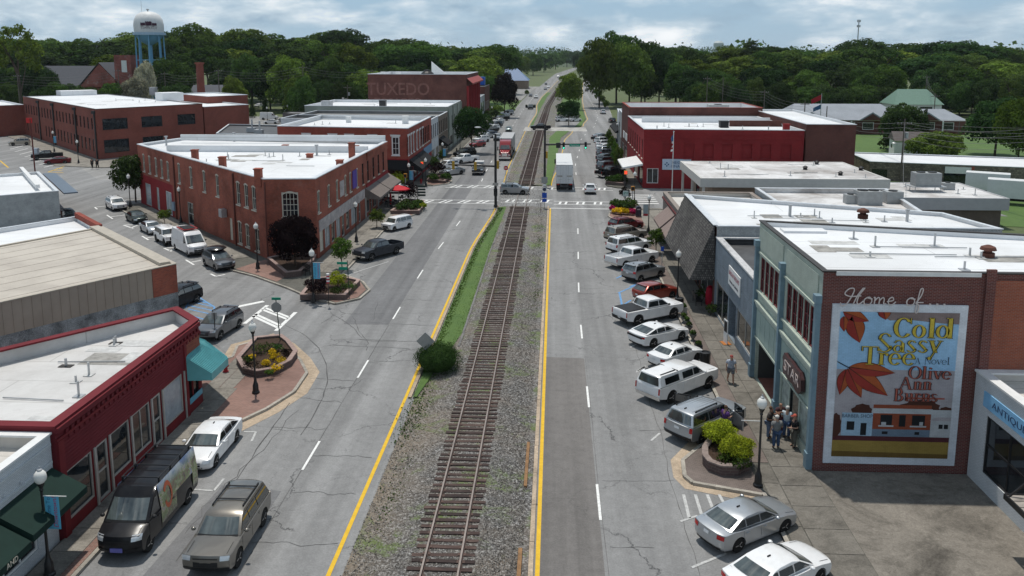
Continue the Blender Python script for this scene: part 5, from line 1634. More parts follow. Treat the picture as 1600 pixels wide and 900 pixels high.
for x,y in((18.9,104.1),(18.9,112.4),(18.9,120.7)):
 m.box(x,x+.3,y-.15,y+.15,0,4.55)
m.obj('post',FASC,root,world=True)
for px,py in((1313,274),(1258,265),(1345,266),(1276,257)):
 x,y=G(px,py,5.66);m=MB();m.lathe([(.28,0),(.28,.3),(.4,.34),(.1,.55)],(x,y,5.66),8);m.obj('roof_vent',DARK,root,world=True)
ep=[(34,102.2),(55.8,102.2),(55.8,115),(34,115)]
root=building('dark_brick_office','dark brown brick building with grey fascia and a raised air unit on its roof','office',[(40.2,102.8),(55.2,102.8),(55.2,114),(40.2,114)],2.2,BRICKMUD,{},ROOFD,.1,COPDK,.2)
m=MB();ring(m,ep,inset(ep,.3),2.2,3.7);m.poly([(*p,2.21) for p in ep][::-1]);m.poly([(*p,3.65) for p in inset(ep,.25)],1);m.obj('roof',[plain('grey_fascia',(.36,.36,.37),.6,var=.06,co='pos'),ROOFD],root,world=True)
x,y=G(1446,291,4.3)
m=MB()
for sx_ in(-1.6,1.6):
 for sy_ in(-.8,.8):
  m.cyl((x+sx_,y+sy_,3.65),(x+sx_,y+sy_,4.3),.05,n=6)
m.box(x-2.2,x+2.2,y-1.1,y+1.1,4.3,4.4);m.obj('unit_rack',STEEL,root,world=True)
hvac(x,y,4.4,3.2,1.7,1.7,'large air conditioner on a steel rack above the grey fascia',2)
x,y=G(1480,296,3.65);hvac(x,y,3.65,1.5,1,.9,'small low air unit right of the racked unit',1)
qp=[(14.4,160),(14.4,131.2),(39,130.0),(39,160)]
ops1=[(u,u+1.6,4.9,7.2,'blank',.24) for u in(3.0,6.3,9.3,12.2,15.2,18.1,21.2)]
ops1+=[(.6,2.4,.8,3.2,'storew')]
root=building('red_painted_building','two-storey building painted deep red with bricked-up windows','building',qp,9.4,{0:REDPAINT,1:REDPAINT,'*':BRICKBRN},{1:ops1,0:[(2+k*4,3.2+k*4,4.6,7.6,'slim') for k in range(7)]+[(22,28,.4,3,'dark',.6),(14,20,.4,3,'store2')]},ROOFW,.4,COPING,.4)
for u in(3.0,6.3,9.3,12.2,15.2,18.1,21.2):
 y_=131.2-u/24.6*1.2
 pbox(root,'window_sill',REDPAINT,14.4+u-.12,14.4+u+1.72,y_-.2,y_-.08,4.74,4.88)
 pbox(root,'lintel',REDPAINT,14.4+u-.12,14.4+u+1.72,y_-.16,y_-.08,7.22,7.42)
for z in(7.9,8.7):
 m=MB();m.beam((14.4,131.12,z),(39,129.92,z),.1,.14);m.obj('string_course',REDPAINT,root,world=True)
pbox(root,'party_wall',BRICKBRN,30,38.8,142,142.4,9,10.0);pbox(root,'party_wall',ROOFW,16,38.8,150,150.4,9,9.9)
chimney(root,28.6,140,1.4,9,10.0,DARK);chimney(root,37,133,.9,9,10.1,REDPAINT)
for k in range(4):
 x,y=17+k*6,136+(k%3)*5
 m=MB();m.cyl((x,y,9),(x,y,9.6),.1,n=6);m.obj('roof_vent',STEEL,root,world=True)
m=MB();m.poly([(14.35,131.4,3.9),(14.35,142,3.9),(11.2,142,3.3),(11.2,131.4,3.3)][::-1]);m.box(11.15,11.25,131.4,142,3.05,3.3);m.poly([(14.35,131.4,3.9),(11.2,131.4,3.3),(11.2,131.4,3.05),(14.35,131.4,3.6)]);m.obj('white_canopy',WHITE,root,world=True)
for y in(132,141):MB().cyl((11.5,y,.13),(11.5,y,3.2),.07,n=6).obj('canopy_post',BLACK,root,world=True)
sg=thing('wall_sign','pale blue-white office sign with dark blue lettering on the red painted wall','sign',(19.6,130.75,3.9))
MB().box(-2.25,2.25,.03,.1,-.85,.85).obj('sign_board',plain('pale_sign',(.5,.58,.68),.5),sg,world=False)
NAVY=plain('navy_paint',(.03,.10,.22),.5)
for s_,z in(('HEIGHTS',.28),('FINANCE',-.32)):
 text(s_,NAVY,sg,(.45,-.005,z),(HP,0,0),.62,.004,world=False)
m=MB()
for k in range(4):
 a=k*HP;m.box(-1.55+.25*math.cos(a)-.1,-1.55+.25*math.cos(a)+.1,-.012,.02,.25*math.sin(a)-.1,.25*math.sin(a)+.1)
m.obj('logo',NAVY,sg)
root=building('brown_brick_store','blank dark brown brick building joined to the red painted one','building',[(39.2,129.6),(46.6,129.3),(47,165),(39.2,165)],10.4,BRICKBRN,{},ROOFW,.3,COPING)
root=building('brick_parapet_store','tall narrow brown brick store with raised red parapet','store',[(14.7,178),(14.6,160.4),(40,160.4),(40,178)],11.0,BRICKBRN,{0:[(2,7,.4,3,'store2'),(9,15,.4,3,'store2')]},ROOFW,1.6,BRICKRED,.4)
pbox(root,'wall_sign_panel',WHITE,14.55,14.62,163,167,4.2,5.6);pbox(root,'wall_sign_panel',WHITE,14.55,14.62,169,172,4.2,5.6)
hvac(33,168,9.4,4,2.4,1.8,'white roof unit on the far right brick store',1)
root=building('grey_front_store','narrow grey fronted store next to the brown brick one','store',[(15.2,192),(14.9,178.4),(36,178.4),(36,192)],8.6,STUCCO,{0:[(1,4,.5,6,'dark'),(6,12,.5,3,'store2')]},ROOFW)
root=building('white_front_store','white painted store with a dark awning at the far end of the right row','store',[(16.4,213),(15.4,192.4),(34,192.4),(34,213)],7.4,WHITEBRICK,{0:[(1.5+k*5,5+k*5,.5,3,'store2') for k in range(4)]},ROOFW)
awning(root,16.2,193,212,4.3,3.3,1.7,.3,BLKC,-1)
sp_=[(53.8,142),(95,130),(97,144.5),(55,156)]
u=hit(sp_[0],sp_[1],1496,272)[0];u2=hit(sp_[0],sp_[1],1374,272)[0]
root=building('stone_warehouse','long low rubble stone warehouse with a pale roof and a roller door','warehouse',sp_,3.1,STONE,{0:[(u-2.0,u+2.0,.05,2.8,'dark',.6),(u2-1.2,u2+1.2,.5,1.9,'dark')]},ROOFW,.12,COPING,.5)
d=(V(sp_[1])-V(sp_[0])).normalized()
q=V(sp_[0])+d*u
m=MB();m.obox(q.x-.2*d.y,q.y+.0,1.7,2.8,3.9,.1,math.atan2(d.y,d.x));m.obj('roller_door',WHITE,root,world=True)
q=V(sp_[0])+d*(u+2.2)+V((d.y,-d.x))*.05
m=MB();m.obox(q.x,q.y,0,2.95,.4,.15,math.atan2(d.y,d.x));m.obj('brick_jamb',BRICKRED,root,world=True)
GREYM=plain('grey_metal_roof',(.27,.29,.32),.6,0,var=.12,scale=.3,co='pos')
def hiproof(root,x0,x1,y0,y1,z0,z1,mat,rx=.25,rz=0,name='roof',ov=.6):
 x0-=ov;x1+=ov;y0-=ov;y1+=ov
 ym=(y0+y1)/2;r=(x1-x0)*rx
 v=[(x0,y0,z0),(x1,y0,z0),(x1,y1,z0),(x0,y1,z0),(x0+r,ym,z1),(x1-r,ym,z1)]
 return MB().add(v,[(0,1,5,4),(1,2,5),(2,3,4,5),(3,0,4),(3,2,1,0)]).obj(name,mat,root,world=True)
lx0,ly0=72,236
root=building('library_building','long one-storey brick building with grey hipped metal roof and small gables','building',[(64,226),(110,226),(110,244),(64,244)],3.6,BRICKBRN,{0:[(u_,u_+3,1.2,3.2,'far') for u_ in(9,14,19,30,35,40)]},GREYM,.1,WHITE)
hiproof(root,64,94,226,244,3.8,7.6,GREYM,.12)
hiproof(root,92,110,227,241,3.75,6.3,GREYM,.15)
for x in(69,85,99.5):
 MB().add([(x-3.5,224.6,3.8),(x+3.5,224.6,3.8),(x,224.6,6.0),(x-3.5,232,3.8),(x+3.5,232,3.8),(x,235,6.0)],[(0,1,2),(0,2,5,3),(2,1,4,5)]).obj('gable',[GREYM],root,world=True)
 MB().add([(x-2.9,224.5,3.8),(x+2.9,224.5,3.8),(x,224.5,5.6)],[(0,1,2)]).obj('gable_face',BRICKBRN,root,world=True)
m=MB()
for x in(66,74,80,90,96,104):MB().box(x-.15,x+.15,225.7,225.95,0,3.6).obj('porch_post',WHITE,root,world=True)
GREENR=plain('green_roof',(.15,.24,.19),.6,var=.1,co='pos')
root=building('green_roof_house','pale house with a green gabled roof behind the long grey roof','house',[(114,282),(129,282),(129,294),(114,294)],4.5,WHITE,{0:[(8,12,1.5,4,'dark')]},GREENR,.1,WHITE)
hiproof(root,114,129,282,294,4.7,9.6,GREENR,.2)
root=building('white_shed','small white shed with grey roof and a dark window on the grass','shed',[(71.5,176),(78,174.5),(79.5,181),(73,182.5)],3.2,WHITE,{0:[(1.6,3.4,1.4,2.2,'dark')],3:[(2,4,1.4,2.2,'dark')]},GREYM,.1,WHITE)
MB().add([(71.2,175.6,3.3),(78.4,174,3.3),(80,181.4,3.3),(72.8,183,3.3),(72,179.3,5),(79.2,177.7,5)],[(0,1,5,4),(2,3,4,5),(1,2,5),(3,0,4)]).obj('gable_roof',plain('shingle_roof',(.10,.085,.08),.8,co='pos'),root,world=True)
CHB=brickmat('church_brick',(.30,.07,.055),(.25,.06,.05),(.25,.14,.12))
root=building('brick_church','red brick church with grey pitched roof and a square tower','church',[(-215,336),(-186,336),(-186,352),(-215,352)],8,CHB,{},GREYM,.1,WHITE)
sl=plain('slate_roof',(.085,.088,.10),.7,co='pos')
MB().add([(-216,335,8),(-192,335,8),(-192,353,8),(-216,353,8),(-216,344,16.5),(-192,344,16.5)],[(0,1,5,4),(2,3,4,5),(3,0,4)]).obj('pitched_roof',sl,root,world=True)
MB().add([(-196,335,8),(-178,335,8),(-187,335,17.5)],[(0,1,2)]).obj('gable_face',CHB,root,world=True)
MB().add([(-197,334.5,7.6),(-187,334.5,18),(-177,334.5,7.6),(-197,353,7.6),(-187,353,18),(-177,353,7.6)],[(0,3,4,1),(1,4,5,2)]).obj('pitched_roof',sl,root,world=True)
MB().box(-180.6,-173.6,335,342,0,21).obj('tower',CHB,root,world=True)
for x in(-176.4,):
 MB().box(x-1.1,x+1.1,334.8,334.98,14,18.8).obj('louvre',WHITE,root,world=True)
for lab,x,y,s_,mt_ in(('white gabled house among trees right of the factory chimney',-127,300,1,WHITE),('pale house with dark porch behind the tall trees',-95,310,1.1,WHITE),('white house glimpsed between trees left of the warehouse',-72,330,1.1,WHITE)):
 root=building('house',lab,'house',[(x-7*s_,y),(x+7*s_,y),(x+7*s_,y+10),(x-7*s_,y+10)],6,mt_,{0:[(2,3.2,1,3,'far'),(5,6,1,3,'far'),(9,10.2,1,3,'far')]},sl,.1,WHITE,group='houses among the trees')
 MB().add([(x-7.6*s_,y-.6,6),(x+7.6*s_,y-.6,6),(x+7.6*s_,y+10.6,6),(x-7.6*s_,y+10.6,6),(x-7.6*s_,y+5,10),(x+7.6*s_,y+5,10)],[(0,1,5,4),(2,3,4,5),(3,0,4),(1,2,5)]).obj('pitched_roof',sl,root,world=True)
root=building('far_store','low store with blue hipped roof far up the left road','store',[(-40,520),(-16,520),(-16,545),(-40,545)],5,BRICKTAN,{0:[(3,9,1,3,'dark')]},GREYM,.1)
hiproof(root,-40,-16,520,545,5.2,12.5,plain('blue_roof',(.10,.17,.3),.5,co='pos'),.3)
building('far_store','pale flat roofed store far up the left road','store',[(-52,430),(-22,430),(-22,455),(-52,455)],7,SAGE,{0:[(3,12,1,4,'dark')],1:[(3,20,1,4,'dark')]},ROOFD)
building('far_store','dark brown store with flat roof beside the far left road','store',[(-38,392),(-19,392),(-19,412),(-38,412)],5.5,BRICKBRN,{0:[(3,8,1,4,'dark'),(10,16,1,4,'dark')]},ROOFB)
PATCH=plain('roof_patch',(.50,.50,.49),.7,var=.25,co='pos');PATCHD=plain('dark_roof_patch',(.30,.29,.27),.8,var=.35,co='pos')
def clutter(frag,x0,x1,y0,y1,z,n,seed):
 root=next(o for o in bpy.data.objects if o.type=='EMPTY' and frag in o.get('label',''))
 q=random.Random(seed)
 for k in range(n):
  x,y=q.uniform(x0,x1),q.uniform(y0,y1)
  a,b_=q.uniform(.5,1.6),q.uniform(.3,.9)
  pbox(root,'roof_patch',q.choice((PATCH,PATCH,PATCHD)),x-a,x+a,y-b_,y+b_,z+.004+k*.0015,z+.012+k*.0015)
  x,y=q.uniform(x0,x1),q.uniform(y0,y1)
  h_=q.uniform(.3,.8)
  m=MB();m.cyl((x,y,z),(x,y,z+h_),.055,n=6);m.box(x-.22,x+.22,y-.22,y+.22,z,z+.05);m.obj('vent_pipe',STEEL if k%2 else PATCH,root,world=True)
  if k%3==0:
   x,y=q.uniform(x0,x1-4),q.uniform(y0,y1);m=MB();m.beam((x,y,z+.07),(x+q.uniform(3,6),y+q.uniform(-.3,.3),z+.07),.05,.05);m.obj('conduit',STEEL,root,world=True)
for a in(('mint green front',15,25,41,49,10.22,7,1),('shingled mansard front',15,31,67.5,73,6.95,8,2),('red brick corner block',-42,-27,90,106,8.15,9,3),('white framed sash windows',-43,-26,136,154,8.6,6,4),('low maroon storefront',-27,-22.5,34,45,4.5,5,5),('deep pale fascia',20,40,105,119,5.66,9,6),('painted deep red',17,37,133,148,9.0,6,7),('rows of narrow dark windows',-108,-92,178,200,10.08,6,8),('tall pale sage',-50,-28,186,206,9.0,4,9),('dark brown brick building with grey fascia',42,54,103.5,113,3.65,6,10)):
 clutter(*a)
TB=plain('tower_blue',(.14,.33,.50),.5,var=.1,co='pos')
wt=thing('water_tower','white water tank with a dark emblem standing on slim blue legs','water tower',(-162.5,330,0))
MB().lathe([(6.0,29.0),(6.5,30.5),(6.6,33),(6.2,35),(5.2,36.7),(3.4,37.8),(1.2,38.2),(.05,38.25)],n=28).obj('tank',WHITE,wt,smooth=True)
MB().lathe([(1.2,25),(3.6,26.2),(5.4,27.8),(6.0,29.0),(.1,29.02)],n=28).obj('bowl',TB,wt,smooth=True)
MB().lathe([(6.1,28.9),(7.2,28.9),(7.2,29.9),(7.05,29.9),(7.05,29.1),(6.1,29.1)],n=28).obj('balcony',plain('balcony_blue',(.35,.48,.60),.5),wt)
MB().cyl((0,0,0),(0,0,25.4),.95,n=12).obj('riser',TB,wt)
for k in range(8):
 a=2*math.pi*(k+.5)/8
 MB().cyl((6.6*math.cos(a),6.6*math.sin(a),0),(6.0*math.cos(a),6.0*math.sin(a),29),.32,n=8).obj('leg',TB,wt)
m=MB()
for z in(9,19):
 for k in range(8):
  a,b=2*math.pi*(k+.5)/8,2*math.pi*(k+1.5)/8
  r_=6.6-.6*z/29
  MB().cyl((r_*math.cos(a),r_*math.sin(a),z),(r_*math.cos(b),r_*math.sin(b),z),.14,n=5).obj('brace',TB,wt)
MB().lathe([(.3,38.2),(.3,38.7),(.7,38.9),(.7,39.2),(.1,39.3)],n=8).obj('vent_cap',STEEL,wt)
MB().cyl((-2.9,0,37.8),(-2.9,0,42.5),.07,n=5).obj('aerial',STEEL,wt)
EMB=plain('emblem_maroon',(.06,.02,.04),.5)
va=math.atan2(-330,162.5)
rw=va+HP
ex,ey=math.cos(rw),math.sin(rw)
fx,fy=math.cos(va),math.sin(va)
m=MB()
for x0,x1,z0,z1 in((-3.5,-1.5,32.5,33.7),(-1.4,1.3,32.5,34.2),(1.4,3.4,32.5,33.6),(-3.5,3.5,32.15,32.35)):
 for q in range(6):
  xa,xb=x0+(x1-x0)*q/6,x0+(x1-x0)*(q+1)/6
  pts=[]
  for xx in(xa,xb):
   dp=math.sqrt(max(0,6.68**2-xx*xx))
   pts.append((ex*xx+fx*dp,ey*xx+fy*dp))
  m.poly([(*pts[0],z0),(*pts[1],z0),(*pts[1],z1-.15*(q%2)),(*pts[0],z1-.15*(q%2))])
m.obj('emblem',EMB,wt)
cw_='COMMERCE'
for i,c in enumerate(cw_):
 xx=(i-3.5)*.88
 dp=math.sqrt(6.7**2-xx*xx)
 text(c,EMB,wt,(ex*xx+fx*dp,ey*xx+fy*dp,31.55),(HP,0,rw+math.asin(xx/6.7)),1.05,.01,world=False)
wt.scale=(.86,.86,1)
wt2=thing('water_tower','distant pale grey water tank rising from the wooded horizon','water tower',(175,900,0))
MB().lathe([(5,29),(5.4,31),(5.3,33.5),(3.6,35.4),(.1,36)],n=18).obj('tank',plain('pale_grey_tank',(.5,.55,.55),.5),wt2,smooth=True)
for k in range(6):
 a=k*math.pi/3;MB().cyl((5*math.cos(a),5*math.sin(a),0),(5*math.cos(a),5*math.sin(a),29),.5,n=6).obj('leg',MC['pale_grey_tank'],wt2)
MB().cyl((0,0,0),(0,0,29),1.2,n=8).obj('riser',MC['pale_grey_tank'],wt2)
ms_=thing('radio_mast','slender grey antenna mast with a cluster of aerials at its top','mast',(270,760,0))
MB().cyl((0,0,0),(0,0,52),.7,.45,8).obj('pole',STEEL,ms_)
m=MB()
for z in(51,46.5):
 for k in range(6):
  a=k*math.pi/3;m.box(1.3*math.cos(a)-.25,1.3*math.cos(a)+.25,1.3*math.sin(a)-.25,1.3*math.sin(a)+.25,z-1.2,z+.8)
m.obj('antenna_cluster',STEEL,ms_)
# VEHICLES
CARPAINT=paint('body_paint',(.62,.63,.64))
PAINTS=dict(white=paint('white_body',(.78,.78,.78)),silver=paint('silver_body',(.46,.48,.50),.65,.3),grey=paint('grey_body',(.11,.115,.125),.5,.3),lightgrey=paint('light_grey_body',(.30,.31,.32),.5,.3),black=paint('black_body',(.010,.010,.012)),darkgreen=paint('dark_green_body',(.018,.03,.028),.3),red=paint('red_body',(.27,.012,.016)),maroon=paint('maroon_body',(.13,.012,.016),.3),orange=paint('orange_red_body',(.27,.035,.018),.3),tan=paint('pewter_body',(.15,.137,.118),.5,.3),beige=paint('beige_body',(.36,.33,.28),.5,.3),blue=paint('dark_blue_body',(.025,.04,.075),.4),slate=paint('slate_body',(.045,.05,.06),.4),teal=paint('dull_teal_body',(.13,.17,.165),.3),cream=paint('cream_body',(.6,.57,.5)))
def itp(pts,v,k):
 """pts sorted by coordinate k"""
 for a,b in zip(pts,pts[1:]):
  lo,hi=min(a[k],b[k]),max(a[k],b[k])
  if lo<=v<=hi and hi>lo:
   t=(v-a[k])/(b[k]-a[k])
   return a[1-k]+(b[1-k]-a[1-k])*t
 return pts[0][1-k] if abs(v-pts[0][k])<abs(v-pts[-1][k]) else pts[-1][1-k]
TS=[-1,-.97,-.86,-.55,-.2,.2,.55,.86,.97,1]
WHEELS={}
def wheel_meshes(r,wd,style):
 k=(r,wd,style)
 if k not in WHEELS:
  t=MB();t.lathe([(r*.62,-wd/2),(r*.93,-wd/2),(r,-wd*.36),(r,wd*.36),(r*.93,wd/2),(r*.62,wd/2)],(0,0,0),20,axis='y')
  m=MB();m.lathe([(r*.66,-wd*.46),(r*.66,wd*.40),(r*.60,wd*.42),(r*.58,wd*.30),(.02,wd*.28)],(0,0,0),20,axis='y')
  for i in range(5 if style!='steel' else 8):
   a=2*math.pi*i/(5 if style!='steel' else 8)
   c,s=math.cos(a),math.sin(a)
   m.beam((c*r*.10,wd*.40,s*r*.10),(c*r*.60,wd*.40,s*r*.60),r*.16,wd*.16)
  m.lathe([(r*.15,wd*.36),(r*.13,wd*.47),(.01,wd*.48)],(0,0,0),8,axis='y')
  WHEELS[k]=(t.mesh('tyre',RUBBER,True),m.mesh('rim',ALLOY if style!='steel' else DARK,True,30))
 return WHEELS[k]
def car(name,label,P,loc=(0,0,0),rz=0,group=None,pm=None):
 """a vehicle with its nose along +x; P gives its side outline and glazing"""
 root=thing(name,label,P.get('cat','car'),loc,rz,group)
 pm=pm or CARPAINT
 W=P['W']/2
 top,rear,front=P['top'],P['rear'],P['front']
 r=P['r'];xf,xr=P['axles'];zs=P['sill']
 tf,tr_=P.get('tf',.28),P.get('tr',.18)
 Lh=front[0][0]
 def arch(xc):
  ra=r*1.17
  a0=math.asin(min(1,max(-1,(zs-r)/ra)))
  return[(xc+ra*math.cos(math.pi-a0+(2*a0-math.pi)*k/10),r+ra*math.sin(math.pi-a0+(2*a0-math.pi)*k/10)) for k in range(11)]
 out=[(*p,None,'f') for p in front]+[(p[0],p[1],p[2] if len(p)>2 else None,'t') for p in top]+[(*p,None,'r') for p in reversed(rear)]
 out+=[(*p,None,'b') for p in arch(xr)]+[(*p,None,'b') for p in arch(xf)]
 xm=(front[-1][0]+rear[-1][0])/2
 hl=(max(p[0] for p in front)-min(p[0] for p in rear))/2
 def shp(x,z,t,kind='t',zi=None):
  a=abs(t)
  if zi is not None and a<.87:
   z=zi
  elif kind in 't':
   z-=.015*a+.06*max(0,(a-.55)/.45)**2
  e=(x-xm)/hl
  if kind!='b' and abs(e)>.55:
   x-=math.copysign((tf if e>0 else tr_)*a**3*((abs(e)-.55)/.45)**1.3,e)
  y=t*W
  if a>.9 and kind!='b':
   y*=1-.035*max(0,(abs(e)-.8)/.2)
  if z<.55:
   y*=1-.05*(.55-z)/.4
  return(x,y,z)
 m=MB()
 n=len(out)
 vs=[shp(p[0],p[1],t,p[3],p[2]) for t in TS for p in out]
 fs=[]
 for k in range(len(TS)-1):
  for i in range(n):
   j=(i+1)%n
   fs.append((k*n+i,k*n+j,(k+1)*n+j,(k+1)*n+i))
 fs.append(tuple(range(n-1,-1,-1)))
 fs.append(tuple((len(TS)-1)*n+i for i in range(n)))
 m.add(vs,fs,0)
 m.box(xr+r*1.0,xf-r*1.0,-W*.9,W*.9,zs-.05,zs+.3,1)
 m.box(rear[0][0]+.15,front[0][0]-.15,-W*.68,W*.68,zs-.02,zs+.32,1)
 bd=m.obj('body',[pm,DARK],root,smooth=True,ang=38)
 gh=P['cab']
 yb,yt=W*P.get('yb',.95),W*P.get('yt',.74)
 zb,zr=min(gh[0][1],gh[-1][1]),max(p[1] for p in gh)
 def shc(x,z,t,o=0):
  k=(z-zb)/(zr-zb)
  k=max(0,min(1,k))
  y=t*(yb+(yt-yb)*k**P.get('yp',1.25))
  if z>zr-.12:
   z=z-.05*abs(t)**3
  e=(x-(gh[0][0]+gh[-1][0])/2)
  x2=x-math.copysign(.10*abs(t)**3,e)*(1 if abs(e)>.4 else 0)
  return(x2,y,z)
 m=MB()
 n=len(gh)
 vs=[shc(p[0],p[1],t) for t in TS for p in gh]
 fs=[(k*n+i,k*n+i+1,(k+1)*n+i+1,(k+1)*n+i) for k in range(len(TS)-1) for i in range(n-1)]
 fs+=[tuple(range(n-1,-1,-1)),tuple((len(TS)-1)*n+i for i in range(n))]
 m.add(vs,fs,0)
 m.obj('cabin',pm,root,smooth=True,ang=30)
 def strip(p,q,t0,t1,out_,f0=.08,f1=.93):
  mm=MB();nx=7
  vs=[]
  for f in(f0,f1):
   x,z=p[0]+(q[0]-p[0])*f,p[1]+(q[1]-p[1])*f
   for i in range(nx):
    c=shc(x,z,t0+(t1-t0)*i/(nx-1))
    vs.append((c[0]+out_[0],c[1],c[2]+out_[1]))
  fl=[(i,i+1,nx+i+1,nx+i) for i in range(nx-1)]
  if out_[0]<0:
   fl=[f[::-1] for f in fl]
  mm.add(vs,fl)
  return mm
 strip(gh[0],gh[1],-.88,.88,(.018,.012)).obj('windshield',CARWIND,root,smooth=True)
 strip(gh[0],gh[1],-.9,.9,(.022,.014),-.03,.075).obj('cowl',DARK,root)
 if P.get('rearglass',1):
  strip(gh[-1],gh[-2],-.85,.85,(-.018,.012),*P.get('rg',(.12,.9))).obj('rear_window',CARWIND,root,smooth=True)
 zw0,zw1=P.get('wz',(max(gh[0][1],gh[-1][1])+.05,zr-.13))
 fl,rl=[gh[0],gh[1]],[gh[-1],gh[-2]]
 def xlim(z,side):
  a,b=fl if side else rl
  t=(z-a[1])/(b[1]-a[1])
  return a[0]+(b[0]-a[0])*max(0,min(1.1,t))
 for s in(-1,1):
  px=P['pillars']
  for xa,xb in P.get('segs',list(zip(px,px[1:]))):
   pts=[]
   for z in(zw0,zw1):
    x1=xlim(z,1)-.16 if xa is None else xa-.035
    x2=xlim(z,0)+.16 if xb is None else xb+.035
    if xa is None:x1-=P.get('fpil',0)
    pts.append((x1,x2,z))
   q=[(pts[0][0],pts[0][2]),(pts[0][1],pts[0][2]),(pts[1][1],pts[1][2]),(pts[1][0],pts[1][2])]
   v3=[]
   for x,z in q:
    c=shc(x,z,s)
    v3.append((x,c[1]+s*.014,z))
   if s>0:
    v3=v3[::-1]
   MB().poly(v3).obj('side_window',CARGLASS,root)
 for s in(-1,1):
  dx=P['doors']
  for a,b in zip(dx,dx[1:]):
   zt_=P.get('dz',zw0-.14)
   z0_=zs+.1
   a_,b_=a-.012,b+.012
   xlo=max(b_,xr+r*1.22) if b_<xr+r*1.2 else b_
   pts=[(a_,z0_),(xlo,z0_),(b_,r*2.05) if xlo!=b_ else(b_,z0_+.2),(b_,zt_),(a_,zt_)]
   y0=s*(W+.001)
   def yy(z,o):
    yv=W*(1-.05*max(0,(.55-z)/.4))
    return s*(yv+o)
   v=[(x,yy(z,-.02),z) for x,z in pts]+[(x,yy(z,.012),z) for x,z in pts]
   k=len(pts)
   f=[tuple(range(k,2*k))]+[(i,(i+1)%k,k+(i+1)%k,k+i) for i in range(k)]
   if s>0:
    f=[g_[::-1] for g_ in f]
   d=MB().add(v,f).obj('door',pm,root)
   hm=MB().box(b_+.12,b_+.30,min(yy(zt_,.012),yy(zt_,.045)),max(yy(zt_,.012),yy(zt_,.045)),zt_-.13,zt_-.095)
   hm.obj('handle',pm if P.get('bh',1) else CHROME,d)
  mx_,mz_=P['mirror']
  mm=MB();mm.blob((mx_,s*(W+.13),mz_),(.09,.13,.085),5,8);
  for i,v_ in enumerate(mm.v):
   mm.v[i]=(v_[0],s*(W+.13)+(v_[1]-s*(W+.13))*1.25,v_[2])
  mm.obj('mirror',DARK if P.get('dm') else pm,root,smooth=True)
 ty,rm=wheel_meshes(r,P.get('ww',.22),P.get('wst','alloy'))
 for x in(xf,xr):
  for s in(-1,1):
   w_=link('wheel',ty,root)
   w_.location=(x,s*(W-P.get('ww',.22)/2-.02),r)
   w_.rotation_euler=(0,0,0 if s>0 else math.pi)
   link('rim',rm,w_)
 def patch(nm,end,zz,ts,mat,off=.016):
  pl=front if end>0 else rear
  pl=pl+[top[0] if end>0 else top[-1]]
  mm=MB()
  vs=[]
  for z in zz:
   x=itp([q[:2] for q in pl],z,1)
   for t in ts:
    c=shp(x,z,t,'f')
    vs.append((c[0]+end*off,c[1]+(math.copysign(.012,t) if abs(t)>.9 else 0),c[2]))
  k=len(ts)
  f=[(j*k+i,j*k+i+1,(j+1)*k+i+1,(j+1)*k+i) for j in range(len(zz)-1) for i in range(k-1)]
  if end<0:
   f=[g_[::-1] for g_ in f]
  mm.add(vs,f)
  return mm.obj(nm,mat,root)
 for s in(-1,1):
  hp=[front[-1]]+[p[:2] for p in top if p[0]>gh[0][0]-.05]
  m=MB()
  vs=[]
  for x,z in hp:
   for t in(s*.80,s*.822):
    c=shp(x,z,t,'t');vs.append((c[0],c[1],c[2]+.006))
  m.add(vs,[((2*i,2*i+1,2*i+3,2*i+2) if s<0 else(2*i+1,2*i,2*i+2,2*i+3)) for i in range(len(hp)-1)])
  m.obj('bonnet_seam',DARK,root)
 zh=P['hl'];zt2=P['tl']
 for s in(-1,1):
  ts=[.60,.75,.90,.985] if s>0 else[-.985,-.90,-.75,-.60]
  patch('headlight',1,[zh[0],(zh[0]+zh[1])/2,zh[1]],ts,LAMPLENS)
  tw=P.get('tw',.62)
  ts=[tw,(tw+1)/2,.985] if s>0 else[-.985,-(tw+1)/2,-tw]
  patch('taillight',-1,[zt2[0],(zt2[0]+zt2[1])/2,zt2[1]],ts,REDLENS,.02)
 gz=P['grille']
 patch('grille',1,[gz[0],gz[1]],[-.5,-.25,0,.25,.5],P.get('gmat',DARK),.014)
 if P.get('bump'):
  patch('front_bumper',1,[zs+.02,zs+.12,P['bump'][0]],[-.97,-.8,-.4,0,.4,.8,.97],P['bump'][2],.03)
  patch('rear_bumper',-1,[zs+.02,zs+.12,P['bump'][1]],[-.97,-.8,-.4,0,.4,.8,.97],P['bump'][2],.03)
 else:
  patch('lower_intake',1,[zs+.06,zs+.2],[-.6,-.3,0,.3,.6],DARK,.012)
  patch('rear_valance',-1,[zs+.02,zs+.14],[-.8,-.4,0,.4,.8],DARK,.012)
 pz=P.get('plate',.75)
 patch('number_plate',-1,[pz-.07,pz+.07],[-.16,.16],PLATE,.035)
 for ex in P.get('extra',[]):
  ex(root,W,shc,gh,pm)
 return root
def rails(root,W,shc,gh,pm):
 for s in(-1,1):
  x1,x2=gh[2][0]-.25,gh[3][0]+.25
  y=abs(shc(x1,gh[2][1],.88)[1])
  z=gh[2][1]
  MB().box(x2,x1,s*y-.02,s*y+.02,z+.01,z+.06).box(x2,x2+.1,s*y-.02,s*y+.02,z-.06,z+.012).box(x1-.1,x1,s*y-.02,s*y+.02,z-.06,z+.012).obj('roof_rail',DARK,root)
def crossbars(root,W,shc,gh,pm):
 z=gh[2][1]
 for f in(.3,.75):
  x=gh[2][0]+(gh[3][0]-gh[2][0])*f
  MB().box(x-.03,x+.03,-W*.68,W*.68,z+.045,z+.075).obj('roof_bar',DARK,root)
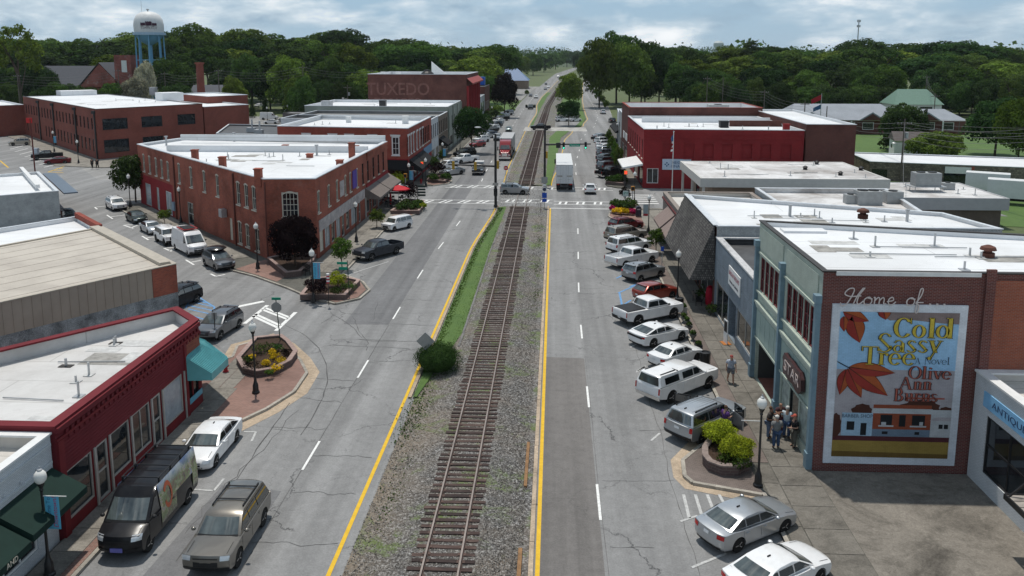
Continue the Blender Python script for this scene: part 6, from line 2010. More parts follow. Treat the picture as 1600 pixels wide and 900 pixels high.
def sunroof(root,W,shc,gh,pm):
 x1=gh[2][0]-.2
 MB().box(x1-.75,x1,-W*.45,W*.45,gh[2][1]-.03,gh[2][1]+.008).obj('sunroof',CARGLASS,root)
def spoiler(root,W,shc,gh,pm):
 x,z=gh[-2]
 MB().box(x-.14,x+.08,-W*.66,W*.66,z-.02,z+.03).obj('spoiler',pm,root)
def fin(root,W,shc,gh,pm):
 x=gh[3][0]+.25
 MB().box(x-.1,x+.08,-.02,.02,gh[3][1]-.01,gh[3][1]+.05).obj('aerial_fin',DARK,root)
def ribs(root,W,shc,gh,pm):
 for k in range(6):
  y=-W*.5+k*W*.2
  MB().box(gh[3][0]+.2,gh[2][0]-.1,y-.025,y+.025,gh[2][1]-.02,gh[2][1]+.012).obj('roof_rib',pm,root)
def tonneau(root,W,shc,gh,pm):
 MB().box(-2.76,-1.0,-W*.86,W*.86,1.26,1.305).obj('bed_cover',DARK,root)
def capribs(root,W,shc,gh,pm):
 for s in(-1,1):MB().box(-2.45,-1.1,s*W*.6-.03,s*W*.6+.03,1.89,1.93).obj('cap_rail',DARK,root)
 MB().box(-1.05,-.98,-W*.74,W*.74,1.2,1.895).obj('cap_gap',DARK,root)
def tailpanel(root,W,shc,gh,pm):
 MB().box(-2.475,-2.41,-W*.8,W*.8,.80,.93).obj('tail_panel',DARK,root)
SEDAN=dict(W=1.85,r=.335,axles=(1.42,-1.40),sill=.24,front=[(2.28,.26),(2.42,.42),(2.42,.60),(2.33,.74)],rear=[(-2.36,.30),(-2.46,.50),(-2.44,.82),(-2.40,1.0)],top=[(2.1,.84),(1.55,.93),(.95,.99),(-1.2,1.03),(-1.75,1.08),(-2.25,1.06)],cab=[(1.12,.97),(.42,1.36),(.05,1.45),(-.85,1.44),(-1.2,1.38),(-1.95,1.05)],pillars=[None,-.1,-.95,None],doors=[.95,-.12,-1.15],mirror=(.72,1.05),hl=(.60,.74),tl=(.78,.96),grille=(.48,.66),plate=.86,wz=(1.06,1.33),extra=[fin],cat='car')
COUPE=dict(SEDAN,r=.36,W=1.9,cab=[(.95,.97),(.2,1.34),(-.15,1.42),(-.7,1.41),(-1.1,1.36),(-2.1,1.07)],extra=[tailpanel,fin],tl=(.80,.93),tw=.74,pillars=[None,-.2,-1.0,None],doors=[.85,-.25,-1.1],grille=(.42,.64))
OLDSEDAN=dict(SEDAN,W=1.72,r=.31,axles=(1.25,-1.25),front=[(2.0,.26),(2.14,.42),(2.14,.58),(2.06,.70)],rear=[(-2.08,.30),(-2.18,.50),(-2.17,.76),(-2.13,.94)],top=[(1.9,.80),(1.4,.90),(.85,.96),(-1.15,.99),(-1.5,1.0),(-2.0,.98)],cab=[(.98,.94),(.38,1.28),(.05,1.38),(-.7,1.38),(-1.0,1.33),(-1.55,.99)],pillars=[None,-.05,-.8,None],doors=[.82,-.08,-.95],mirror=(.62,1.0),hl=(.56,.70),tl=(.70,.86),plate=.74,wz=(1.0,1.26),grille=(.48,.62),wst='steel')
SUV=dict(W=1.88,r=.365,axles=(1.36,-1.36),sill=.32,front=[(2.18,.34),(2.32,.52),(2.32,.76),(2.24,.95)],rear=[(-2.16,.38),(-2.28,.58),(-2.24,.95),(-2.2,1.08)],top=[(2.05,1.02),(1.5,1.09),(1.0,1.13),(-1.2,1.16),(-2.14,1.14)],cab=[(1.15,1.10),(.45,1.56),(.1,1.67),(-1.65,1.68),(-1.85,1.62),(-2.17,1.12)],pillars=[None,-.05,-.98,None],doors=[.98,-.08,-1.12],mirror=(.78,1.18),hl=(.80,.95),tl=(.92,1.24-.12),grille=(.60,.85),plate=.92,wz=(1.2,1.54),bump=(.5,.52,DARK),extra=[rails,spoiler,fin],cat='SUV',tw=.7)
BIGSUV=dict(SUV,W=2.02,r=.40,axles=(1.52,-1.48),sill=.38,front=[(2.42,.42),(2.56,.55),(2.57,.92),(2.5,1.08)],rear=[(-2.46,.44),(-2.58,.6),(-2.54,1.0),(-2.5,1.18)],top=[(2.3,1.12),(1.6,1.19),(1.15,1.22),(-1.3,1.24),(-2.42,1.22)],cab=[(1.28,1.18),(.6,1.72),(.3,1.85),(-2.1,1.87),(-2.25,1.82),(-2.46,1.2)],pillars=[None,.05,-.95,None],doors=[1.12,.02,-1.1],mirror=(.95,1.3),hl=(.90,1.08),tl=(.9,1.18),grille=(.62,.98),plate=1.0,wz=(1.29,1.71),bump=(.58,.64,DARK),extra=[rails,ribs,fin],tw=.8,tf=.2,tr=.1)
OLDSUV=dict(BIGSUV,gmat=DARK,bump=(.60,.62,DARK),extra=[rails,crossbars],tf=.12)
HATCH=dict(SUV,W=1.76,r=.33,axles=(1.25,-1.25),sill=.27,front=[(2.0,.3),(2.12,.48),(2.12,.68),(2.04,.84)],rear=[(-2.0,.36),(-2.1,.56),(-2.07,.88),(-2.02,1.0)],top=[(1.85,.9),(1.35,.98),(.95,1.02),(-1.1,1.04),(-1.95,1.03)],cab=[(1.05,1.0),(.35,1.42),(0,1.52),(-1.2,1.52),(-1.5,1.46),(-1.98,1.01)],pillars=[None,-.1,-.9,None],doors=[.88,-.12,-1.0],mirror=(.7,1.08),hl=(.70,.84),tl=(.74,.94),grille=(.48,.68),plate=.7,wz=(1.09,1.4),bump=None,extra=[spoiler])
PICK=dict(W=2.03,r=.42,axles=(1.85,-1.75),sill=.42,front=[(2.78,.46),(2.9,.6),(2.92,1.0),(2.84,1.16)],rear=[(-2.86,.56),(-2.92,.7),(-2.9,1.1),(-2.88,1.24)],top=[(2.6,1.20),(2.0,1.25),(1.4,1.28),(-.95,1.30),(-1.0,1.30,.78),(-2.74,1.28,.78),(-2.78,1.28),(-2.86,1.28)],cab=[(1.5,1.24),(.85,1.74),(.55,1.87),(-.55,1.88),(-.72,1.82),(-.92,1.27)],pillars=[None,.32,None],doors=[1.35,.3,-.75],mirror=(1.2,1.38),hl=(.98,1.16),tl=(.82,1.2),grille=(.68,1.08),plate=.66,wz=(1.34,1.72),bump=(.66,.68,CHROME),tf=.14,tr=.03,tw=.86,cat='pickup',extra=[])
H3T=dict(PICK,bump=(.74,.72,DARK),r=.45,top=[(2.55,1.22),(2.0,1.24),(1.4,1.26),(-.95,1.28),(-2.86,1.28)],tf=.06,dm=1,extra=[tonneau])
CAP=dict(PICK,top=[(2.6,1.20),(2.0,1.25),(1.4,1.28),(-2.86,1.28)],cab=[(1.5,1.24),(.85,1.74),(.55,1.88),(-2.62,1.92),(-2.74,1.86),(-2.88,1.26)],segs=[(None,.32),(.32,-.72),(-1.0,-2.35)],rg=(.1,.88),extra=[capribs])
VANP=dict(W=2.0,r=.36,axles=(1.95,-1.85),sill=.36,front=[(2.72,.36),(2.86,.52),(2.86,.86),(2.76,1.12)],rear=[(-2.9,.40),(-2.96,.6),(-2.95,1.0),(-2.95,1.2)],top=[(2.6,1.2),(2.25,1.32),(1.95,1.40),(-2.92,1.40)],cab=[(2.05,1.36),(1.3,2.15),(.95,2.42),(-2.75,2.5),(-2.88,2.42),(-2.94,1.36)],pillars=[None,.95],doors=[1.95,.9,-.5],mirror=(1.75,1.5),hl=(.92,1.16),tl=(.9,1.3),grille=(.62,.95),plate=.8,wz=(1.45,2.05),yt=.84,yb=.985,fpil=.0,bump=(.6,.6,DARK),tf=.3,tr=.03,tw=.88,dm=1,extra=[],cat='van',rg=(.5,.85))
BOXY=dict(SUV,W=1.72,r=.32,axles=(1.25,-1.25),sill=.27,front=[(1.88,.3),(1.98,.45),(1.98,.78),(1.94,.92)],rear=[(-1.88,.35),(-1.96,.55),(-1.95,.9),(-1.94,1.0)],top=[(1.85,.98),(1.5,1.02),(1.1,1.04),(-1.9,1.04)],cab=[(1.2,1.02),(.85,1.5),(.6,1.62),(-1.7,1.63),(-1.82,1.58),(-1.93,1.02)],pillars=[None,.1,-.85,None],doors=[1.0,.05,-.9],mirror=(.95,1.1),hl=(.72,.9),tl=(1.05-.2,1.0),grille=(.5,.72),plate=.7,wz=(1.09,1.5),bump=None,extra=[],tf=.1,tr=.06)
JEEP=dict(BOXY,W=1.85,r=.44,axles=(1.45,-1.45),sill=.48,front=[(2.0,.55),(2.1,.62),(2.1,.95),(2.08,1.1)],rear=[(-2.1,.55),(-2.14,.7),(-2.13,1.0),(-2.12,1.18)],top=[(2.0,1.15),(1.5,1.17),(.9,1.19),(-2.08,1.2)],cab=[(.85,1.16),(.65,1.72),(.5,1.82),(-1.95,1.84),(-2.02,1.8),(-2.1,1.17)],pillars=[None,-.1,-.95,None],doors=[.75,-.12,-1.0],mirror=(.7,1.3),hl=(.85,1.05),tl=(.95,1.15),grille=(.72,1.05),bump=(.66,.66,DARK),wz=(1.25,1.7),yt=.86,tf=.03,tr=.02,ww=.28,wst='steel',extra=[],dm=1)
GR,GL_='vehicles parked at an angle along the right kerb','vehicles parked along the left kerb'
protos={}
def place(kind,P,colour,px,py,hd,label,name=None,group=None,pos=None,cat=None):
 """first one of a kind is built, later ones are copied part by part and repainted"""
 x,y=pos if pos else G(px,py)
 nm=name or{'SUV':'parked_suv','pickup':'pickup_truck','van':'parked_van'}.get(P['cat'],'parked_car')
 if kind not in protos:
  o=car(nm,label,P,(x,y,0),rad(hd),group,PAINTS[colour])
  protos[kind]=(o,PAINTS[colour].name)
 else:
  p,c0=protos[kind]
  o=dup(p,(x,y,0),rad(hd),label,group,{c0:PAINTS[colour]})
  o.name=nm
  if 'group' in o and not group:
   del o['group']
 o.location.z=.015
 if cat:
  o['category']=cat
 return o
RH=40
def rk(kind,P,col,x,y,label,hd=RH,**k):
 return place(kind,P,col,0,0,hd,label,group=GR,pos=(x,y),**k)
rk('sedan',SEDAN,'silver',8.75,34.3,'silver four-door saloon parked just this side of the bright yellow-green shrubs',33)
rk('sedan',SEDAN,'white',9.15,30.7,'white saloon nearest the camera at the bottom of the right kerb',35)
tah=rk('bigsuv',BIGSUV,'silver',8.75,44.4,'silver SUV with its passenger door standing open by the yellow shrubs',42)
f15=rk('cap',CAP,'white',8.0,49.9,'white pickup with a matching white bed cap and dark rear glass',42)
rk('oldsedan',OLDSEDAN,'white',8.6,55.0,'older small white saloon between the capped pickup and the white coupe',40)
rk('coupe',COUPE,'white',8.0,59.3,'white fastback saloon with a full width dark tail panel',36)
rk('h3t',H3T,'white',7.75,64.4,'boxy white pickup with a flat black bed cover',33)
rk('hatch',HATCH,'orange',9.0,70.2,'orange-red hatchback beside the blue painted bay',35)
rk('suv',SUV,'lightgrey',8.7,76.8,'grey compact SUV with a pale roof, between red hatchback and white pickup',42)
rk('pick',PICK,'white',8.1,82.0,'white pickup with open bed and chrome bumper',38)
rk('bigsuv',BIGSUV,'white',8.3,87.6,'large white SUV with tinted rear glass behind the white pickup',36)
rk('bigsuv',BIGSUV,'beige',8.4,93.0,'beige long SUV with a white roof, next to the red SUV',36)
rk('suv',SUV,'maroon',8.9,98.6,'dark red SUV parked nearest the crossing planter',36)
for s,xh,nm in((-1,1.12,'open_door'),(1,.02,'open_door')):
 a=rad(68)*(1 if s<0 else-1)
 dm=MB()
 dm.box(-1.05,0,-.04,.04,.5,1.2)
 dm.box(-1.05,0,-.035,.035,1.2,1.28,0)
 dm.box(-1.05,-.97,-.03,.03,1.28,1.75,1);dm.box(-.85,-.05,-.03,.03,1.70,1.76,1);dm.box(-.97,-.05,-.012,.012,1.28,1.70,2)
 o=dm.obj(nm,[PAINTS['silver'] if s<0 else DARK,DARK,CARGLASS],tah)
 o.location=(xh,s*1.03,0)
 o.rotation_euler=(0,0,-a if s>0 else a)
 o.rotation_euler=(0,0,rad(65) if s<0 else rad(-65))
place('hatch',HATCH,'white',921.5,301,90,'white hatchback driving away beside the box trailer',name='car')
place('suv',SUV,'lightgrey',804,303,-3,'grey SUV crossing the railway at the main junction',name='suv')
place('pick',PICK,'black',845,203,176,'black pickup driving over the far level crossing',name='pickup_truck')
bk=place('pick',PICK,'black',748,271,270,'black pickup carrying tall white boxes in its bed on the left carriageway',name='pickup_truck')
o=MB().box(-2.5,-1.1,-.8,.8,0,1.2).obj('white_box',WHITE)
o.location=(bk.location.x,bk.location.y,.82);o.rotation_euler=bk.rotation_euler
tag(o,'tall white carton load standing in the bed of the black pickup','cargo')
place('oldsedan',OLDSEDAN,'teal',795,205,270,'dull green estate car queued behind the red lorry',name='car')
place('suv',SUV,'lightgrey',777,219,272,'pale grey SUV in the outer lane beside the red lorry',name='suv')
place('bigsuv',BIGSUV,'black',829,170.5,268,'black SUV approaching on the left carriageway beyond the far crossing',name='suv')
place('hatch',HATCH,'grey',829,151,270,'dark hatchback in the kerb lane, far up the left carriageway',name='car')
place('suv',SUV,'white',837.6,153.5,270,'white SUV in the inner lane, far up the left carriageway',name='suv')
place('sedan',SEDAN,'grey',852,140.5,272,'tiny dark saloon on the left carriageway before the distant bend',name='car')
place('sedan',SEDAN,'white',856.5,137,272,'tiny white saloon beside a dark one before the distant bend',name='car')
place('sedan',SEDAN,'black',853,132.5,272,'black saloon furthest but two on the left carriageway',name='car')
place('van',VANP,'white',872.5,122,272,'white van descending the far end of the left carriageway',name='van')
place('suv',SUV,'white',942,178,92,'white SUV driving away past the far car park on the right carriageway',name='suv')
place('suv',SUV,'black',956.5,192,95,'black SUV by the kerb at the end of the right row',name='suv')
place('suv',SUV,'grey',916.5,143,92,'dark SUV under the tall trees on the far right carriageway',name='suv')
for px,py,c,k,P,hd,lb in((878,190,'white','suv',SUV,20,'white SUV under the dark tree in the median car park'),(891,184,'silver','suv',SUV,20,'silver SUV behind the white one in the median car park'),(899,190,'white','hatch',HATCH,30,'white hatchback at the grass edge of the median car park')):
 place(k,P,c,px,py,hd,lb)
for i,(px,py,c,k,P,lb) in enumerate(((954,276,'black','pick',PICK,'black pickup nearest the junction in the far right row'),(952,266.5,'grey','bigsuv',BIGSUV,'dark grey large SUV, second from the junction in the far right row'),(949,257.5,'black','suv',SUV,'black SUV with pale roof glare, third in the far right row'),(948,250.5,'slate','sedan',SEDAN,'slate saloon between dark cars in the far right row'),(947,244.5,'grey','suv',SUV,'mid grey SUV behind the street tree in the far right row'),(946,239,'silver','hatch',HATCH,'silver hatchback in the middle of the far right row'),(946,234,'white','sedan',SEDAN,'white saloon between silver and white cars, far right row'),(945,229.5,'white','suv',SUV,'white SUV beyond the white saloon in the far right row'),(944,225.5,'white','bigsuv',BIGSUV,'long white SUV near the upper end of the far right row'),(941,221,'black','pick',PICK,'black pickup at the upper end of the far right row'),(939,216.5,'silver','sedan',SEDAN,'last silver saloon in the far right row'))):
 place(k,P,c,px,py,38,lb,group='vehicles in the far right row')
LK='vehicles parked along the left kerb'
place('van',VANP,'black',0,0,270,'black panel van with picture wrapped sides and a roof rack',group=LK,pos=(-18.05,33.6),name='parked_van')
place('oldsuv',OLDSUV,'tan',0,0,270,'pewter coloured old SUV in the lane at the bottom left',pos=(-13.85,32.3),name='suv')
place('sedan',SEDAN,'white',0,0,270,'white saloon with a rear wing parked behind the black van',group=LK,pos=(-18.1,40.4))
place('suv',SUV,'grey',343,521,262,'dark grey SUV nosing towards the round flower bed',name='parked_suv')
place('suv',SUV,'black',277,478,250,'black SUV half hidden behind the tan roofed building',name='parked_suv')
place('hatch',HATCH,'black',107,346,310,'black car peeping out past the grey painted building',name='parked_car')
place('pick',PICK,'slate',591,401,236,'dark slate crew cab pickup nosed to the left pavement',group=LK)
place('boxy',BOXY,'white',620.5,358,236,'white boxy estate car parked before the junction on the left',group=LK,name='parked_car')
LF_='vehicles in the upper left row'
for px,py,c,k,P,hd,lb in((706,273,'silver','coupe',COUPE,222,'silver open-topped coupe beside the junction planter'),(699,264,'white','suv',SUV,225,'white SUV hidden behind the silver coupe'),(727,254.5,'white','pick',PICK,225,'white pickup second in the upper left row'),(726,245,'black','bigsuv',BIGSUV,225,'black large SUV behind the white pickup'),(746,229.5,'red','hatch',HATCH,225,'bright red hatchback under the broad dark street tree'),(752,222,'white','suv',SUV,226,'white SUV behind the red hatchback'),(760,216,'silver','sedan',SEDAN,228,'silver saloon behind the white SUV, upper left row'),(764,212,'blue','sedan',SEDAN,228,'blue saloon midway along the upper left row'),(767,207.5,'black','suv',SUV,228,'black SUV next to the blue saloon, upper left row'),(770,203.5,'white','suv',SUV,228,'white SUV before the dark estate, upper left row'),(773,199.5,'grey','bigsuv',BIGSUV,228,'charcoal large SUV, upper left row'),(776,195.5,'silver','sedan',SEDAN,228,'silver saloon beyond the charcoal SUV'),(779,192,'white','hatch',HATCH,228,'white hatchback near the top of the upper left row'),(783,188.8,'black','pick',PICK,228,'black pickup near the top of the upper left row'),(787,185,'silver','suv',SUV,228,'silver SUV, last but one of the upper left row'),(792,180,'silver','bigsuv',BIGSUV,190,'silver large SUV turned across the end of the upper left row')):
 place(k,P,c,px,py,hd,lb,group=LF_)
place('sedan',SEDAN,'white',614,301,180,'white car at the kerb behind the red parasol',name='parked_car')
SG_='vehicles along the side street'
place('suv',SUV,'white',182,327,313,'white SUV at the top of the side street row by the leafy tree',group=SG_)
place('oldsedan',OLDSEDAN,'darkgreen',214,346.5,313,'dark green saloon second in the side street row',group=SG_)
place('oldsedan',OLDSEDAN,'silver',237,363,313,'old silver saloon third in the side street row',group=SG_)
place('jeep',JEEP,'white',263,379.5,313,'boxy white off-roader with black arches behind the white van',group=SG_,name='parked_off_roader',cat='off-roader')
vw=place('promaster',dict(VANP,extra=[]),'white',297,394,313,'tall white panel van with a red edged rack on its roof',group=SG_)
hl=place('suv',SUV,'grey',342,418,313,'dark grey SUV with a black roof box at the corner',group=SG_)
rb_=MB();rb_.blob((-.5,0,1.9),(1.05,.42,.20),6,10)
o=rb_.obj('roof_box',plain('gloss_black',(.015,.015,.016),.2),None,smooth=True)
o.location=hl.location;o.rotation_euler=hl.rotation_euler
tag(o,'glossy black roof box on the dark grey corner SUV','roof box')
rk_=MB()
for y in(-.72,.72):rk_.box(-1.6,.6,y-.05,y+.05,2.56,2.66)
for x in(-1.6,-.9,-.2,.55):rk_.box(x-.05,x+.05,-.75,.75,2.57,2.64)
rk_.box(-1.5,.5,-.6,.6,2.62,2.68,1)
rk_.obj('roof_rack',[plain('red_rack',(.4,.05,.05),.5),DARK],vw)
bv=protos['van'][0]
bvb=[o for o in bpy.data.objects if o.get('label','').startswith('black panel van')][0]
m=MB()
for y in(-.82,.82):m.cyl((-2.6,y,2.62),(.6,y,2.62),.025,n=6)
for x in(-2.5,-1.6,-.6,.5):m.cyl((x,-.85,2.6),(x,.85,2.6),.03,n=6);m.box(x-.04,x+.04,-.85,-.78,2.4,2.6);m.box(x-.04,x+.04,.78,.85,2.4,2.6)
m.obj('roof_rack',BLACK,bvb)
mw,t,b=newmat('picture_wrap')
v=vec(t,'obj')
sx3=nn(t,'ShaderNodeSeparateXYZ');L(t,v,sx3.inputs[0])
c1=ramp(t,noise(t,v,2.6,6,.7,.6),[(.32,(.02,.03,.025)),(.44,(.20,.13,.07)),(.52,(.16,.26,.07)),(.6,(.5,.38,.28)),(.68,(.12,.2,.34)),(.76,(.65,.66,.68))])
gz=nn(t,'ShaderNodeMapRange');gz.inputs['From Min'].default_value=1.9;gz.inputs['From Max'].default_value=2.35;L(t,sx3.outputs[2],gz.inputs['Value'])
c2=ramp(t,noise(t,v,1.8,5,.6,.4),[(.4,(.16,.26,.48)),(.62,(.62,.66,.7))])
c1=mix(t,gz.outputs[0],c1,c2)
lo=nn(t,'ShaderNodeMapRange');lo.inputs['From Min'].default_value=.95;lo.inputs['From Max'].default_value=.55;L(t,sx3.outputs[2],lo.inputs['Value'])
c1=mix(t,lo.outputs[0],c1,(.02,.02,.02))
L(t,c1,b.inputs['Base Color']);b.inputs['Roughness'].default_value=.25;b.inputs['Coat Weight'].default_value=.6
for s in(-1,1):
 P=VANP;W=1.0
 pts=[]
 for z in(.62,1.0,1.36):
  pts.append((z,s*1.016))
 for z in(1.45,1.8,2.1,2.3,2.42):
  k=(z-1.36)/(2.5-1.36)
  pts.append((z,s*((.985+(.84-.985)*k**1.25)+.02)))
 xs2=[-2.85,-2.3,-1.4,-.6,.2,.86]
 vs=[(x,y,z) for z,y in pts for x in xs2]
 k=len(xs2)
 vs=[(x,y if True else y,z) for x,y,z in vs]
 fs=[(j*k+i,j*k+i+1,(j+1)*k+i+1,(j+1)*k+i) for j in range(len(pts)-1) for i in range(k-1) if not(j<2 and-2.3<=xs2[i]<-1.3)]
 MB().add(vs,fs if s<0 else[f[::-1] for f in fs]).obj('wrap',mw,bvb)
 m=MB()
 for a in range(14):
  t0,t1=rad(30+a*22),rad(30+(a+1)*22)
  q=[]
  for tt,r_ in((t0,.62),(t1,.62),(t1,.40),(t0,.40)):
   x,z=.12+r_*.62*math.cos(tt),1.62+r_*math.sin(tt)
   kk=max(0,(z-1.36)/1.14)
   q.append((x,s*((.985+(.84-.985)*kk**1.25)+.036),z))
  if abs(math.sin((t0+t1)/2))>.35 or math.cos((t0+t1)/2)<0:
   m.poly(q if s<0 else q[::-1])
 m.obj('printed_letter',plain('orange_print',(.55,.09,.02),.3),bvb)
MB().box(2.87,2.9,-.26,.26,.5,.68).obj('front_plate',plain('purple_plate',(.12,.12,.4),.4),bvb)
m=MB();m.lathe([(.52,0),(.52,.02),(.46,.02),(.46,0)],n=20)
m.v=[(2.878+.02*(b_/.02)*.5,a_*1.25,.78+c_*0+0) for a_,b_,c_ in[(v_[0],v_[2],v_[1]) for v_ in m.v]]
DG='vehicles in the distant left car parks'
for px,py,c,k,P,hd,lb in((31,227,'beige','suv',SUV,215,'beige SUV alone in the marked bays left of the factory'),(74,249,'black','pick',PICK,210,'black pickup in the bays below the factory'),(90,256,'maroon','sedan',SEDAN,205,'dark red saloon next to the hatched yellow bay'),(441,192,'grey','suv',SUV,200,'grey SUV in the car park behind the shops'),(424,193.5,'white','sedan',SEDAN,185,'white saloon left of the grey SUV behind the shops'),(452,191,'silver','sedan',SEDAN,205,'silver saloon right of the grey SUV behind the shops'),(421,187,'white','van',VANP,10,'white van behind the cars at the rear of the shops'),(474,165,'black','pick',PICK,10,'black pickup beyond the dark grey shed'),(514,168,'white','suv',SUV,260,'white SUV before the hedge near the big brick warehouse'),(404,168,'white','suv',SUV,260,'white SUV between two pointed evergreen trees')):
 place(k,P,c,px,py,hd,lb,group=DG)
place('pick',PICK,'red',1490,202,180,'bright red pickup in the car park beyond the stone warehouse')
place('sedan',SEDAN,'white',1362,199,5,'white saloon parked on the lawn side of the long brick building')
def lorry(label,loc,rz,cabc,tlen,side,cat='lorry',name='semi_truck'):
 t_=thing(name,label,cat,loc,rz)
 W=1.3
 tm=MB().box(-tlen/2,tlen/2,-W,W,1.15,4.08)
 tm.obj('trailer',side,t_)
 fr=MB();fr.box(-tlen/2+.3,tlen/2-.3,-.5,.5,.85,1.148);fr.box(-tlen/2,-tlen/2+.12,-1.2,1.2,.45,.6);fr.box(-tlen/2+.1,-tlen/2+.2,-.9,-.8,.5,1.148);fr.box(-tlen/2+.1,-tlen/2+.2,.8,.9,.5,1.148)
 fr.obj('chassis',DARK,t_)
 for s in(-1,1):
  y0,y1=(0.012,W-.03) if s>0 else(-W+.03,-.012)
  d=MB().box(-tlen/2-.04,-tlen/2-.002,y0,y1,1.2,4.02).obj('rear_door',side,t_)
  m=MB()
  for yy in(.25,.6):m.cyl((-tlen/2-.06,s*yy,1.22),(-tlen/2-.06,s*yy,4.0),.02,n=5)
  for zz in(1.5,2.6,3.7):m.box(-tlen/2-.055,-tlen/2-.041,s*1.24-.06,s*1.24+.06,zz-.06,zz+.06)
  m.box(-tlen/2-.05,-tlen/2-.041,s*.75-.4,s*.75+.4,2.2,2.45,1);m.box(-tlen/2-.05,-tlen/2-.041,s*.7-.25,s*.7+.25,1.75,1.8,1)
  m.obj('locking_bars',[STEEL,TRIMGREY],d)
  MB().box(-tlen/2-.03,-tlen/2+.05,s*1.0-.2,s*1.0+.2,.95,1.12).obj('taillight',REDLENS,t_)
 MB().box(-tlen/2-.03,-tlen/2+.01,-W,W,4.025,4.12).obj('roof_edge',STEEL,t_)
 ty,rm=wheel_meshes(.5,.28,'steel')
 def wheels(xs_,ys_):
  for x in xs_:
   for s in(-1,1):
    for y in ys_:
     w_=link('wheel',ty,t_);w_.location=(x,s*y,.5);w_.rotation_euler=(0,0,0 if s>0 else math.pi);link('rim',rm,w_)
 wheels((-tlen/2+1.2,-tlen/2+2.5),(1.12,.8))
 x0=tlen/2+.6
 c=MB()
 c.add([(x0,-1.2,.9),(x0+2.3,-1.2,.9),(x0+2.3,1.2,.9),(x0,1.2,.9),(x0,-1.2,2.3),(x0+2.3,-1.2,2.1),(x0+2.3,1.2,2.1),(x0,1.2,2.3),(x0,-1.15,3.9),(x0+1.2,-1.1,3.7),(x0+1.2,1.1,3.7),(x0,1.15,3.9),(x0+1.9,-1.05,3.0),(x0+1.9,1.05,3.0)],[(0,1,5,4),(2,3,7,6),(4,5,12,9,8),(6,7,11,10,13),(3,0,4,8,11,7),(8,9,10,11),(9,12,13,10),(12,5,6,13)])
 c.obj('cab',cabc,t_,smooth=True)
 h=MB();h.add([(x0+2.3,-1.0,.8),(x0+4.1,-.8,.8),(x0+4.1,.8,.8),(x0+2.3,1.0,.8),(x0+2.3,-1.0,2.05),(x0+4.0,-.72,1.6),(x0+4.0,.72,1.6),(x0+2.3,1.0,2.05)],[(0,1,5,4),(1,2,6,5),(2,3,7,6),(4,5,6,7)])
 h.obj('hood',cabc,t_,smooth=True)
 for s in(-1,1):
  MB().box(x0+2.5,x0+4.0,s*.98-.17,s*.98+.17,.95,1.25).obj('fender',cabc,t_)
  MB().box(x0+3.9,x0+4.12,s*.92-.14,s*.92+.14,1.0,1.24).obj('headlight',LAMPLENS,t_)
  MB().box(x0+2.2,x0+2.35,s*1.45-.12,s*1.45+.12,1.9,2.7).obj('mirror',BLACK,t_)
  MB().poly([(x0+.7,s*1.21,2.25),(x0+2.1,s*1.21,2.2),(x0+1.85,s*1.115,2.95),(x0+.7,s*1.19,2.95)][::s if s<0 else 1]).obj('side_window',CARGLASS,t_)
 MB().add([(x0+2.33,-.98,2.16),(x0+2.33,.98,2.16),(x0+1.95,.9,2.95),(x0+1.95,-.9,2.95)],[(0,1,2,3)]).obj('windshield',CARWIND,t_)
 m=MB().box(x0+4.09,x0+4.16,-.55,.55,.95,1.55)
 m.obj('grille',CHROME,t_)
 MB().box(x0+4.05,x0+4.3,-1.2,1.2,.45,.85).obj('front_bumper',CHROME,t_)
 MB().cyl((x0-.25,-.9,.8),(x0-.25,-.9,4.2),.09,n=8).obj('exhaust_stack',CHROME,t_)
 MB().box(x0-2.6,x0+2.4,-.45,.45,.55,.9).obj('tractor_frame',DARK,t_)
 wheels((x0+3.0,),(1.05,));wheels((x0-.6,x0-1.9),(1.1,.8))
 return t_
TRW=plain('trailer_white',(.62,.63,.63),.5,var=.06)
lorry('white box trailer lorry driving away from the junction',(1.86,135.6,0),HP,PAINTS['white'],15.6,TRW)
rx,ry=G(788,252)
lorry('red conventional lorry with grey box trailer coming down the left carriageway',(rx,ry+12.0,0),-HP,PAINTS['red'],13.6,plain('trailer_grey',(.40,.40,.40),.5,var=.06))
def boxtruck(label,loc,rz):
 t_=thing('box_truck',label,'box truck',loc,rz,'box trucks behind the offices')
 MB().box(-3.5,2.3,-1.2,1.2,.95,3.5).obj('cargo_box',TRW,t_)
 m=MB();m.add([(2.4,-1.05,.6),(4.1,-1.0,.6),(4.1,1.0,.6),(2.4,1.05,.6),(2.4,-1.05,2.6),(3.4,-.98,2.55),(3.4,.98,2.55),(2.4,1.05,2.6),(4.15,-1,1.5),(4.15,1,1.5)],[(0,1,8,5,4),(3,7,6,9,2),(1,2,9,8),(8,9,6,5),(4,5,6,7),(0,4,7,3)]);m.obj('cab',PAINTS['white'],t_)
 MB().add([(4.13,-.9,1.58),(4.13,.9,1.58),(3.47,.85,2.46),(3.47,-.85,2.46)],[(0,1,2,3)]).obj('windshield',CARWIND,t_)
 for s in(-1,1):MB().box(2.6,3.5,s*1.055-.01,s*1.055+.01,1.55,2.3).obj('side_window',CARGLASS,t_)
 MB().box(-3.4,3.9,-.5,.5,.5,.95).obj('chassis',DARK,t_)
 ty,rm=wheel_meshes(.42,.25,'steel')
 for x in(3.1,-2.0):
  for s in(-1,1):
   w_=link('wheel',ty,t_);w_.location=(x,s*1.0,.42);w_.rotation_euler=(0,0,0 if s>0 else math.pi);link('rim',rm,w_)
 return t_
x,y=G(1588,322);boxtruck('white box truck at the right edge behind the brown office',(x+.5,y+1.5,0),rad(-28))
x,y=G(1548,306);boxtruck('pale box truck half hidden behind the roof with the racked air unit',(x,y,0),rad(-28))
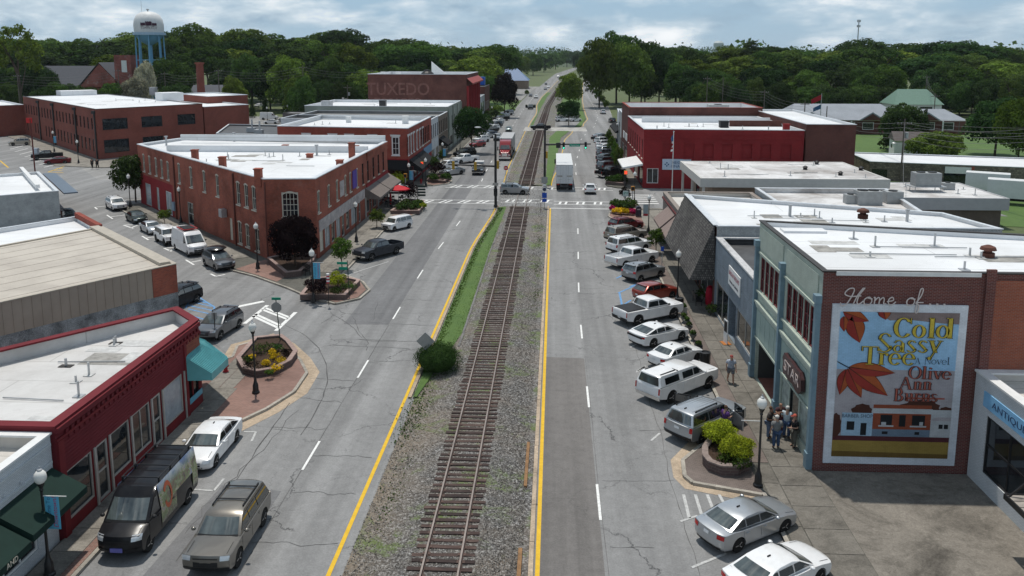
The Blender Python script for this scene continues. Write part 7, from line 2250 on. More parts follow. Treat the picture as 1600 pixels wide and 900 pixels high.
# STREET FURNITURE
LG='black post lamps with pale acorn globes'
def make_lamp():
 t_=thing('street_lamp','x','street lamp',(0,0,0),0,LG)
 MB().lathe([(.24,0),(.24,.10),(.19,.16),(.17,.55),(.12,.68),(.09,.8),(.075,.95)],n=12).obj('base',BLACK,t_,smooth=True)
 MB().cyl((0,0,.9),(0,0,3.7),.062,.05,10).lathe([(.05,3.65),(.08,3.72),(.06,3.8),(.13,3.95),(.15,4.02),(.05,4.03)],n=10).obj('pole',BLACK,t_,smooth=True)
 g=MB().lathe([(.13,4.03),(.21,4.12),(.245,4.26),(.22,4.42),(.14,4.52),(.08,4.56)],n=14).obj('lamp_globe',GLOBE,t_,smooth=True)
 MB().lathe([(.09,4.55),(.1,4.6),(.03,4.66),(.04,4.7),(.005,4.76)],n=8).obj('finial',STEEL,t_,smooth=True)
 return t_
lamp0=make_lamp()
first=True
LAMPS=[((78,903),'street lamp at the bottom left before the green awnings',1),((400,617),'street lamp beside the round flower bed with yellow flowers',0),((490,474),'street lamp beside the dark round shrub, carrying a blue banner',2),((403,422),'street lamp at the brick corner by the side street',0),((557,380),'street lamp before the peeling plaster shop fronts',0),((204,325),'street lamp by the leafy tree at the top of the side street',0),((283,350),'street lamp standing against the red brick side wall',0),((639.5,303),'street lamp with blue banner by the red parasol',2),((665.5,292),'street lamp at the corner planter beyond the junction on the left',0),((691.7,261),'street lamp with blue banner by the round street tree on the left',2),((719,236),'street lamp before the sage shop front',0),((768.7,189),'street lamp near the end of the upper left row',0),((795.6,174),'street lamp on the grass beyond the upper left row',0),((1184,763),'street lamp by the yellow-green shrubs on the right pavement',0),((1058,476),'street lamp by the black bin before the slate front shop',0),((1013,366),'street lamp with small banner near the crossing planter',3),((991,320),'street lamp before the red painted building',0),((971,232),'street lamp beside the round tree of the far right row',0),((964,222),'street lamp furthest up the right row',0),((4,205),'street lamp at the far left edge by the brick wing',0),((85,238),'street lamp with blue banner before the factory, left one',2),((123,256),'street lamp before the factory corner, right one',0),((418,190),'street lamp in the car park left of the grey shed',0),((450,186),'street lamp in front of the grey shed',0)]
BANB=plain('banner_blue',(.10,.40,.58),.7,var=.08,co='pos')
for(px,py),lab,bn in LAMPS:
 x,y=G(px,py)
 loc=(x,y,.13 if py>300 else.05)
 if first:
  lamp0.location=loc;lamp0['label']=lab;t_=lamp0;first=False
 else:
  t_=dup(lamp0,loc,R.uniform(0,6),lab,LG)
 if bn:
  d={1:(BANB,'turquoise banner reading a welcome, hung on the lamp at the bottom left'),2:(BANB,None),3:(plain('banner_grey',(.30,.35,.36),.7),'grey and red banner on the lamp near the crossing planter')}[bn]
  lb=d[1] or{490:'turquoise banner on the lamp beside the dark round shrub',639.5:'turquoise banner on the lamp by the red parasol',691.7:'turquoise banner on the lamp by the round street tree',85:'turquoise banner on the lamp before the factory'}[px]
  sgn=-1 if bn==3 else 1
  b_=thing('banner',lb,'banner',(loc[0],loc[1],loc[2]+2.05),0,'lamp post banners')
  cl=MB().box(sgn*.09 if sgn>0 else-.67,.67 if sgn>0 else-.09,-.012,.012,0,1.4).obj('cloth',d[0],b_)
  MB().cyl((0,0,1.42),(sgn*1.0,0,1.42),.022,n=6).obj('bracket',plain('pale_bracket',(.6,.6,.58),.5),b_)
  if bn in(1,2):
   text('Welcome To',NAVY,b_,(.24,-.014,.72),(HP,-HP,0),.24,.002,world=False)
   text('Downtown!',plain('magenta_lettering',(.40,.03,.12),.6),b_,(.50,-.014,.72),(HP,-HP,0),.27,.002,shear=.25,world=False)
  else:
   MB().box(-.65,-.11,-.016,-.012,.05,.3).obj('red_band',plain('red_band',(.4,.03,.04)),b_)
 elif px==1184:
  b_=tag(MB().cyl((loc[0],loc[1],3.5),(loc[0]-.95,loc[1],3.52),.02,n=6).obj('banner_bracket',MC['pale_bracket']),'empty pale banner bracket on the lamp by the yellow-green shrubs','bracket')
def mast(label,px,py,h,arm,lab2):
 x,y=G(px,py)
 t_=thing('signal_mast',label,'signal mast',(x,y,.1))
 MB().cyl((0,0,0),(0,0,h),.2,.15,12).lathe([(.3,0),(.3,.15),(.2,.3)],n=12).obj('pole',BLACK,t_,smooth=True)
 MB().cyl((0,0,arm[1]),(arm[0],arm[2],arm[1]+.15),.16,.10,8).obj('arm',BLACK,t_,smooth=True)
 return t_,x,y
YEL=plain('signal_yellow',(.42,.25,.03),.5)
GREENL=emit('green_light',(.05,.9,.55),1.6)
REDL=emit('red_light',(.9,.06,.03),1.6)
def signal(label,loc,rz,back,lit=None,pair=False):
 t_=thing('traffic_light',label,'traffic light',loc,rz,'traffic lights at the junction')
 MB().box(-.18,.18,-.12,.16,-.55,.55).obj('housing',back,t_)
 for k,z in enumerate((.35,0,-.35)):
  m=MB();m.lathe([(.13,0),(.13,.03),(.01,.04)],(0,-.15,z),10,axis='y')
  mt={('g',2):GREENL,('r',0):REDL}.get((lit,k),DARK)
  m.obj('lens',mt,t_)
  m=MB();m.box(-.15,.15,-.32,-.121,z+.12,z+.15);m.obj('visor',DARK,t_)
 return t_
mt_,mx0,my0=mast('tall black signal mast with an arm over the left carriageway',774.5,324,10.2,(-6.6,5.7,.4),'')
MB().cyl((0,0,10.0),(-2.2,.6,11.0),.06,.05,6).obj('luminaire_arm',BLACK,mt_)
MB().blob((-2.5,.7,11.02),(.5,.2,.1),5,8).obj('luminaire',STEEL,mt_)
MB().box(-.25,.25,-.3,.1,1.6,2.6).obj('control_box',DARK,mt_)
MB().box(-.4,.4,-.25,-.17,3.0,3.4).obj('plate',TRIMGREY,mt_)
signal('yellow backed signal at the outer end of the left mast arm',(mx0-5.9,my0+.2,5.85),math.pi,YEL)
signal('yellow backed signal nearer the pole on the left mast arm',(mx0-2.8,my0-.05,5.8),math.pi,YEL)
signal('yellow signal fixed low on the left mast pole',(mx0+.35,my0,6.0),HP,YEL)
mt2,mx1,my1=mast('tall black signal mast with an arm over the right carriageway',851,292,10.0,(7.3,6.75,0),'')
signal('green lit signal near the pole on the right mast arm',(mx1+3.0,my1,6.7),0,BLACK,'g')
signal('green lit signal at the outer end of the right mast arm',(mx1+6.5,my1,6.75),0,BLACK,'g')
signal('yellow backed signal low on the right mast pole',(mx1+.3,my1,5.2),-HP,YEL)
bx=MB().box(-.36,.36,-.06,.06,-.42,.42).obj('blank_out_sign',BLACK);bx.location=(mx1+2.15,my1-.12,6.75);tag(bx,'square black blank-out sign on the right mast arm','sign')
sn=thing('street_name_sign','green street name board hanging on the right mast arm','street sign',(mx1+4.75,my1-.12,6.78))
GRS=plain('sign_green',(.01,.24,.15),.5,var=.05)
MB().box(-.85,.85,-.02,.02,-.2,.2).obj('sign_board',GRS,sn)
text('Central Ave',WHITE,sn,(0,-.025,0),(HP,0,0),.27,.002,world=False)
for px,py,hz,lab,lit in((977,303,3.4,'post with a lit red hand signal before the far right row','r'),(988,322,2.6,'post with a yellow push button head by the crosswalk on the right',None),(660,284,3.2,'post with red pedestrian signal at the corner beyond the parasol','r'),(634,304,3.0,'yellow pedestrian signal post behind the red parasol',None)):
 x,y=G(px,py)
 t_=thing('pedestrian_signal',lab,'pedestrian signal',(x,y,.12))
 MB().cyl((0,0,0),(0,0,hz),.06,n=8).obj('post',BLACK if lit else STEEL,t_)
 MB().box(-.25,.25,-.2,.2,hz-.5,hz+.1).obj('housing',plain('signal_orange',(.45,.2,.03),.5) if lit is None else YEL,t_)
 MB().box(-.19,.19,-.22,-.2,hz-.42,hz+.02).obj('lens',REDL if lit else DARK,t_)
BACKG=plain('sign_back',(.30,.31,.31),.5,.4,var=.1)
def post(t_,h,lean=0,mat=None,r=.035):
 MB().cyl((0,0,0),(lean*h,0,h),r,r,6).obj('post',mat or plain('green_post',(.03,.06,.04),.6),t_)
def ngon(n,r,a0=0):
 return[(r*math.cos(a0+2*math.pi*k/n),r*math.sin(a0+2*math.pi*k/n)) for k in range(n)]
def plate(pts,x,y,z,mat,t_,nm='sign_plate',th=.012):
 n=len(pts)
 v=[(x+a,y-th,z+b) for a,b in pts]+[(x+a,y+th,z+b) for a,b in pts]
 return MB().add(v,[tuple(range(n)),tuple(range(2*n-1,n-1,-1))]+[((i+1)%n,i,n+i,n+(i+1)%n) for i in range(n)]).obj(nm,mat,t_)
x,y=G(438.5,541);t_=thing('stop_sign','octagonal sign seen from behind with a green street name blade on top','road sign',(x,y,.3));post(t_,3.2,-.06)
plate(ngon(8,.40,math.pi/8),-.17,-.03,2.65,BACKG,t_);MB().box(-.5,.16,-.03,.03,3.2,3.38).obj('street_name_blade',GRS,t_)
x,y=G(667,582);t_=thing('warning_sign','large diamond warning sign seen from behind above the rounded median shrub','road sign',(x,y,.05));post(t_,2.6)
plate(ngon(4,.62),-.05,-.04,2.15,BACKG,t_)
x,y=G(790.5,283);t_=thing('no_entry_sign','round red no entry sign on a post by the track','road sign',(x,y,.05));post(t_,2.4)
plate(ngon(4,.55,math.pi/4),0,-.04,2.2,WHITE,t_);plate(ngon(16,.36),0,-.06,2.2,plain('sign_red',(.5,.02,.02),.5),t_,'disc');MB().box(-.24,.24,-.08,-.072,2.14,2.26).obj('bar',WHITE,t_)
x,y=G(850.5,326);t_=thing('route_sign','cluster of blue and white signs on a post beside the right crosswalk','road sign',(x,y,.05));post(t_,4.9)
BLUES=plain('sign_blue',(.02,.08,.42),.5)
MB().box(-.33,.33,-.05,-.03,.9,1.35).obj('sign_plate',BLUES,t_);MB().box(-.33,.33,-.05,-.03,1.45,2.2).obj('sign_plate',BLUES,t_);plate(ngon(14,.34),0,-.04,2.65,WHITE,t_);plate(ngon(14,.24),0,-.055,2.65,plain('dark_shield',(.05,.05,.09),.5),t_,'shield');MB().box(-.26,.26,-.05,-.03,3.08,3.42).obj('sign_plate',WHITE,t_);MB().box(-.42,.42,-.05,-.03,3.5,4.4).obj('sign_plate',BACKG,t_)
x,y=G(845,333);t_=thing('marker_post','thin brown marker post in the ballast left of the blue sign cluster','marker post',(x,y,.05));post(t_,2.3,0,plain('brown_post',(.1,.04,.035),.6))
x,y=G(977,327);t_=thing('parking_sign','pale square sign with a green P standing in the crossing planter','road sign',(x,y,.5));post(t_,1.9)
MB().box(-.38,.38,-.05,-.03,1.3,2.1).obj('sign_plate',plain('pale_plate',(.55,.62,.6),.5),t_);text('P',GRS,t_,(-.12,-.055,1.72),(HP,0,0),.62,.002,world=False);MB().box(.1,.28,-.056,-.051,1.72,1.86).obj('arrow',GRS,t_)
x,y=G(1034,421);t_=thing('disabled_bay_sign','small blue sign on a post before the small street tree, right pavement','road sign',(x,y,.13));post(t_,2.2,0,STEEL);MB().box(-.16,.16,-.05,-.03,1.75,2.2).obj('sign_plate',BLUES,t_)
x,y=G(337,533);t_=thing('disabled_bay_sign','small sign seen from behind in front of the grey SUV','road sign',(x,y,.1));post(t_,2.1,0,BLACK);MB().box(-.2,.2,.01,.03,1.6,2.1).obj('sign_plate',BACKG,t_)
x,y=G(546,466);t_=thing('street_name_sign','dark green street name blades on a post at the left corner planter','street sign',(x,y,.3));post(t_,3.1,-.03);MB().box(-1.0,-.1,-.03,.03,2.75,2.95).obj('street_name_blade',GRS,t_);MB().box(-.85,-.1,-.03,.03,2.25,2.5).obj('street_name_blade',GRS,t_)
x,y=G(653,325);t_=thing('finger_post','dark wayfinding post with several finger boards at the left crosswalk','signpost',(x,y,.13));post(t_,3.1,0,BLACK,.05)
for k in range(4):MB().box(.05,1.1,-.03,.03,2.75-k*.4,3.02-k*.4).obj('finger_board',plain('finger_green',(.03,.045,.04),.6),t_)
x,y=G(514,479);t_=thing('spiral_pole','slim post wound with a red and white spiral at the left corner planter','spiral pole',(x,y,.13));post(t_,2.0,0,BLACK)
m=MB()
for k in range(6):m.cyl((0,0,1.9+k*.14),(0,0,2.04+k*.14),.13,n=10,mi=k%2)
m.obj('spiral',[plain('spiral_red',(.4,.03,.05),.5),WHITE],t_)
x,y=G(906.5,228);t_=thing('marker_post','thin steel post on the lane line beyond the right mast','marker post',(x,y,0));post(t_,2.0,0,STEEL)
REDH=plain('hydrant_red',(.36,.012,.016),.4)
for px,py,lab in((353,584,'red fire hydrant on the pavers near the teal awning'),(658,288,'red fire hydrant at the corner beyond the junction')):
 x,y=G(px,py);t_=thing('fire_hydrant',lab,'fire hydrant',(x,y,.15))
 MB().lathe([(.19,0),(.19,.06),(.13,.08),(.13,.5),(.17,.52),(.17,.58),(.15,.68),(.08,.77),(.04,.79),(.04,.84),(.01,.85)],n=12).obj('barrel',REDH,t_,smooth=True)
 for s in(-1,1):MB().cyl((0,0,.42),(s*.22,0,.42),.07,n=8).obj('nozzle',REDH,t_)
def bin_(px,py,lab):
 x,y=G(px,py);t_=thing('litter_bin',lab,'litter bin',(x,y,.14),0,'black litter bins on the right pavement')
 MB().lathe([(.30,0),(.31,.05),(.33,.9),(.36,.92),(.36,1.0),(.25,1.02),(.22,.95),(.02,.93)],n=16).obj('drum',BLACK,t_)
 m=MB()
 for k in range(16):
  a=k*math.pi/8;m.cyl((.345*math.cos(a),.345*math.sin(a),.06),(.36*math.cos(a),.36*math.sin(a),.9),.015,n=4)
 m.obj('slats',BLACK,t_,kind='stuff')
bin_(1101,575,'black slatted litter bin nearest the walking man');bin_(1061,486,'black slatted litter bin at the foot of the lamp by the slate shop')
POTG=plain('pot_grey',(.14,.14,.135),.8);POTW=plain('pot_pale',(.36,.35,.32),.8)
LEAFS=leafmat('shrub_leaf',(.05,.10,.025),.5,.25)
LEAFY=leafmat('yellow_green_leaf',(.25,.31,.028),.5,.3,.01)
LEAFP=leafmat('purple_leaf',(.022,.014,.016),.5,.15,.01)
LEAFD=leafmat('dark_bronze_leaf',(.022,.018,.016),.5,.12,.01)
LEAFT=leafmat('tree_leaf',(.060,.112,.028),.4,.33)
LEAFM=leafmat('maple_leaf',(.078,.138,.029),.4,.33)
LEAFB=leafmat('bright_leaf',(.105,.165,.03),.4,.32,.02)
LEAFX=leafmat('dark_leaf',(.036,.070,.023),.4,.29)
LEAFC=leafmat('cream_blossom',(.34,.34,.25),.4,.25,.01)
LEAFJ=leafmat('juniper_leaf',(.042,.078,.024),.35,.15)
PETALY=leafmat('yellow_petal',(.55,.38,.02),.3,.3,.005)
PETALR=leafmat('pink_petal',(.42,.03,.12),.4,.3,.01)
def leafcloud(name,lobes,n,size,seed=1,core=None,aspect=.7,drop=.35):
 """many small leaf faces spread through a set of overlapping lobes (x, y, z, rx, rz)"""
 rg=np.random.default_rng(seed)
 lobes=np.array(lobes,float)
 wgt=lobes[:,3]**2*1.0
 k=rg.choice(len(lobes),n,p=wgt/wgt.sum())
 d=rg.normal(size=(n,3));d/=np.linalg.norm(d,axis=1)[:,None]
 d[:,2]=np.where((d[:,2]<-.25)&(rg.random(n)<.55),-d[:,2],d[:,2])
 rr_=1-drop*rg.random(n)**1.6+rg.normal(0,.05,n)
 lb=lobes[k]
 c=lb[:,:3]+d*rr_[:,None]*np.stack([lb[:,3],lb[:,3],lb[:,4]],1)
 nrm=d+rg.normal(0,.55,(n,3));nrm[:,2]+=.25
 nrm/=np.linalg.norm(nrm,axis=1)[:,None]
 t1=np.cross(nrm,rg.normal(size=(n,3)));t1/=np.linalg.norm(t1,axis=1)[:,None]
 t2=np.cross(nrm,t1)
 s=size*rg.uniform(.55,1.25,n)
 a,b=t1*s[:,None],t2*(s*aspect)[:,None]
 v=np.stack([c-a,c-.1*a+b+nrm*(s*.15)[:,None],c+a,c-.1*a-b+nrm*(s*.15)[:,None]],1).reshape(-1,3)
 f=(np.arange(n)[:,None]*4+np.array([[0,1,2,3]]))
 me=bpy.data.meshes.new(name)
 me.vertices.add(4*n);me.vertices.foreach_set('co',v.astype(np.float32).ravel())
 me.loops.add(4*n);me.loops.foreach_set('vertex_index',f.astype(np.int32)[:,::-1].ravel())
 me.polygons.add(n);me.polygons.foreach_set('loop_start',np.arange(0,4*n,4,dtype=np.int32))
 me.update(calc_edges=True)
 return me
def lobeset(rx,rz,cz,n,seed,lo=.3,hi=.5,flat=.8,low=-.6):
 rg=random.Random(seed)
 res=[(0,0,cz,rx*.62,rz*.68)]
 for i in range(n):
  a=i*2.39996+rg.uniform(-.4,.4)
  z=low+(1-low)*(i+.5)/n
  q=math.sqrt(max(0,1-z*z)) if z>0 else math.sqrt(max(.1,1-(z*.75)**2))
  k=rg.uniform(.55,.82)
  r_=rx*rg.uniform(lo,hi)
  res.append((math.cos(a)*q*rx*k,math.sin(a)*q*rx*k,cz+z*rz*k,r_,r_*flat))
 return res
def shrub(name,label,x,y,r,h,mat,n=900,ls=.07,seed=1,cat='shrub',group=None,z=.12,lobes=7):
 t_=thing(name,label,cat,(x,y,z),0,group)
 me=leafcloud('foliage',lobeset(r,h/2,h*.52,lobes,seed,.35,.5),n,ls,seed);me.materials.append(mat)
 link('foliage',me,t_)
 m=MB()
 for k in range(5):
  a=k*1.3;m.cyl((0,0,0),(r*.5*math.cos(a),r*.5*math.sin(a),h*.5),.03,.012,5)
 m.obj('stems',BARK,t_,kind='stuff')
 return t_
POTS=[(1068,492,POTW,'pale square tub planter next to the bin by the slate shop'),(1068,507,POTG,'first round pot of the kerbside row beyond the white coupe'),(1073,513,POTG,'pot with bright plant in the kerbside row by the white coupe'),(1076.5,522,POTG,'footed urn in the kerbside row beside the white coupe nose'),(1082.5,535,POTG,'tall footed urn with a light green plant by the white fastback'),(1091,552,plain('pot_black',(.03,.03,.03),.7),'black square pot near the bin by the walking man')]
for i,(px,py,mt_,lab) in enumerate(POTS):
 x,y=G(px,py);t_=thing('plant_pot',lab,'plant pot',(x,y,.14),0,'plant pots along the right kerb')
 if i in(0,5):MB().box(-.25,.25,-.25,.25,0,.55).obj('tub',mt_,t_)
 else:MB().lathe([(.16,0),(.16,.05),(.07,.1),(.1,.18),(.26,.42),(.29,.52),(.24,.5),(.02,.48)],n=12).obj('urn',mt_,t_,smooth=True)
 me=leafcloud('plant',[(0,0,.62,.22,.2)],160,.07,i);me.materials.append(LEAFS);link('plant',me,t_)
x,y=G(997.5,340);t_=thing('mailbox','dark blue-black round topped post box beside the crossing planter','post box',(x,y,.13))
m=MB();m.box(-.35,.35,-.3,.3,.12,1.1);
for k in range(8):
 a,b_=math.pi*k/8,math.pi*(k+1)/8
 m.add([(.35*math.cos(a),-.3,1.1+.3*math.sin(a)),(.35*math.cos(b_),-.3,1.1+.3*math.sin(b_)),(.35*math.cos(b_),.3,1.1+.3*math.sin(b_)),(.35*math.cos(a),.3,1.1+.3*math.sin(a)),(0,-.3,1.1),(0,.3,1.1)],[(0,3,2,1),(0,1,4),(2,3,5)])
m.obj('box',plain('mailbox_dark',(.012,.014,.03),.4),t_)
for sx_ in(-.3,.3):MB().box(sx_-.04,sx_+.04,-.26,.26,0,.12).obj('leg',BLACK,t_)
MB().box(-.2,.2,-.315,-.3,.95,1.08).obj('label',TRIMGREY,t_)
x,y=G(475,430)
def bench(label,x,y,rz):
 t_=thing('bench',label,'bench',(x,y,.14),rz,'benches')
 for k in range(4):MB().box(-.8,.8,-.22+k*.12,-.13+k*.12,.42,.46).obj('seat_slat',BLACK,t_)
 for k in range(3):MB().box(-.8,.8,.27+k*.02,.30+k*.02,.55+k*.14,.65+k*.14).obj('back_slat',BLACK,t_)
 for s in(-.75,.75):
  m=MB();m.box(s-.03,s+.03,-.22,-.17,0,.42);m.box(s-.03,s+.03,.24,.30,0,.95);m.box(s-.03,s+.03,-.22,.3,.38,.418);m.box(s-.03,s+.03,-.22,.28,.62,.66);m.obj('leg',BLACK,t_)
bench('black slatted bench beside the raised bed of the purple tree',x,y,rad(-48))
x,y=G(1090,462);bench('black metal bench in the shade under the shingled mansard',12.4,68.5,HP)
x,y=G(1103,478);t_=thing('covered_goods','bright red covered stand beside plants at the slate shop door','display stand',(x+.3,y,.14))
MB().lathe([(.34,0),(.38,.3),(.36,1.1),(.28,1.5),(.1,1.65),(.02,1.66)],n=10).obj('cover',plain('red_cover',(.42,.01,.03),.6),t_,smooth=True)
shrub('potted_plant','leafy pot plant right of the red covered stand',12.9,65.3,.5,1.0,LEAFS,300,.08,4,'plant')
shrub('potted_plant','green pot plant behind the red covered stand',12.85,69.0,.55,1.5,LEAFS,300,.08,5,'plant')
ad=thing('sandwich_board','white framed sandwich board leaning by the recessed shop door','sign',(12.75,58.6,.14),rad(10))
MB().box(-.05,.0,-.35,.35,0,1.8).obj('frame',WHITE,ad);MB().box(-.06,-.051,-.27,.27,.9,1.7).obj('board',DARK,ad);MB().box(-.3,.3,-.4,.4,0,.05).obj('foot',plain('orange_foot',(.4,.15,.04),.6),ad)
x,y=G(623.5,320);t_=thing('parasol','bright red parasol open over cafe tables at the junction','parasol',(x,y,.13))
RP=plain('parasol_red',(.50,.02,.03),.7,var=.06)
m=MB()
for k in range(8):
 a,b_=k*math.pi/4,(k+1)*math.pi/4
 m.add([(0,0,2.75),(1.6*math.cos(a),1.6*math.sin(a),2.2),(1.6*math.cos(b_),1.6*math.sin(b_),2.2),(1.6*math.cos(b_),1.6*math.sin(b_),2.05),(1.6*math.cos(a),1.6*math.sin(a),2.05)],[(0,1,2),(1,4,3,2)])
m.obj('canopy',RP,t_);MB().cyl((0,0,0),(0,0,2.8),.03,n=6).obj('pole',STEEL,t_);MB().lathe([(.3,0),(.3,.1),(.05,.15)],n=10).obj('base',DARK,t_)
x2,y2=G(617,321);tag(MB().lathe([(.12,0),(.16,.3),(.14,1.5),(.03,1.7)],(x2-.6,y2,.13),8).obj('folded_parasol',RP),'folded red parasol standing left of the open one','parasol')
for i,(px,py,lab) in enumerate(((617,331,'black cafe table nearest the planter, left of the junction'),(612,325,'black cafe table by the taupe awning end'),(630,317,'black cafe table under the red parasol'),(608,318,'black cafe table against the shop wall'))):
 x,y=G(px,py);t_=thing('cafe_table',lab,'table',(x,y,.13),0,'black cafe tables')
 MB().cyl((0,0,.7),(0,0,.74),.5,n=12).obj('tabletop',DARK,t_);MB().cyl((0,0,0),(0,0,.7),.04,n=6).obj('pedestal',BLACK,t_)
 for k in range(3):
  a=k*2.1+i;cx_,cy_=.75*math.cos(a),.75*math.sin(a)
  m=MB();m.box(cx_-.2,cx_+.2,cy_-.2,cy_+.2,.42,.46);m.cyl((cx_-.17,cy_-.17,0),(cx_-.17,cy_-.17,.42),.015,n=4);m.cyl((cx_+.17,cy_-.17,0),(cx_+.17,cy_-.17,.42),.015,n=4);m.cyl((cx_-.17,cy_+.17,0),(cx_-.17,cy_+.17,.9),.015,n=4);m.cyl((cx_+.17,cy_+.17,0),(cx_+.17,cy_+.17,.9),.015,n=4);m.box(cx_-.18,cx_+.18,cy_+.15,cy_+.19,.6,.9)
  ch=m.obj('cafe_chair',DARK);ch.location=(x,y,.13);tag(ch,'black cafe chair around the '+lab.replace('black cafe table ','table '),'chair','black cafe chairs')
x,y=G(1019+33.5,291);fx_,fy_=18.0,124
t_=thing('flagpole','white flagpole with a drooping striped flag before the red building','flagpole',(fx_,fy_,0))
MB().cyl((0,0,0),(0,0,9.6),.08,.05,8).obj('pole',WHITE,t_);MB().blob((0,0,9.7),(.14,.14,.14),5,8).obj('ball',CHROME,t_)
m=MB()
for k in range(9):
 z=9.2-k*.3
 m.add([(-.02,0,z),(-.25-.1*math.sin(k),.12*math.sin(k*2),z-.1),(-.28-.1*math.sin(k+1),.12*math.sin(k*2+2),z-.4),(-.02,0,z-.3)],[(0,1,2,3)],0 if k<3 else 1+k%2)
m.obj('flag',[NAVY,plain('flag_red',(.35,.02,.03),.7),WHITE],t_)
WALLB=brickmat('planter_block',(.15,.10,.09),(.115,.08,.075),(.2,.17,.15),(.14,.1,.09),.25,.4,.15,.012)
CAPB=brickmat('planter_cap',(.36,.26,.23),(.32,.22,.20),(.3,.25,.22),(.3,.22,.2),.25,.3,.3,.01)
def raised_bed(label,pts,h=.45,soil=MULCH,cap=CAPB,name='raised_bed'):
 cx_=sum(p[0] for p in pts)/len(pts);cy_=sum(p[1] for p in pts)/len(pts)
 t_=thing(name,label,'raised bed',(cx_,cy_,.12))
 if sum(pts[i-1][0]*pts[i][1]-pts[i][0]*pts[i-1][1] for i in range(len(pts)))<0:pts=pts[::-1]
 m=MB();ring(m,pts,inset(pts,.25),.12,.12+h);m.obj('wall',WALLB,t_,world=True).location.z=-.12
 bl=MB()
 for i in range(len(pts)):
  a,b_=V(pts[i]),V(pts[(i+1)%len(pts)])
  n_=max(1,round((b_-a).length/.42));d=(b_-a).normalized();nn_=V((-d.y,d.x))
  for k in range(n_):
   c=a+(b_-a)*((k+.5)/n_)+nn_*.12
   me=MB();me.obox(0,0,0,.07,(b_-a).length/n_-.015,.32,0)
   o=me.obj('coping_stone',cap,t_)
   o.location=(c.x-cx_,c.y-cy_,h+R.uniform(-.004,.004));o.rotation_euler=(0,0,math.atan2(d.y,d.x))
 m=MB();m.poly([(*p,.12+h-.1) for p in inset(pts,.2)]);m.obj('soil',soil,t_,world=True).location.z=-.12
 return t_
bed=[(370,571),(398,538),(440,534),(452,543),(465,560),(455,575),(432,588),(402,593),(380,588)]
raised_bed('octagonal raised bed with yellow flowers on the left corner',[G(*p) for p in bed],.42)
rg=random.Random(4)
for i,(px,py,r,h,mt_,nm,lab) in enumerate(((387,567,.35,.55,LEAFS,'shrub','small green plant at the left end of the flower bed'),(404,553,.55,.7,LEAFS,'shrub','broad green plant in the middle left of the flower bed'),(418,548,.5,.6,LEAFS,'shrub','green plant at the back of the flower bed'),(434,550,.4,.6,LEAFS,'shrub','green plant at the back right of the flower bed'),(392,578,.6,.6,LEAFD,'shrub','dark low plant at the near left of the flower bed'),(447,555,.3,.5,LEAFD,'shrub','dark red plant at the right of the flower bed'),(420,585,.3,.3,LEAFM,'shrub','bright low plant at the near edge of the flower bed'),(428,561,.45,.4,PETALY,'flower_clump','largest clump of yellow flowers, centre of the bed'),(415,571,.4,.35,PETALY,'flower_clump','clump of yellow flowers left of centre in the bed'),(439,567,.4,.35,PETALY,'flower_clump','clump of yellow flowers at the right of the bed'),(430,578,.45,.3,PETALY,'flower_clump','clump of yellow flowers nearest the kerb side'),(394,561,.3,.35,PETALY,'flower_clump','small yellow clump behind the lamp post'),(426,553,.3,.35,PETALY,'flower_clump','small yellow clump at the back of the bed'))):
 x,y=G(px,py,.45)
 shrub(nm,lab,x,y,r,h,mt_,240,.055,20+i,'flowers' if 'flower' in nm else 'plant',None,.42)
bed=[(459,473),(483,466),(513,470),(548,467),(561,446),(540,440),(500,444),(470,462)]
bed=[G(469,471),G(540,471),G(563,447),G(536,441),G(500,443),G(484,452)]
raised_bed('triangular raised bed with dark and golden shrubs at the brick corner',bed,.45)
x,y=G(493,466,.4);shrub('round_shrub','round dark purple shrub in the corner bed',x,y+.5,1.1,1.7,LEAFP,2600,.075,31,z=.45)
x,y=G(525,452,.4);shrub('golden_shrub','golden green rounded shrub in the corner bed',x,y+.4,.85,1.3,LEAFY,2600,.055,32,z=.45)
x,y=G(525,462,.4);shrub('grey_shrub','small grey green shrub before the golden one',x,y,.6,.7,LEAFJ,500,.06,33,z=.45)
x,y=G(545,453,.4);shrub('low_plants','low green plants at the right tip of the corner bed',x,y,.7,.5,LEAFS,500,.06,34,z=.45)
bed=[G(418,413),G(447,437),G(470,434),G(490,417),G(494,408),G(455,404)]
raised_bed('raised bed around the purple tree against the brick corner',bed,.55)
pc=(8.95,41.2)
c0=[(7.85,40.3),(8.0,39.6),(8.6,39.1),(9.4,39.1),(10.1,39.7),(10.4,40.5),(10.35,42.0),(9.9,43.6),(9.2,43.4),(8.5,42.2),(8.0,41.2)]
raised_bed('curved block planter with two yellow-green shrubs',c0,.5,cap=plain('block_cap',(.24,.19,.17),.85,var=.25,scale=3,co='pos'))
shrub('golden_shrub','nearer of two bright yellow-green shrubs in the curved planter',9.6,40.35,.88,1.2,LEAFY,11000,.038,41,z=.42,lobes=22)
shrub('golden_shrub','farther left of two bright yellow-green shrubs in the curved planter',9.05,41.9,.9,1.25,LEAFY,11000,.038,42,z=.42,lobes=22)
shrub('ground_cover','low dark green ground cover at the foot of the yellow shrubs',9.3,39.75,.85,.45,LEAFS,900,.06,43,z=.45)
def simple_bed(label,pts,plants,h=.45):
 raised_bed(label,[G(*p) for p in pts],h)
 for i,(px,py,r,hh,mt_,nm,lab) in enumerate(plants):
  x,y=G(px,py,h);shrub(nm,lab,x,y,r,hh,mt_,int(260+900*r),.10,int(px)+i,'flowers' if 'flower' in nm else 'shrub',None,.4)
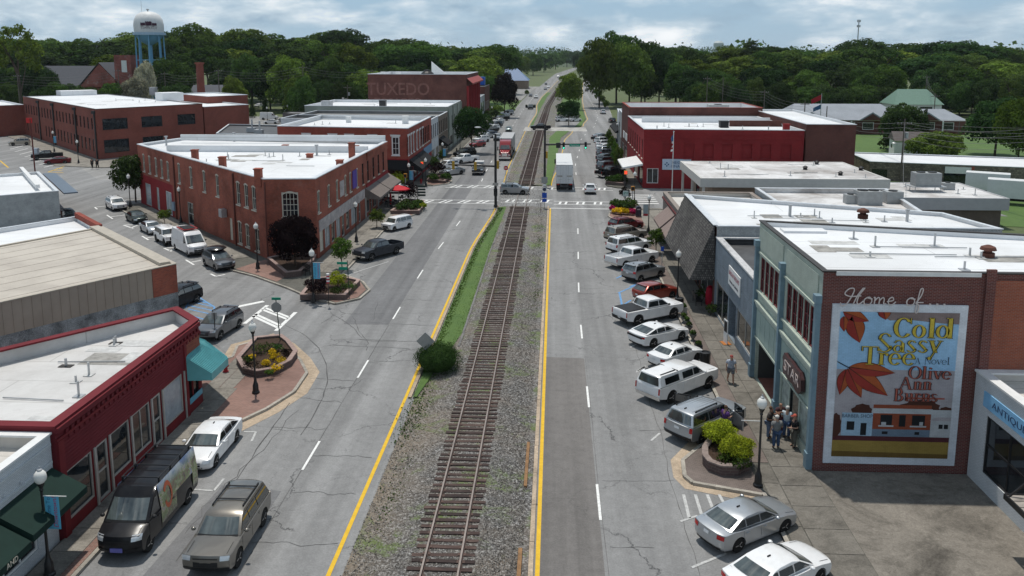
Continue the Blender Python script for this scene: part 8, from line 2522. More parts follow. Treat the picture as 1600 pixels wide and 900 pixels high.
simple_bed('raised bed with pink and yellow flowers at the right crossing',[(957,333),(992,336),(996,326),(985,321),(962,322),(955,327)],[(964,324,1.0,1.1,LEAFS,'shrub','grassy green plants at the left of the crossing bed'),(985,325,1.1,1.2,LEAFS,'shrub','grassy green plants at the right of the crossing bed'),(974,326,.9,.9,LEAFJ,'shrub','grey green plants in the middle of the crossing bed'),(957,329,.5,.7,PETALR,'flower_clump','pink flowers at the left end of the crossing bed'),(966,331,.9,.4,PETALY,'flower_clump','yellow flowers along the front of the crossing bed'),(977,331.5,.8,.4,PETALY,'flower_clump','yellow flowers at the front right of the crossing bed'),(987,332,.7,.4,PETALR,'flower_clump','pink and orange flowers at the right end of the crossing bed'),(976,310,.9,1.6,LEAFD,'shrub','dark spiky plant behind the parking sign')])
simple_bed('raised bed with rounded bushes at the left crossing',[(610,336),(655,336),(664,326),(662,319),(638,317)],[(627,329,.9,1.0,LEAFJ,'shrub','grey green bush at the near left of the left crossing bed'),(646,328,.95,1.0,LEAFJ,'shrub','grey green bush in the centre of the left crossing bed'),(634,322,.8,.9,LEAFJ,'shrub','grey green bush at the back of the left crossing bed'),(653,322,.9,.8,LEAFS,'shrub','green bush at the right of the left crossing bed'),(661,324,.5,.6,LEAFY,'shrub','yellowish bush at the tip of the left crossing bed'),(640,313,1.5,2.6,LEAFP,'purple_shrub','purple leaved bush rising from the left crossing bed')])
simple_bed('raised bed with purple bush at the corner beyond the junction',[(668,286),(695,288),(705,281),(698,276),(670,277)],[(683,277,1.7,2.6,LEAFP,'purple_shrub','purple leaved bush in the bed beyond the junction'),(676,282,1.0,1.0,LEAFS,'shrub','green bush at the left of the bed beyond the junction'),(697,281,.9,1.2,LEAFS,'shrub','green bush at the right of the bed beyond the junction')])
simple_bed('low bed of green plants at the end of the far right row',[(946,289),(976,292),(978,282),(960,280)],[(956,285,1.2,1.0,LEAFS,'shrub','green shrubs at the left of the bed by the far right row'),(968,284,1.3,1.1,LEAFS,'shrub','green shrubs at the right of the bed by the far right row')])
x,y=G(682,588);shrub('clipped_shrub','large rounded dark green shrub at the end of the median lawn',x-.05,y+.9,1.45,1.7,LEAFJ,26000,.034,51,z=.0,lobes=60)
MB().blob((0,0,.86),(1.28,1.28,.84),8,14).obj('foliage_core',LEAFJ,[o for o in bpy.data.objects if o.name.startswith('clipped_shrub')][0],smooth=True)
x,y=G(622,291);shrub('golden_shrub','yellow-green bush against the red building corner',x,y,1.7,2.2,LEAFY,1200,.13,52)
SKIN=plain('skin',(.42,.25,.18),.55,var=.06);SKIND=plain('skin_tan',(.33,.18,.12),.55,var=.06)
def cloth(n,c):return plain('cloth_'+n,c,.85,var=.18,scale=5)
def person(label,x,y,rz,shirt,legs,shoes=None,hair=None,hat=None,skin=None,walk=0,arms=('down','down'),shorts=False,s=1.0,z=.147,lean=0):
 """one continuous body, posed through its joints, facing -y before turning"""
 t_=thing('person',label,'person',(x,y,z),rz)
 t_.scale=(s*1.1,s*1.1,s*1.04)
 skin=skin or SKIN
 J={}
 hp,ch=(0,0,.95),(0,-.02-lean,1.22)
 J=dict(pelvis=hp,waist=(0,-lean*.5,1.08),chest=(0,-.01-lean,1.32),neck=(0,-.02-lean,1.49),head0=(0,-.035-lean,1.60),head1=(0,-.035-lean,1.73))
 E=[('pelvis','waist'),('waist','chest'),('chest','neck'),('neck','head0'),('head0','head1')]
 Rr=dict(pelvis=(.155,.115),waist=(.15,.105),chest=(.175,.115),neck=(.062,.062),head0=(.085,.095),head1=(.075,.085))
 for sd,nm in((-1,'l'),(1,'r')):
  w_=walk*sd
  J.update({nm+'hip':(sd*.10,0,.90),nm+'knee':(sd*.11,-.16*w_-.03,.50),nm+'ank':(sd*.11,-.30*w_+.06*(w_<0),.085+(.05 if w_<0 else 0)),nm+'toe':(sd*.12,-.30*w_-.15,.045)})
  E+=[('pelvis',nm+'hip'),(nm+'hip',nm+'knee'),(nm+'knee',nm+'ank'),(nm+'ank',nm+'toe')]
  Rr.update({nm+'hip':(.10,.10),nm+'knee':(.066,.066),nm+'ank':(.047,.05),nm+'toe':(.042,.038)})
  a=arms[0 if sd<0 else 1]
  el,ha={'down':((sd*.27,.03,1.15),(sd*.28,-.06,.90)),'bent':((sd*.27,.02,1.14),(sd*.14,-.25,1.12)),'hip':((sd*.34,.06,1.16),(sd*.19,-.08,1.0)),'swing':((sd*.25,.10*-w_,1.16),(sd*.25,.16*-w_-.08,.93)),'up':((sd*.28,-.14,1.25),(sd*.16,-.33,1.36))}[a]
  J.update({nm+'sh':(sd*.19,-.01-lean,1.42),nm+'el':el,nm+'ha':ha})
  E+=[('chest',nm+'sh'),(nm+'sh',nm+'el'),(nm+'el',nm+'ha')]
  Rr.update({nm+'sh':(.062,.062),nm+'el':(.043,.043),nm+'ha':(.030,.030)})
 names=list(J)
 def skinned(nms,edges,rr,name,mat,parent,infl=0,sub=1):
  me=bpy.data.meshes.new(name)
  me.from_pydata([J[n] for n in nms],[(nms.index(a),nms.index(b)) for a,b in edges],[])
  o=bpy.data.objects.new(name,me);COL.objects.link(o)
  sk=o.modifiers.new('skin','SKIN');sk.use_smooth_shade=True
  if not me.skin_vertices:
   with bpy.context.temp_override(object=o,active_object=o):
    bpy.ops.object.modifier_remove(modifier='skin') if False else None
  for i,n in enumerate(nms):
   v_=me.skin_vertices[0].data[i]
   v_.radius=(rr[n][0]+infl,rr[n][1]+infl);v_.use_root=(i==0)
  if sub:
   su=o.modifiers.new('sub','SUBSURF');su.levels=su.render_levels=sub
  dg=bpy.context.evaluated_depsgraph_get()
  m2=bpy.data.meshes.new_from_object(o.evaluated_get(dg))
  bpy.data.objects.remove(o)
  m2.materials.clear();m2.materials.append(mat)
  m2.polygons.foreach_set('use_smooth',[True]*len(m2.polygons))
  if name=='body':
   nv=[]
   hm=MB()
   for nm,sd in(('l',-1),('r',1)):
    p=V(J[nm+'ha']);d=(p-V(J[nm+'el'])).normalized()
    q=p+d*.09
    hm.cyl(p-d*.02,q,.030,.036,8)
    side=d.cross(V((0,1,0))).normalized()
    for k in range(4):
     a=q+side*((k-1.5)*.019)
     b_=a+d*(.045+.008*(k in(1,2)))+V((0,-.012,0));c=b_+d*.03+V((0,-.022,-.004))
     hm.cyl(a-d*.01,b_,.0095,.009,6);hm.cyl(b_,c,.009,.0075,6)
    a=p+d*.03+V((0,-.03,0));hm.cyl(a,a+d*.045+V((-sd*.02,-.025,0)),.011,.009,6)
   hx,hy,hz=J['head0'][0],J['head0'][1],J['head0'][2]+.06
   hm.blob((hx,hy-.105,hz-.01),(.016,.022,.026),4,6)
   for sd in(-1,1):hm.blob((hx+sd*.088,hy+.01,hz-.01),(.014,.026,.036),4,6)
   base=[tuple(v_.co) for v_ in m2.vertices];fcs=[tuple(p_.vertices) for p_ in m2.polygons]
   mm=MB();mm.add(base,fcs);mm.add(hm.v,hm.f)
   m2=mm.mesh('body',mat,True,60)
  return link(name,m2,parent)
 skinned(names,E,Rr,'body',skin,t_)
 hx,hy,hz=J['head0'][0],J['head0'][1],J['head0'][2]+.06
 m=MB()
 for sd in(-1,1):m.blob((hx+sd*.033,hy-.088,hz+.01),(.011,.008,.008),4,6)
 m.obj('eyes',plain('eye_dark',(.03,.02,.02),.3),t_,kind='stuff')
 MB().box(hx-.025,hx+.025,hy-.096,hy-.085,hz-.062,hz-.053).obj('mouth',plain('lip',(.3,.11,.1),.5),t_)
 if True:
  ue=[e for e in E if e[0] in('pelvis','waist') and e[1] in('waist','chest')]+[('chest','lsh'),('chest','rsh')]
  nm2=['waist','pelvis','chest','lsh','rsh','lel','rel','lsv','rsv']
  J['lsv']=tuple(V(J['lsh']).lerp(V(J['lel']),.75));J['rsv']=tuple(V(J['rsh']).lerp(V(J['rel']),.75))
  rr=dict(Rr);rr.update(lsv=(.052,.052),rsv=(.052,.052))
  nm2=['waist','pelvis','chest','lsh','rsh','lsv','rsv']
  skinned(nm2,[('waist','pelvis'),('waist','chest'),('chest','lsh'),('chest','rsh'),('lsh','lsv'),('rsh','rsv')],rr,'shirt',shirt,t_,.042)
  for nm in 'lr':J[nm+'hem']=tuple(V(J[nm+'hip']).lerp(V(J[nm+'knee']),.85));rr[nm+'hem']=(.082,.082)
  nm3=['pelvis','lhip','rhip']+(['lhem','rhem'] if shorts else['lknee','rknee','lank','rank'])
  ed=[('pelvis','lhip'),('pelvis','rhip')]+([('lhip','lhem'),('rhip','rhem')] if shorts else[('lhip','lknee'),('rhip','rknee'),('lknee','lank'),('rknee','rank')])
  skinned(nm3,ed,rr,'shorts' if shorts else 'trousers',legs,t_,.030)
  for nm in 'lr':
   p,q=V(J[nm+'ank']),V(J[nm+'toe'])
   m=MB();c=(p+q)/2;m.blob((c.x,c.y+.02,c.z-.01),(.055,.15,.055),5,8);m.obj('shoe',shoes or DARK,t_,smooth=True)
 if hair and not hat:
  m=MB();m.blob((hx,hy+.018,hz+.035),(.098,.105,.10),7,10);m.v=[(a,b_ if not(b_<hy-.05 and c<hz+.06) else hy-.03,max(c,hz-.06)) for a,b_,c in m.v];m.obj('hair',hair,t_,smooth=True)
 if hat:
  m=MB();m.blob((hx,hy+.01,hz+.06),(.104,.112,.085),6,10);m.v=[(a,b_,max(c,hz+.03)) for a,b_,c in m.v]
  m.add([(hx-.085,hy-.08,hz+.05),(hx+.085,hy-.08,hz+.05),(hx+.06,hy-.20,hz+.035),(hx-.06,hy-.20,hz+.035)],[(0,1,2,3),(3,2,1,0)])
  m.obj('cap',hat,t_,smooth=True)
  if hair:
   m=MB();m.blob((hx,hy+.03,hz),(.092,.085,.06),5,8);m.obj('hair',hair,t_,smooth=True)
 return t_
GREYH=plain('hair_grey',(.30,.29,.27),.8);DKH=plain('hair_dark',(.03,.022,.018),.8);BRH=plain('hair_brown',(.09,.05,.03),.8);WHH=plain('hair_white',(.55,.53,.5),.8)
JEANS=cloth('denim',(.055,.09,.17));KHAKI=cloth('khaki_grey',(.12,.115,.10));TEEG=cloth('grey_tee',(.19,.19,.19));BLK=cloth('black',(.015,.015,.017))
x,y=G(1141,601);person('man in pale blue tee and grey shorts walking along the right pavement',x,y,0,cloth('pale_blue',(.33,.36,.42)),cloth('grey_shorts',(.16,.16,.17)),None,None,cloth('red_cap',(.30,.07,.06)),SKIN,.8,('swing','swing'),True)
def at_people(px,py,*a,**k):
 x,y=G(px,py);return person(a[0],x,y,*a[1:],**k)
at_people(1212,704,'man in grey tee and jeans seen from behind, wearing a pale cap',math.pi+.1,TEEG,JEANS,BLK,GREYH,cloth('pale_cap',(.55,.53,.5)),None,0,('bent','down'))
at_people(1240,702,'man in black tee and an orange-red cap with hand on hip',-rad(80),BLK,KHAKI,DARK,None,cloth('coral_cap',(.45,.10,.07)),SKIN,0,('hip','bent'))
at_people(1228,688,'grey haired person in pale top with a blue wrap at the waist',rad(150),cloth('white_top',(.45,.52,.56)),JEANS,DARK,WHH,None,SKIN,0,('bent','bent'))
at_people(1200,688,'man in dark brown top and jeans facing the group',rad(60),cloth('dark_brown',(.06,.05,.045)),cloth('denim_pale',(.12,.16,.24)),DARK,BRH,None,SKIND,0,('bent','up'),lean=.05)
at_people(1217,681,'person in maroon trousers and dark top by the blue pilaster',rad(10),cloth('dark_maroon',(.06,.03,.035)),cloth('maroon',(.15,.04,.05)),DARK,None,None,SKIND,0,('up','bent'))
x,y=G(1130,681);person('woman in purple vest and dark shorts standing at the open SUV door',x,y-.3,rad(120),cloth('purple_vest',(.09,.04,.16)),cloth('navy_shorts',(.02,.025,.05)),cloth('white_shoes',(.6,.6,.6)),BRH,None,SKIN,0,('bent','bent'),True,.96,z=.15)
at_people(144.5,264,'person in black walking by the factory, left of two',0,BLK,BLK,None,DKH,None,SKIND,.5,('down','down'),z=.13)
at_people(152.5,264,'person in black walking by the factory, right of two',0,BLK,BLK,None,DKH,None,SKIND,-.5,('down','down'),z=.13)
# TREES
CROWNS={}
CH=dict(broad=1.65,tall=2.5,cone=3.4,sparse=1.8,small=2.1)
def crown_mesh(var,mat,style='broad'):
 k=(var,mat.name,style)
 if k not in CROWNS:
  hu=CH[style]
  if style=='broad':
   me=leafcloud('crown',lobeset(1,hu/2,hu*.52,22,100+var,.26,.48,.75,-.75),8500,.05,200+var,aspect=.75,drop=.3)
  elif style=='tall':
   me=leafcloud('crown',lobeset(1,hu/2,hu*.5,30,300+var,.26,.42,.9,-.9),8500,.055,400+var,aspect=.75,drop=.3)
  elif style=='cone':
   lb=[]
   for i in range(26):
    z=i/26;a=i*2.4;r_=(1-z)*.55
    lb.append((math.cos(a)*r_,math.sin(a)*r_,(.04+z*.9)*hu,.16+.34*(1-z),.35))
   me=leafcloud('crown',lb,3600,.085,500+var,aspect=.5,drop=.4)
  elif style=='sparse':
   me=leafcloud('crown',lobeset(1,hu/2,hu*.55,22,600+var,.16,.32,.7,-.5)[1:],3600,.045,700+var,aspect=.7,drop=.9)
  elif style=='small':
   me=leafcloud('crown',lobeset(1,hu/2,hu*.52,15,800+var,.28,.44,.9,-.8),2400,.085,900+var,aspect=.6,drop=.5)
  me.materials.append(mat)
  CROWNS[k]=me
 return CROWNS[k]
def trunk_mesh(var):
 rg=random.Random(var)
 m=MB()
 m.cyl((0,0,0),(.02,.01,.45),.055,.04,8)
 m.cyl((.02,.01,.45),(0,.04,.8),.04,.015,7)
 for i in range(6):
  a=i*1.05+rg.uniform(-.3,.3);z=.3+.07*i
  p=(.02*z*2,.01,z);q=(.38*math.cos(a),.38*math.sin(a),z+.2);e=(.72*math.cos(a+.2),.72*math.sin(a+.2),z+.32)
  m.cyl(p,q,.028,.016,6);m.cyl(q,e,.016,.006,5)
 return m.mesh('trunk',BARK,True)
TRK=[trunk_mesh(i) for i in range(3)]
tn=[0]
def tree(name,label,x,y,h,r,mat,style='broad',ch=None,group=None,var=None,bark=None,z=0):
 tn[0]+=1
 v=var if var is not None else tn[0]%6
 t_=thing(name,label,'tree',(x,y,z),R.uniform(0,6.28),group)
 hc=ch or h*.8
 tr=link('trunk',TRK[v%3],t_)
 tr.scale=(r*(.75 if style!='small' else.9),r*(.75 if style!='small' else.9),h)
 c=link('crown',crown_mesh(v,mat,style),t_)
 c.location=(0,0,h-hc)
 c.scale=(r,r,hc/CH[style])
 return t_
def tree_at(name,label,px,base,top,wpx,mat,style='broad',frac=.8,group=None,var=None,Y=None):
 """stands where its foot shows; height and spread follow from the distance"""
 x,y=G(px,base)
 if Y:
  k=Y/y;x,y=x*k,Y
 a,b=(px-X0)/F,-(top-Y0)/F
 fy,dz=_cp+b*_sp,-_sp+b*_cp
 dy=a*_sy+fy*_cy
 dx=a*_cy-fy*_sy
 t=y/dy
 h=H+dz*t
 x=dx*t
 r=wpx/2/F*t
 return tree(name,label,x,y,max(h,1.5),r,mat,style,h*frac,group,var)
tree_at('street_tree','small green street tree by the slate pickup on the left pavement',533,423,373,36,LEAFM,'small',.72)
tree_at('street_tree','small green street tree by the white boxy car',588,358,326,26,LEAFM,'small',.75)
tree_at('street_tree','round green street tree at the bed beyond the junction',680,276,244,18,LEAFT,'small',.8)
tree_at('street_tree','round street tree next to the blue banner beyond the junction',691,256,234,14,LEAFT,'small',.75)
tree_at('street_tree','small green street tree near the blue bay sign, right pavement',1026,398,357,29,LEAFM,'small',.72)
for px,b_,t_,w_,lab in((967,273,226,17,'tallest round tree among the far right row of cars'),(961,262,222,13,'round tree left behind the tallest one in the far right row'),(956,240,212,15,'pair-topped street tree at the upper far right row'),(951,226,202,11,'furthest small street tree of the right row')):
 tree_at('street_tree',lab,px,b_,t_,w_,LEAFM,'small',.85)
tree_at('street_tree','small thin tree between parked saloons and the red brick side wall',256,352,327,22,LEAFM,'small',.7)
tree_at('leafy_tree','spreading dark tree with pale blossom at the top of the side street',207,316,243,66,LEAFX,'broad',.85,var=1)
tree_at('purple_tree','dark purple leaved tree in the raised bed by the brick corner',458,424,338,72,LEAFP,'broad',.88,var=2)
tree_at('crape_myrtle','broad dark green tree shading the red hatchback',737,240,168,54,LEAFX,'broad',.78,var=3)
tree_at('bronze_tree','dark bronze tree on the lawn at the end of the upper left row',788,184,117,42,LEAFD,'broad',.82,var=4)
tree_at('median_tree','large bright green tree standing alone in the railway median',890,172,113,43,LEAFB,'tall',.85,var=5)
tree_at('median_tree','low dark tree over the cars in the median car park',889,197,158,38,LEAFX,'broad',.8,var=0)
tree_at('blossom_tree','cream flowering tree in front of the church tower',224,150,97,30,LEAFC,'broad',.8,Y=285)
tree_at('blossom_tree','low pale flowering tree just behind the factory roof',209,160,122,42,LEAFC,'broad',.85,Y=262)
tree_at('bright_tree','bright green tree right of the tall brick chimney',363,162,116,40,LEAFB,'tall',.9,Y=246)
tree_at('bright_tree','bright round tree left of the utility pole behind the shops',457,160,120,32,LEAFB,'tall',.9,Y=272)
for px,t_,w_,lab in((393,150,13,'left one of two dark pointed evergreens beside the car park'),(413,146,15,'right one of two dark pointed evergreens beside the car park')):
 tree_at('evergreen',lab,px,184,t_,w_,LEAFX,'cone',.97)
tree_at('sparse_tree','tall thin pale leaved tree at the far left edge',22,150,40,80,plain('x',(1,1,1)) if False else LEAFB,'sparse',.7,Y=250)
tree_at('cedar_tree','dark spreading cedar in front of the long grey roof',1412,236,164,66,LEAFX,'broad',.95,var=2)
tree_at('cedar_tree','dark pointed cedar right of the broad one',1447,236,168,30,LEAFX,'cone',.95)
tree_at('bush_tree','bright rounded bushy tree before the stone warehouse',1462,247,207,84,LEAFM,'broad',.97,var=3,Y=165)
tree_at('broad_tree','broad dark tree at the right edge beyond the stone warehouse',1562,252,158,92,LEAFX,'broad',.92,var=4,Y=178)
tree_at('yellow_green_tree','light yellow-green tree cut by the right edge',1600,262,155,68,LEAFB,'broad',.9,var=5,Y=162)
tree_at('lawn_bush','small round bush on the lawn before the long brick building',1353,205,189,16,LEAFT,'small',.95)
for px,b_,t_,w_,st,mt_,lab in((1003,176,104,64,'tall',LEAFT,'rounded tree at the left front of the right hand grove'),(1064,176,96,56,'tall',LEAFT,'tall egg shaped tree at the front of the right hand grove'),(965,170,53,82,'broad',LEAFT,'highest tree of the right hand grove'),(938,165,62,62,'broad',LEAFM,'tall tree at the left side of the right hand grove'),(1032,168,78,60,'broad',LEAFX,'dark tree in the middle of the right hand grove'),(1085,170,80,60,'broad',LEAFX,'dark tree at the right side of the grove'),(985,165,70,70,'broad',LEAFM,'leafy tree right of the highest one in the grove'),(1010,160,66,60,'broad',LEAFT,'tree at the back of the right hand grove')):
 tree_at('grove_tree',lab,px,b_,t_,w_,mt_,st,.93,Y=330+(px*7)%40)
SKYL=[(-140,50),(0,62),(60,62),(110,68),(165,66),(190,47),(210,54),(262,50),(290,46),(312,48),(335,57),(360,54),(390,46),(415,46),(440,54),(465,58),(500,52),(520,46),(545,54),(570,70),(605,66),(632,56),(660,62),(690,66),(718,76),(740,78),(770,73),(800,80)]
SKYR=[(1050,74),(1100,80),(1150,76),(1166,63),(1182,60),(1205,70),(1235,68),(1252,75),(1290,78),(1330,66),(1365,63),(1400,66),(1430,74),(1460,71),(1482,62),(1510,66),(1540,68),(1572,80),(1600,82),(1740,74)]
def sk(L_,px):
 for a,b in zip(L_,L_[1:]):
  if a[0]<=px<=b[0]:
   return a[1]+(b[1]-a[1])*(px-a[0])/(b[0]-a[0])
 return L_[-1][1]
WHERE=[(-200,'at the far left edge'),(60,'above the left end of the factory'),(130,'by the brick church'),(200,'by the blue legged water tower'),(270,'behind the tall brick chimney'),(335,'right of the tall brick chimney'),(420,'behind the car park poles'),(500,'left of the painted warehouse'),(565,'behind the painted warehouse'),(660,'right of the painted warehouse'),(1000,'right of the grove'),(1125,'above the red painted building'),(1200,'left of the radio mast'),(1290,'by the radio mast'),(1345,'behind the long grey roof'),(1400,'behind the green roofed house'),(1470,'right of the green roofed house'),(1545,'at the far right edge')]
def where(p):
 return[w_ for a,w_ in WHERE if p>=a][-1]
bm=[LEAFT,LEAFX,LEAFM,LEAFT,LEAFX,LEAFT]
def belt(L_,x0,x1,step,Y0_,Y1_,dy,wr,sd,tone,adj,fr_=.6,skip=()):
 px=x0;i=0
 while px<x1:
  p=px+R.uniform(-.3,.3)*step
  if not any(a<p<b for a,b in skip):
   Y=R.uniform(Y0_,Y1_)
   top=sk(L_,p)+dy+(R.uniform(-4,12) if dy else R.uniform(-5,7))
   mt_=tone[i%len(tone)]
   q_=R.random();st='broad' if q_<.66 else 'tall' if q_<.88 else 'sparse' if q_<.95 or adj=='low' else 'cone'
   kind={'LEAFX':'dark'}
   nm={LEAFX.name:'dark',LEAFT.name:'mid green',LEAFM.name:'fresh green',LEAFB.name:'bright'}[mt_.name]
   tree_at('belt_tree','%s %s tree %s'%(nm,adj,where(p)),p,200,top,R.uniform(*wr),mt_,st,fr_,'tree belt: %s %s trees %s'%(nm,adj,where(p)),Y=Y)
  px+=step;i+=1
belt(SKYL,-120,800,30,390,470,0,(70,110),'l',[LEAFT,LEAFX,LEAFM,LEAFT,LEAFX,LEAFM],'tall skyline')
belt(SKYL,-120,760,32,350,385,16,(62,100),'l',[LEAFX,LEAFM,LEAFT,LEAFB,LEAFX,LEAFT],'middle row',skip=((95,170),))
belt(SKYL,-120,760,30,300,330,38,(48,74),'l',[LEAFX,LEAFT,LEAFX,LEAFB],'front row',.9,skip=((90,262),(280,335)))
belt([(-120,128),(800,128)],-120,560,26,258,285,0,(36,54),'l',[LEAFX,LEAFX,LEAFT],'low',.95,skip=((20,40),(180,250),(285,330),(343,385),(398,440)))
belt(SKYR,1050,1740,30,400,480,0,(70,110),'r',[LEAFX,LEAFT,LEAFT,LEAFM,LEAFX],'tall skyline',skip=((1098,1125),))
belt(SKYR,1060,1740,32,350,390,14,(62,100),'r',[LEAFT,LEAFB,LEAFX,LEAFM,LEAFT],'middle row')
belt(SKYR,1090,1740,30,310,340,34,(50,76),'r',[LEAFX,LEAFT,LEAFM,LEAFX],'front row',.9,skip=((1396,1448),))
belt([(1080,136),(1740,136)],1200,1740,30,300,308,0,(50,66),'r',[LEAFX,LEAFX,LEAFT],'understorey',.98,skip=((1396,1448),))
belt([(1080,124),(1740,124)],1085,1740,26,262,300,0,(36,50),'r',[LEAFX,LEAFT,LEAFX],'low',.95,skip=((1215,1500),))
for i,(px,b_,t_,w_) in enumerate(((770,140,90,34),(790,128,88,34),(812,122,86,34),(833,118,84,34),(850,113,84,30),(868,108.5,82,30),(700,150,92,40),(730,142,90,40),(752,136,88,40),(886,105,80,30),(905,104,80,34),(922,106,78,34),(915,120,84,30),(930,135,84,40),(922,113,82,34),(950,128,78,44),(905,112.5,84,22))):
 lb='%s green tree %s'%(('mid','dark','fresh')[i%3],('at the bend of the far road' if b_<115 else 'left of the far road' if px<800 and b_<135 else 'beyond the bronze tree' if px<800 else 'beside the left carriageway far up' if px<880 else 'right of the far road'));tree_at('roadside_tree',lb,px,b_,t_,w_,(LEAFT,LEAFX,LEAFM)[i%3],'broad',.93,'trees along the far road: '+lb)
for i,(px,b_,t_,w_) in enumerate(((935,158,143,10),(941,165,148,11),(947,172,156,11),(931,151,138,9),(925,143,133,8),(823,150,140,8),(801,178,168,9),(744,186,165,22),(783,188,178,13))):
 lb='small young tree on the verge %s'%('right of the far right carriageway' if px>900 else 'left of the far left carriageway');tree_at('small_tree',lb,px,b_,t_,w_,LEAFM,'small',.85,lb+'s')
for i,(px,py,w_,h_,mt_,lab) in enumerate(((355,163,3.5,2.2,LEAFX,'dark hedge shrub behind the factory annex'),(480,163,6,3,LEAFX,'dark shrubs before the houses behind the shops'),(520,152,5,2.5,LEAFY,'yellow-green shrub glowing among dark ones behind the shops'),(505,158,5,3,LEAFT,'green shrub beside the glowing yellow one'),(440,160,6,3,LEAFT,'green shrub bank left of the utility pole'),(1180,190,5,2.5,LEAFX,'dark shrub row at the edge of the right grove'),(1140,186,5,2.2,LEAFT,'low shrub near the leaning poles, right'),(1215,182,5,2.5,LEAFT,'green shrub right of the poles beyond the red building'),(1390,196,6,1.6,LEAFX,'clipped hedge before the long brick building'),(1270,190,4,2.5,LEAFX,'dark shrub left of the long brick building'),(1395,233,3,2.4,LEAFX,'dark shrub beside the white shed'),(1080,178,5,2.2,LEAFT,'shrub below the egg shaped tree'),(770,183,3,2,LEAFX,'dark shrub at the corner of the far left pavement'),(775,176,3,2.4,LEAFB,'bright shrub on the lawn beyond the upper left row'))):
 x,y=G(px,py);shrub('shrub',lab,x,y,w_,h_,mt_,700,.32,70+i,z=0)
rg=random.Random(5)
lob=[]
for i in range(900):
 Y=620+2300*rg.random()**1.3
 X=rg.uniform(-.85,.85)*Y
 rx=lerp_st([(620,16),(1158,34),(1700,68),(4000,200)],Y)
 if Y<1300 and abs(X-rx)<26:
  continue
 if Y>1500:
  X=rg.uniform(-.85,.85)*Y
 hh=rg.uniform(9,17)+max(0,(Y-900))*.0042
 lob.append((X,Y,hh,rg.uniform(9,20)*(1+Y/4000),hh*.95))
me=leafcloud('far_woods',lob,60000,2.4,9,aspect=.8,drop=.5)
me.materials.append(leafmat('far_leaf',(.046,.088,.03),.35,.25))
link('far_woods',me,kind='stuff')
MB().poly([(-2600,1500,-.04),(2600,1500,-.04),(4500,6000,-.04),(-4500,6000,-.04)]).obj('woodland_floor',grassmat('woodland',(.03,.05,.015),(.05,.08,.025),.1),kind='structure')
# POLES AND WIRES
POLEM=plain('pole_wood',(.13,.11,.095),.9,var=.2,scale=3)
WIREM=plain('wire',(.16,.16,.16),.6)
def pole(px,base,top,label,arm=1,Y=None,mat=POLEM,transformer=False):
 x,y=G(px,base)
 if Y:
  k=Y/y;x,y=x*k,Y
 a,b=(px-X0)/F,-(top-Y0)/F
 fy,dz=_cp+b*_sp,-_sp+b*_cp
 h=H+dz*y/(a*_sy+fy*_cy)
 t_=thing('utility_pole',label,'utility pole',(x,y,0),0)
 MB().cyl((0,0,0),(0,0,h),.17,.12,8).obj('pole',mat,t_)
 if arm:
  MB().box(-1.2,1.2,-.06,.06,h-.9,h-.75).obj('crossarm',mat,t_)
  m=MB()
  for s in(-1.1,-.5,.5,1.1):m.cyl((s,0,h-.75),(s,0,h-.55),.05,n=5)
  m.obj('insulators',STEEL,t_,kind='stuff')
 if transformer:
  MB().cyl((.45,0,h-3.2),(.45,0,h-2.2),.3,n=10).obj('transformer',STEEL,t_)
  MB().cyl((0,0,h-4.2),(-1.3,0,h-4.0),.04,n=5).obj('lamp_arm',STEEL,t_);MB().blob((-1.5,0,h-4.0),(.35,.2,.12),4,7).obj('lamp_head',STEEL,t_)
 return(x,y,h)
pl=[pole(-140,160,108,'utility pole beyond the left frame edge',Y=250),pole(30,152,115,'utility pole at the far left behind the brick wing',Y=248),pole(187,146,107,'utility pole before the church tower',Y=262),pole(259,145,112,'utility pole below the water tower',Y=270),pole(343,150,107,'green-grey pole right of the brick chimney',Y=262),pole(475,158,102,'tall pole with guy wires behind the shops',Y=262),pole(544,172,133,'short pole with a street light arm left of the painted warehouse',transformer=True,Y=252),pole(583,150,108,'pole rising behind the painted warehouse',Y=300)]
def wires(A,Bp,n=4,sag=1.2,lab='',offs=None):
 m=MB()
 for k in range(n):
  o=0
  dz=-.85*k
  a=V((A[0]+o,A[1],A[2]-.55+dz));b=V((Bp[0]+o,Bp[1],Bp[2]-.55+dz))
  P=[a.lerp(b,t/10)+V((0,0,-sag*4*(t/10)*(1-t/10))) for t in range(11)]
  m.tube(P,.022,4)
 tag(m.obj('power_line',WIREM),lab,'wires','overhead power lines')
for i,(a,b) in enumerate(zip(pl[:6],pl[1:6])):
 wires(a,b,4,1.4,'overhead wires strung between poles %s'%('at the far left edge','from the brick wing to the church','before the water tower','over the factory chimney','from the chimney to behind the shops')[i])
wires(pl[5],pl[7],3,1.2,'overhead wires running behind the painted warehouse')
pr=[pole(1103,187,119,'tall pole at the left of the pair beyond the red building',Y=250),pole(1128,176,122,'pole right of the tall one beyond the red building',Y=262,arm=0),pole(1193,182,140,'pole with many wires behind the brown brick store',Y=245),pole(1256,196,158,'leaning pole near the flag of the long brick building',Y=225),pole(1407,280,186,'pole with transformer in front of the stone warehouse',Y=140,transformer=True),pole(1291,190,166,'thin pole before the long brick building',Y=222,arm=0),pole(1460,168,146,'pole at the end of the long grey roof',Y=245),pole(1445,160,117,'pole behind the green roofed house',Y=300),pole(1497,218,190,'short pole in the far right car park',Y=190,arm=0)]
wires(pr[0],pr[2],4,1.2,'overhead wires from the tall pole to the brown brick store')
wires(pr[2],pr[3],4,1.0,'overhead wires falling towards the long brick building')
wires(pr[3],pr[4],4,2.0,'long overhead wires crossing the lawn to the transformer pole')
wires(pr[4],(62,104,13.2),4,1.2,'overhead wires leaving the transformer pole towards the right edge')
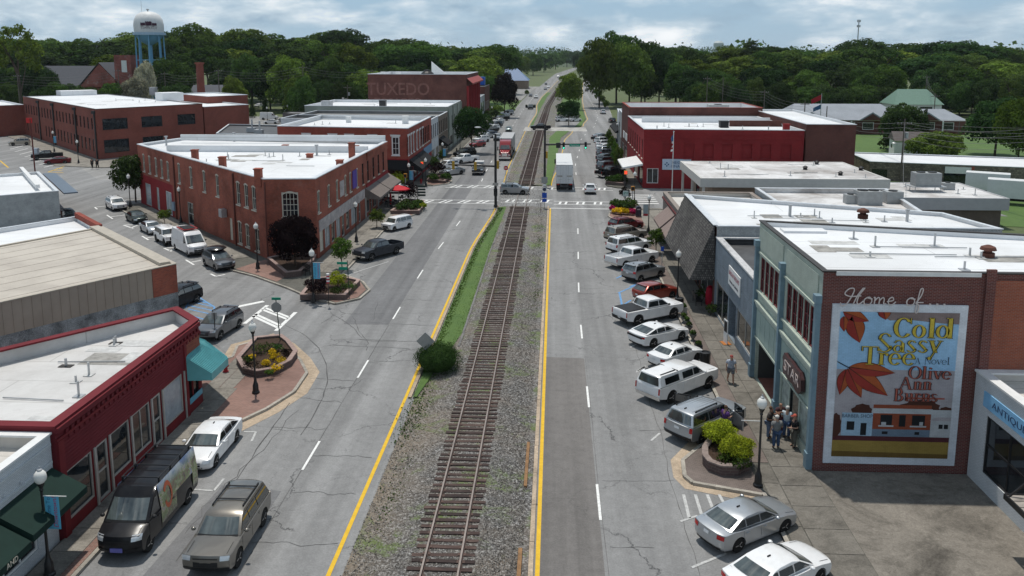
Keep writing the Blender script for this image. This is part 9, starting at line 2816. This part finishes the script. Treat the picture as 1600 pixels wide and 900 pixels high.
wires(pr[4],(95,125,12.5),3,1.2,'overhead wires crossing the bush tree to the right edge')
wires(pr[4],(42,100,6.2),1,.8,'single service wire falling from the transformer pole to the office roof')
wires(pr[6],pr[7],3,.8,'overhead wires by the green roofed house')
x,y=G(55,270);t_=thing('flag_post','rust red post with a small red sign near the marked bays','sign post',(x,y,0));MB().cyl((0,0,0),(0,0,9.8),.12,n=8).obj('post',plain('rust_post',(.13,.035,.03),.6),t_)
MB().box(-.75,.3,-.06,.06,9.0,9.9).obj('sign_plate',plain('bright_red',(.5,.03,.03),.6),t_)
x,y=G(57,247);t_=thing('utility_cabinet','pale blue-white cabinet by the marked bays','cabinet',(x,y,0));MB().box(-.5,.5,-.4,.4,.1,2.0).box(-.56,.56,-.46,.46,2.0,2.08).box(-.46,.46,-.42,-.4,.2,1.9).obj('cabinet_body',plain('cabinet_pale',(.45,.5,.55),.5),t_);MB().box(-.55,.55,-.45,.45,0,.1).obj('plinth',CONC,t_)
for px,py,lab in((1392,237,'long dark green skip on the lawn beside the stone warehouse'),(1340,208,'small blue-green bin on the path before the long brick building')):
 x,y=G(px,py);big=px==1392
 t_=thing('dumpster',lab,'dumpster',(x-13 if big else x,y,0));s_=1.7 if big else.6
 m=MB();m.add([(-s_,-.8,.1),(s_,-.8,.1),(s_,.8,.1),(-s_,.8,.1),(-s_*1.1,-.9,1.4),(s_*1.1,-.9,1.4),(s_*1.1,.9,1.7),(-s_*1.1,.9,1.7)],[(0,1,5,4),(1,2,6,5),(2,3,7,6),(3,0,4,7)]);m.obj('body',plain('skip_green',(.02,.08,.07),.5),t_);MB().add([(-s_*1.12,-.92,1.41),(s_*1.12,-.92,1.41),(s_*1.12,.92,1.72),(-s_*1.12,.92,1.72)],[(0,1,2,3)]).obj('lid',DARK,t_)
x,y=G(1250,168);t_=thing('flagpole','flagpole with flags at the left end of the long grey roof','flagpole',(70.5,222,0));MB().cyl((0,0,0),(0,0,11),.09,n=6).obj('pole',STEEL,t_)
MB().add([(0,0,10.8),(-2.6,.3,9.4),(-2.4,.4,8.2),(0,0,9.4)],[(0,1,2,3)]).obj('flag',plain('flag_red',(.35,.02,.03)),t_);MB().add([(0,0,8.2),(-1.9,.3,7.2),(-1.9,.3,6.2),(0,0,7.0)],[(0,1,2,3)]).obj('flag',NAVY,t_)
# THE AIR
mh=bpy.data.materials.new('air')
mh.use_nodes=True
mh.node_tree.nodes.clear()
vo=nn(mh.node_tree,'ShaderNodeVolumePrincipled')
vo.inputs['Color'].default_value=(.80,.88,.97,1)
vo.inputs['Density'].default_value=.00005
vo.inputs['Anisotropy'].default_value=.2
L(mh.node_tree,vo.outputs[0],nn(mh.node_tree,'ShaderNodeOutputMaterial').inputs['Volume'])
MB().box(-5100,5100,-410,6100,-1.2,60).obj('haze',mh,kind='stuff')
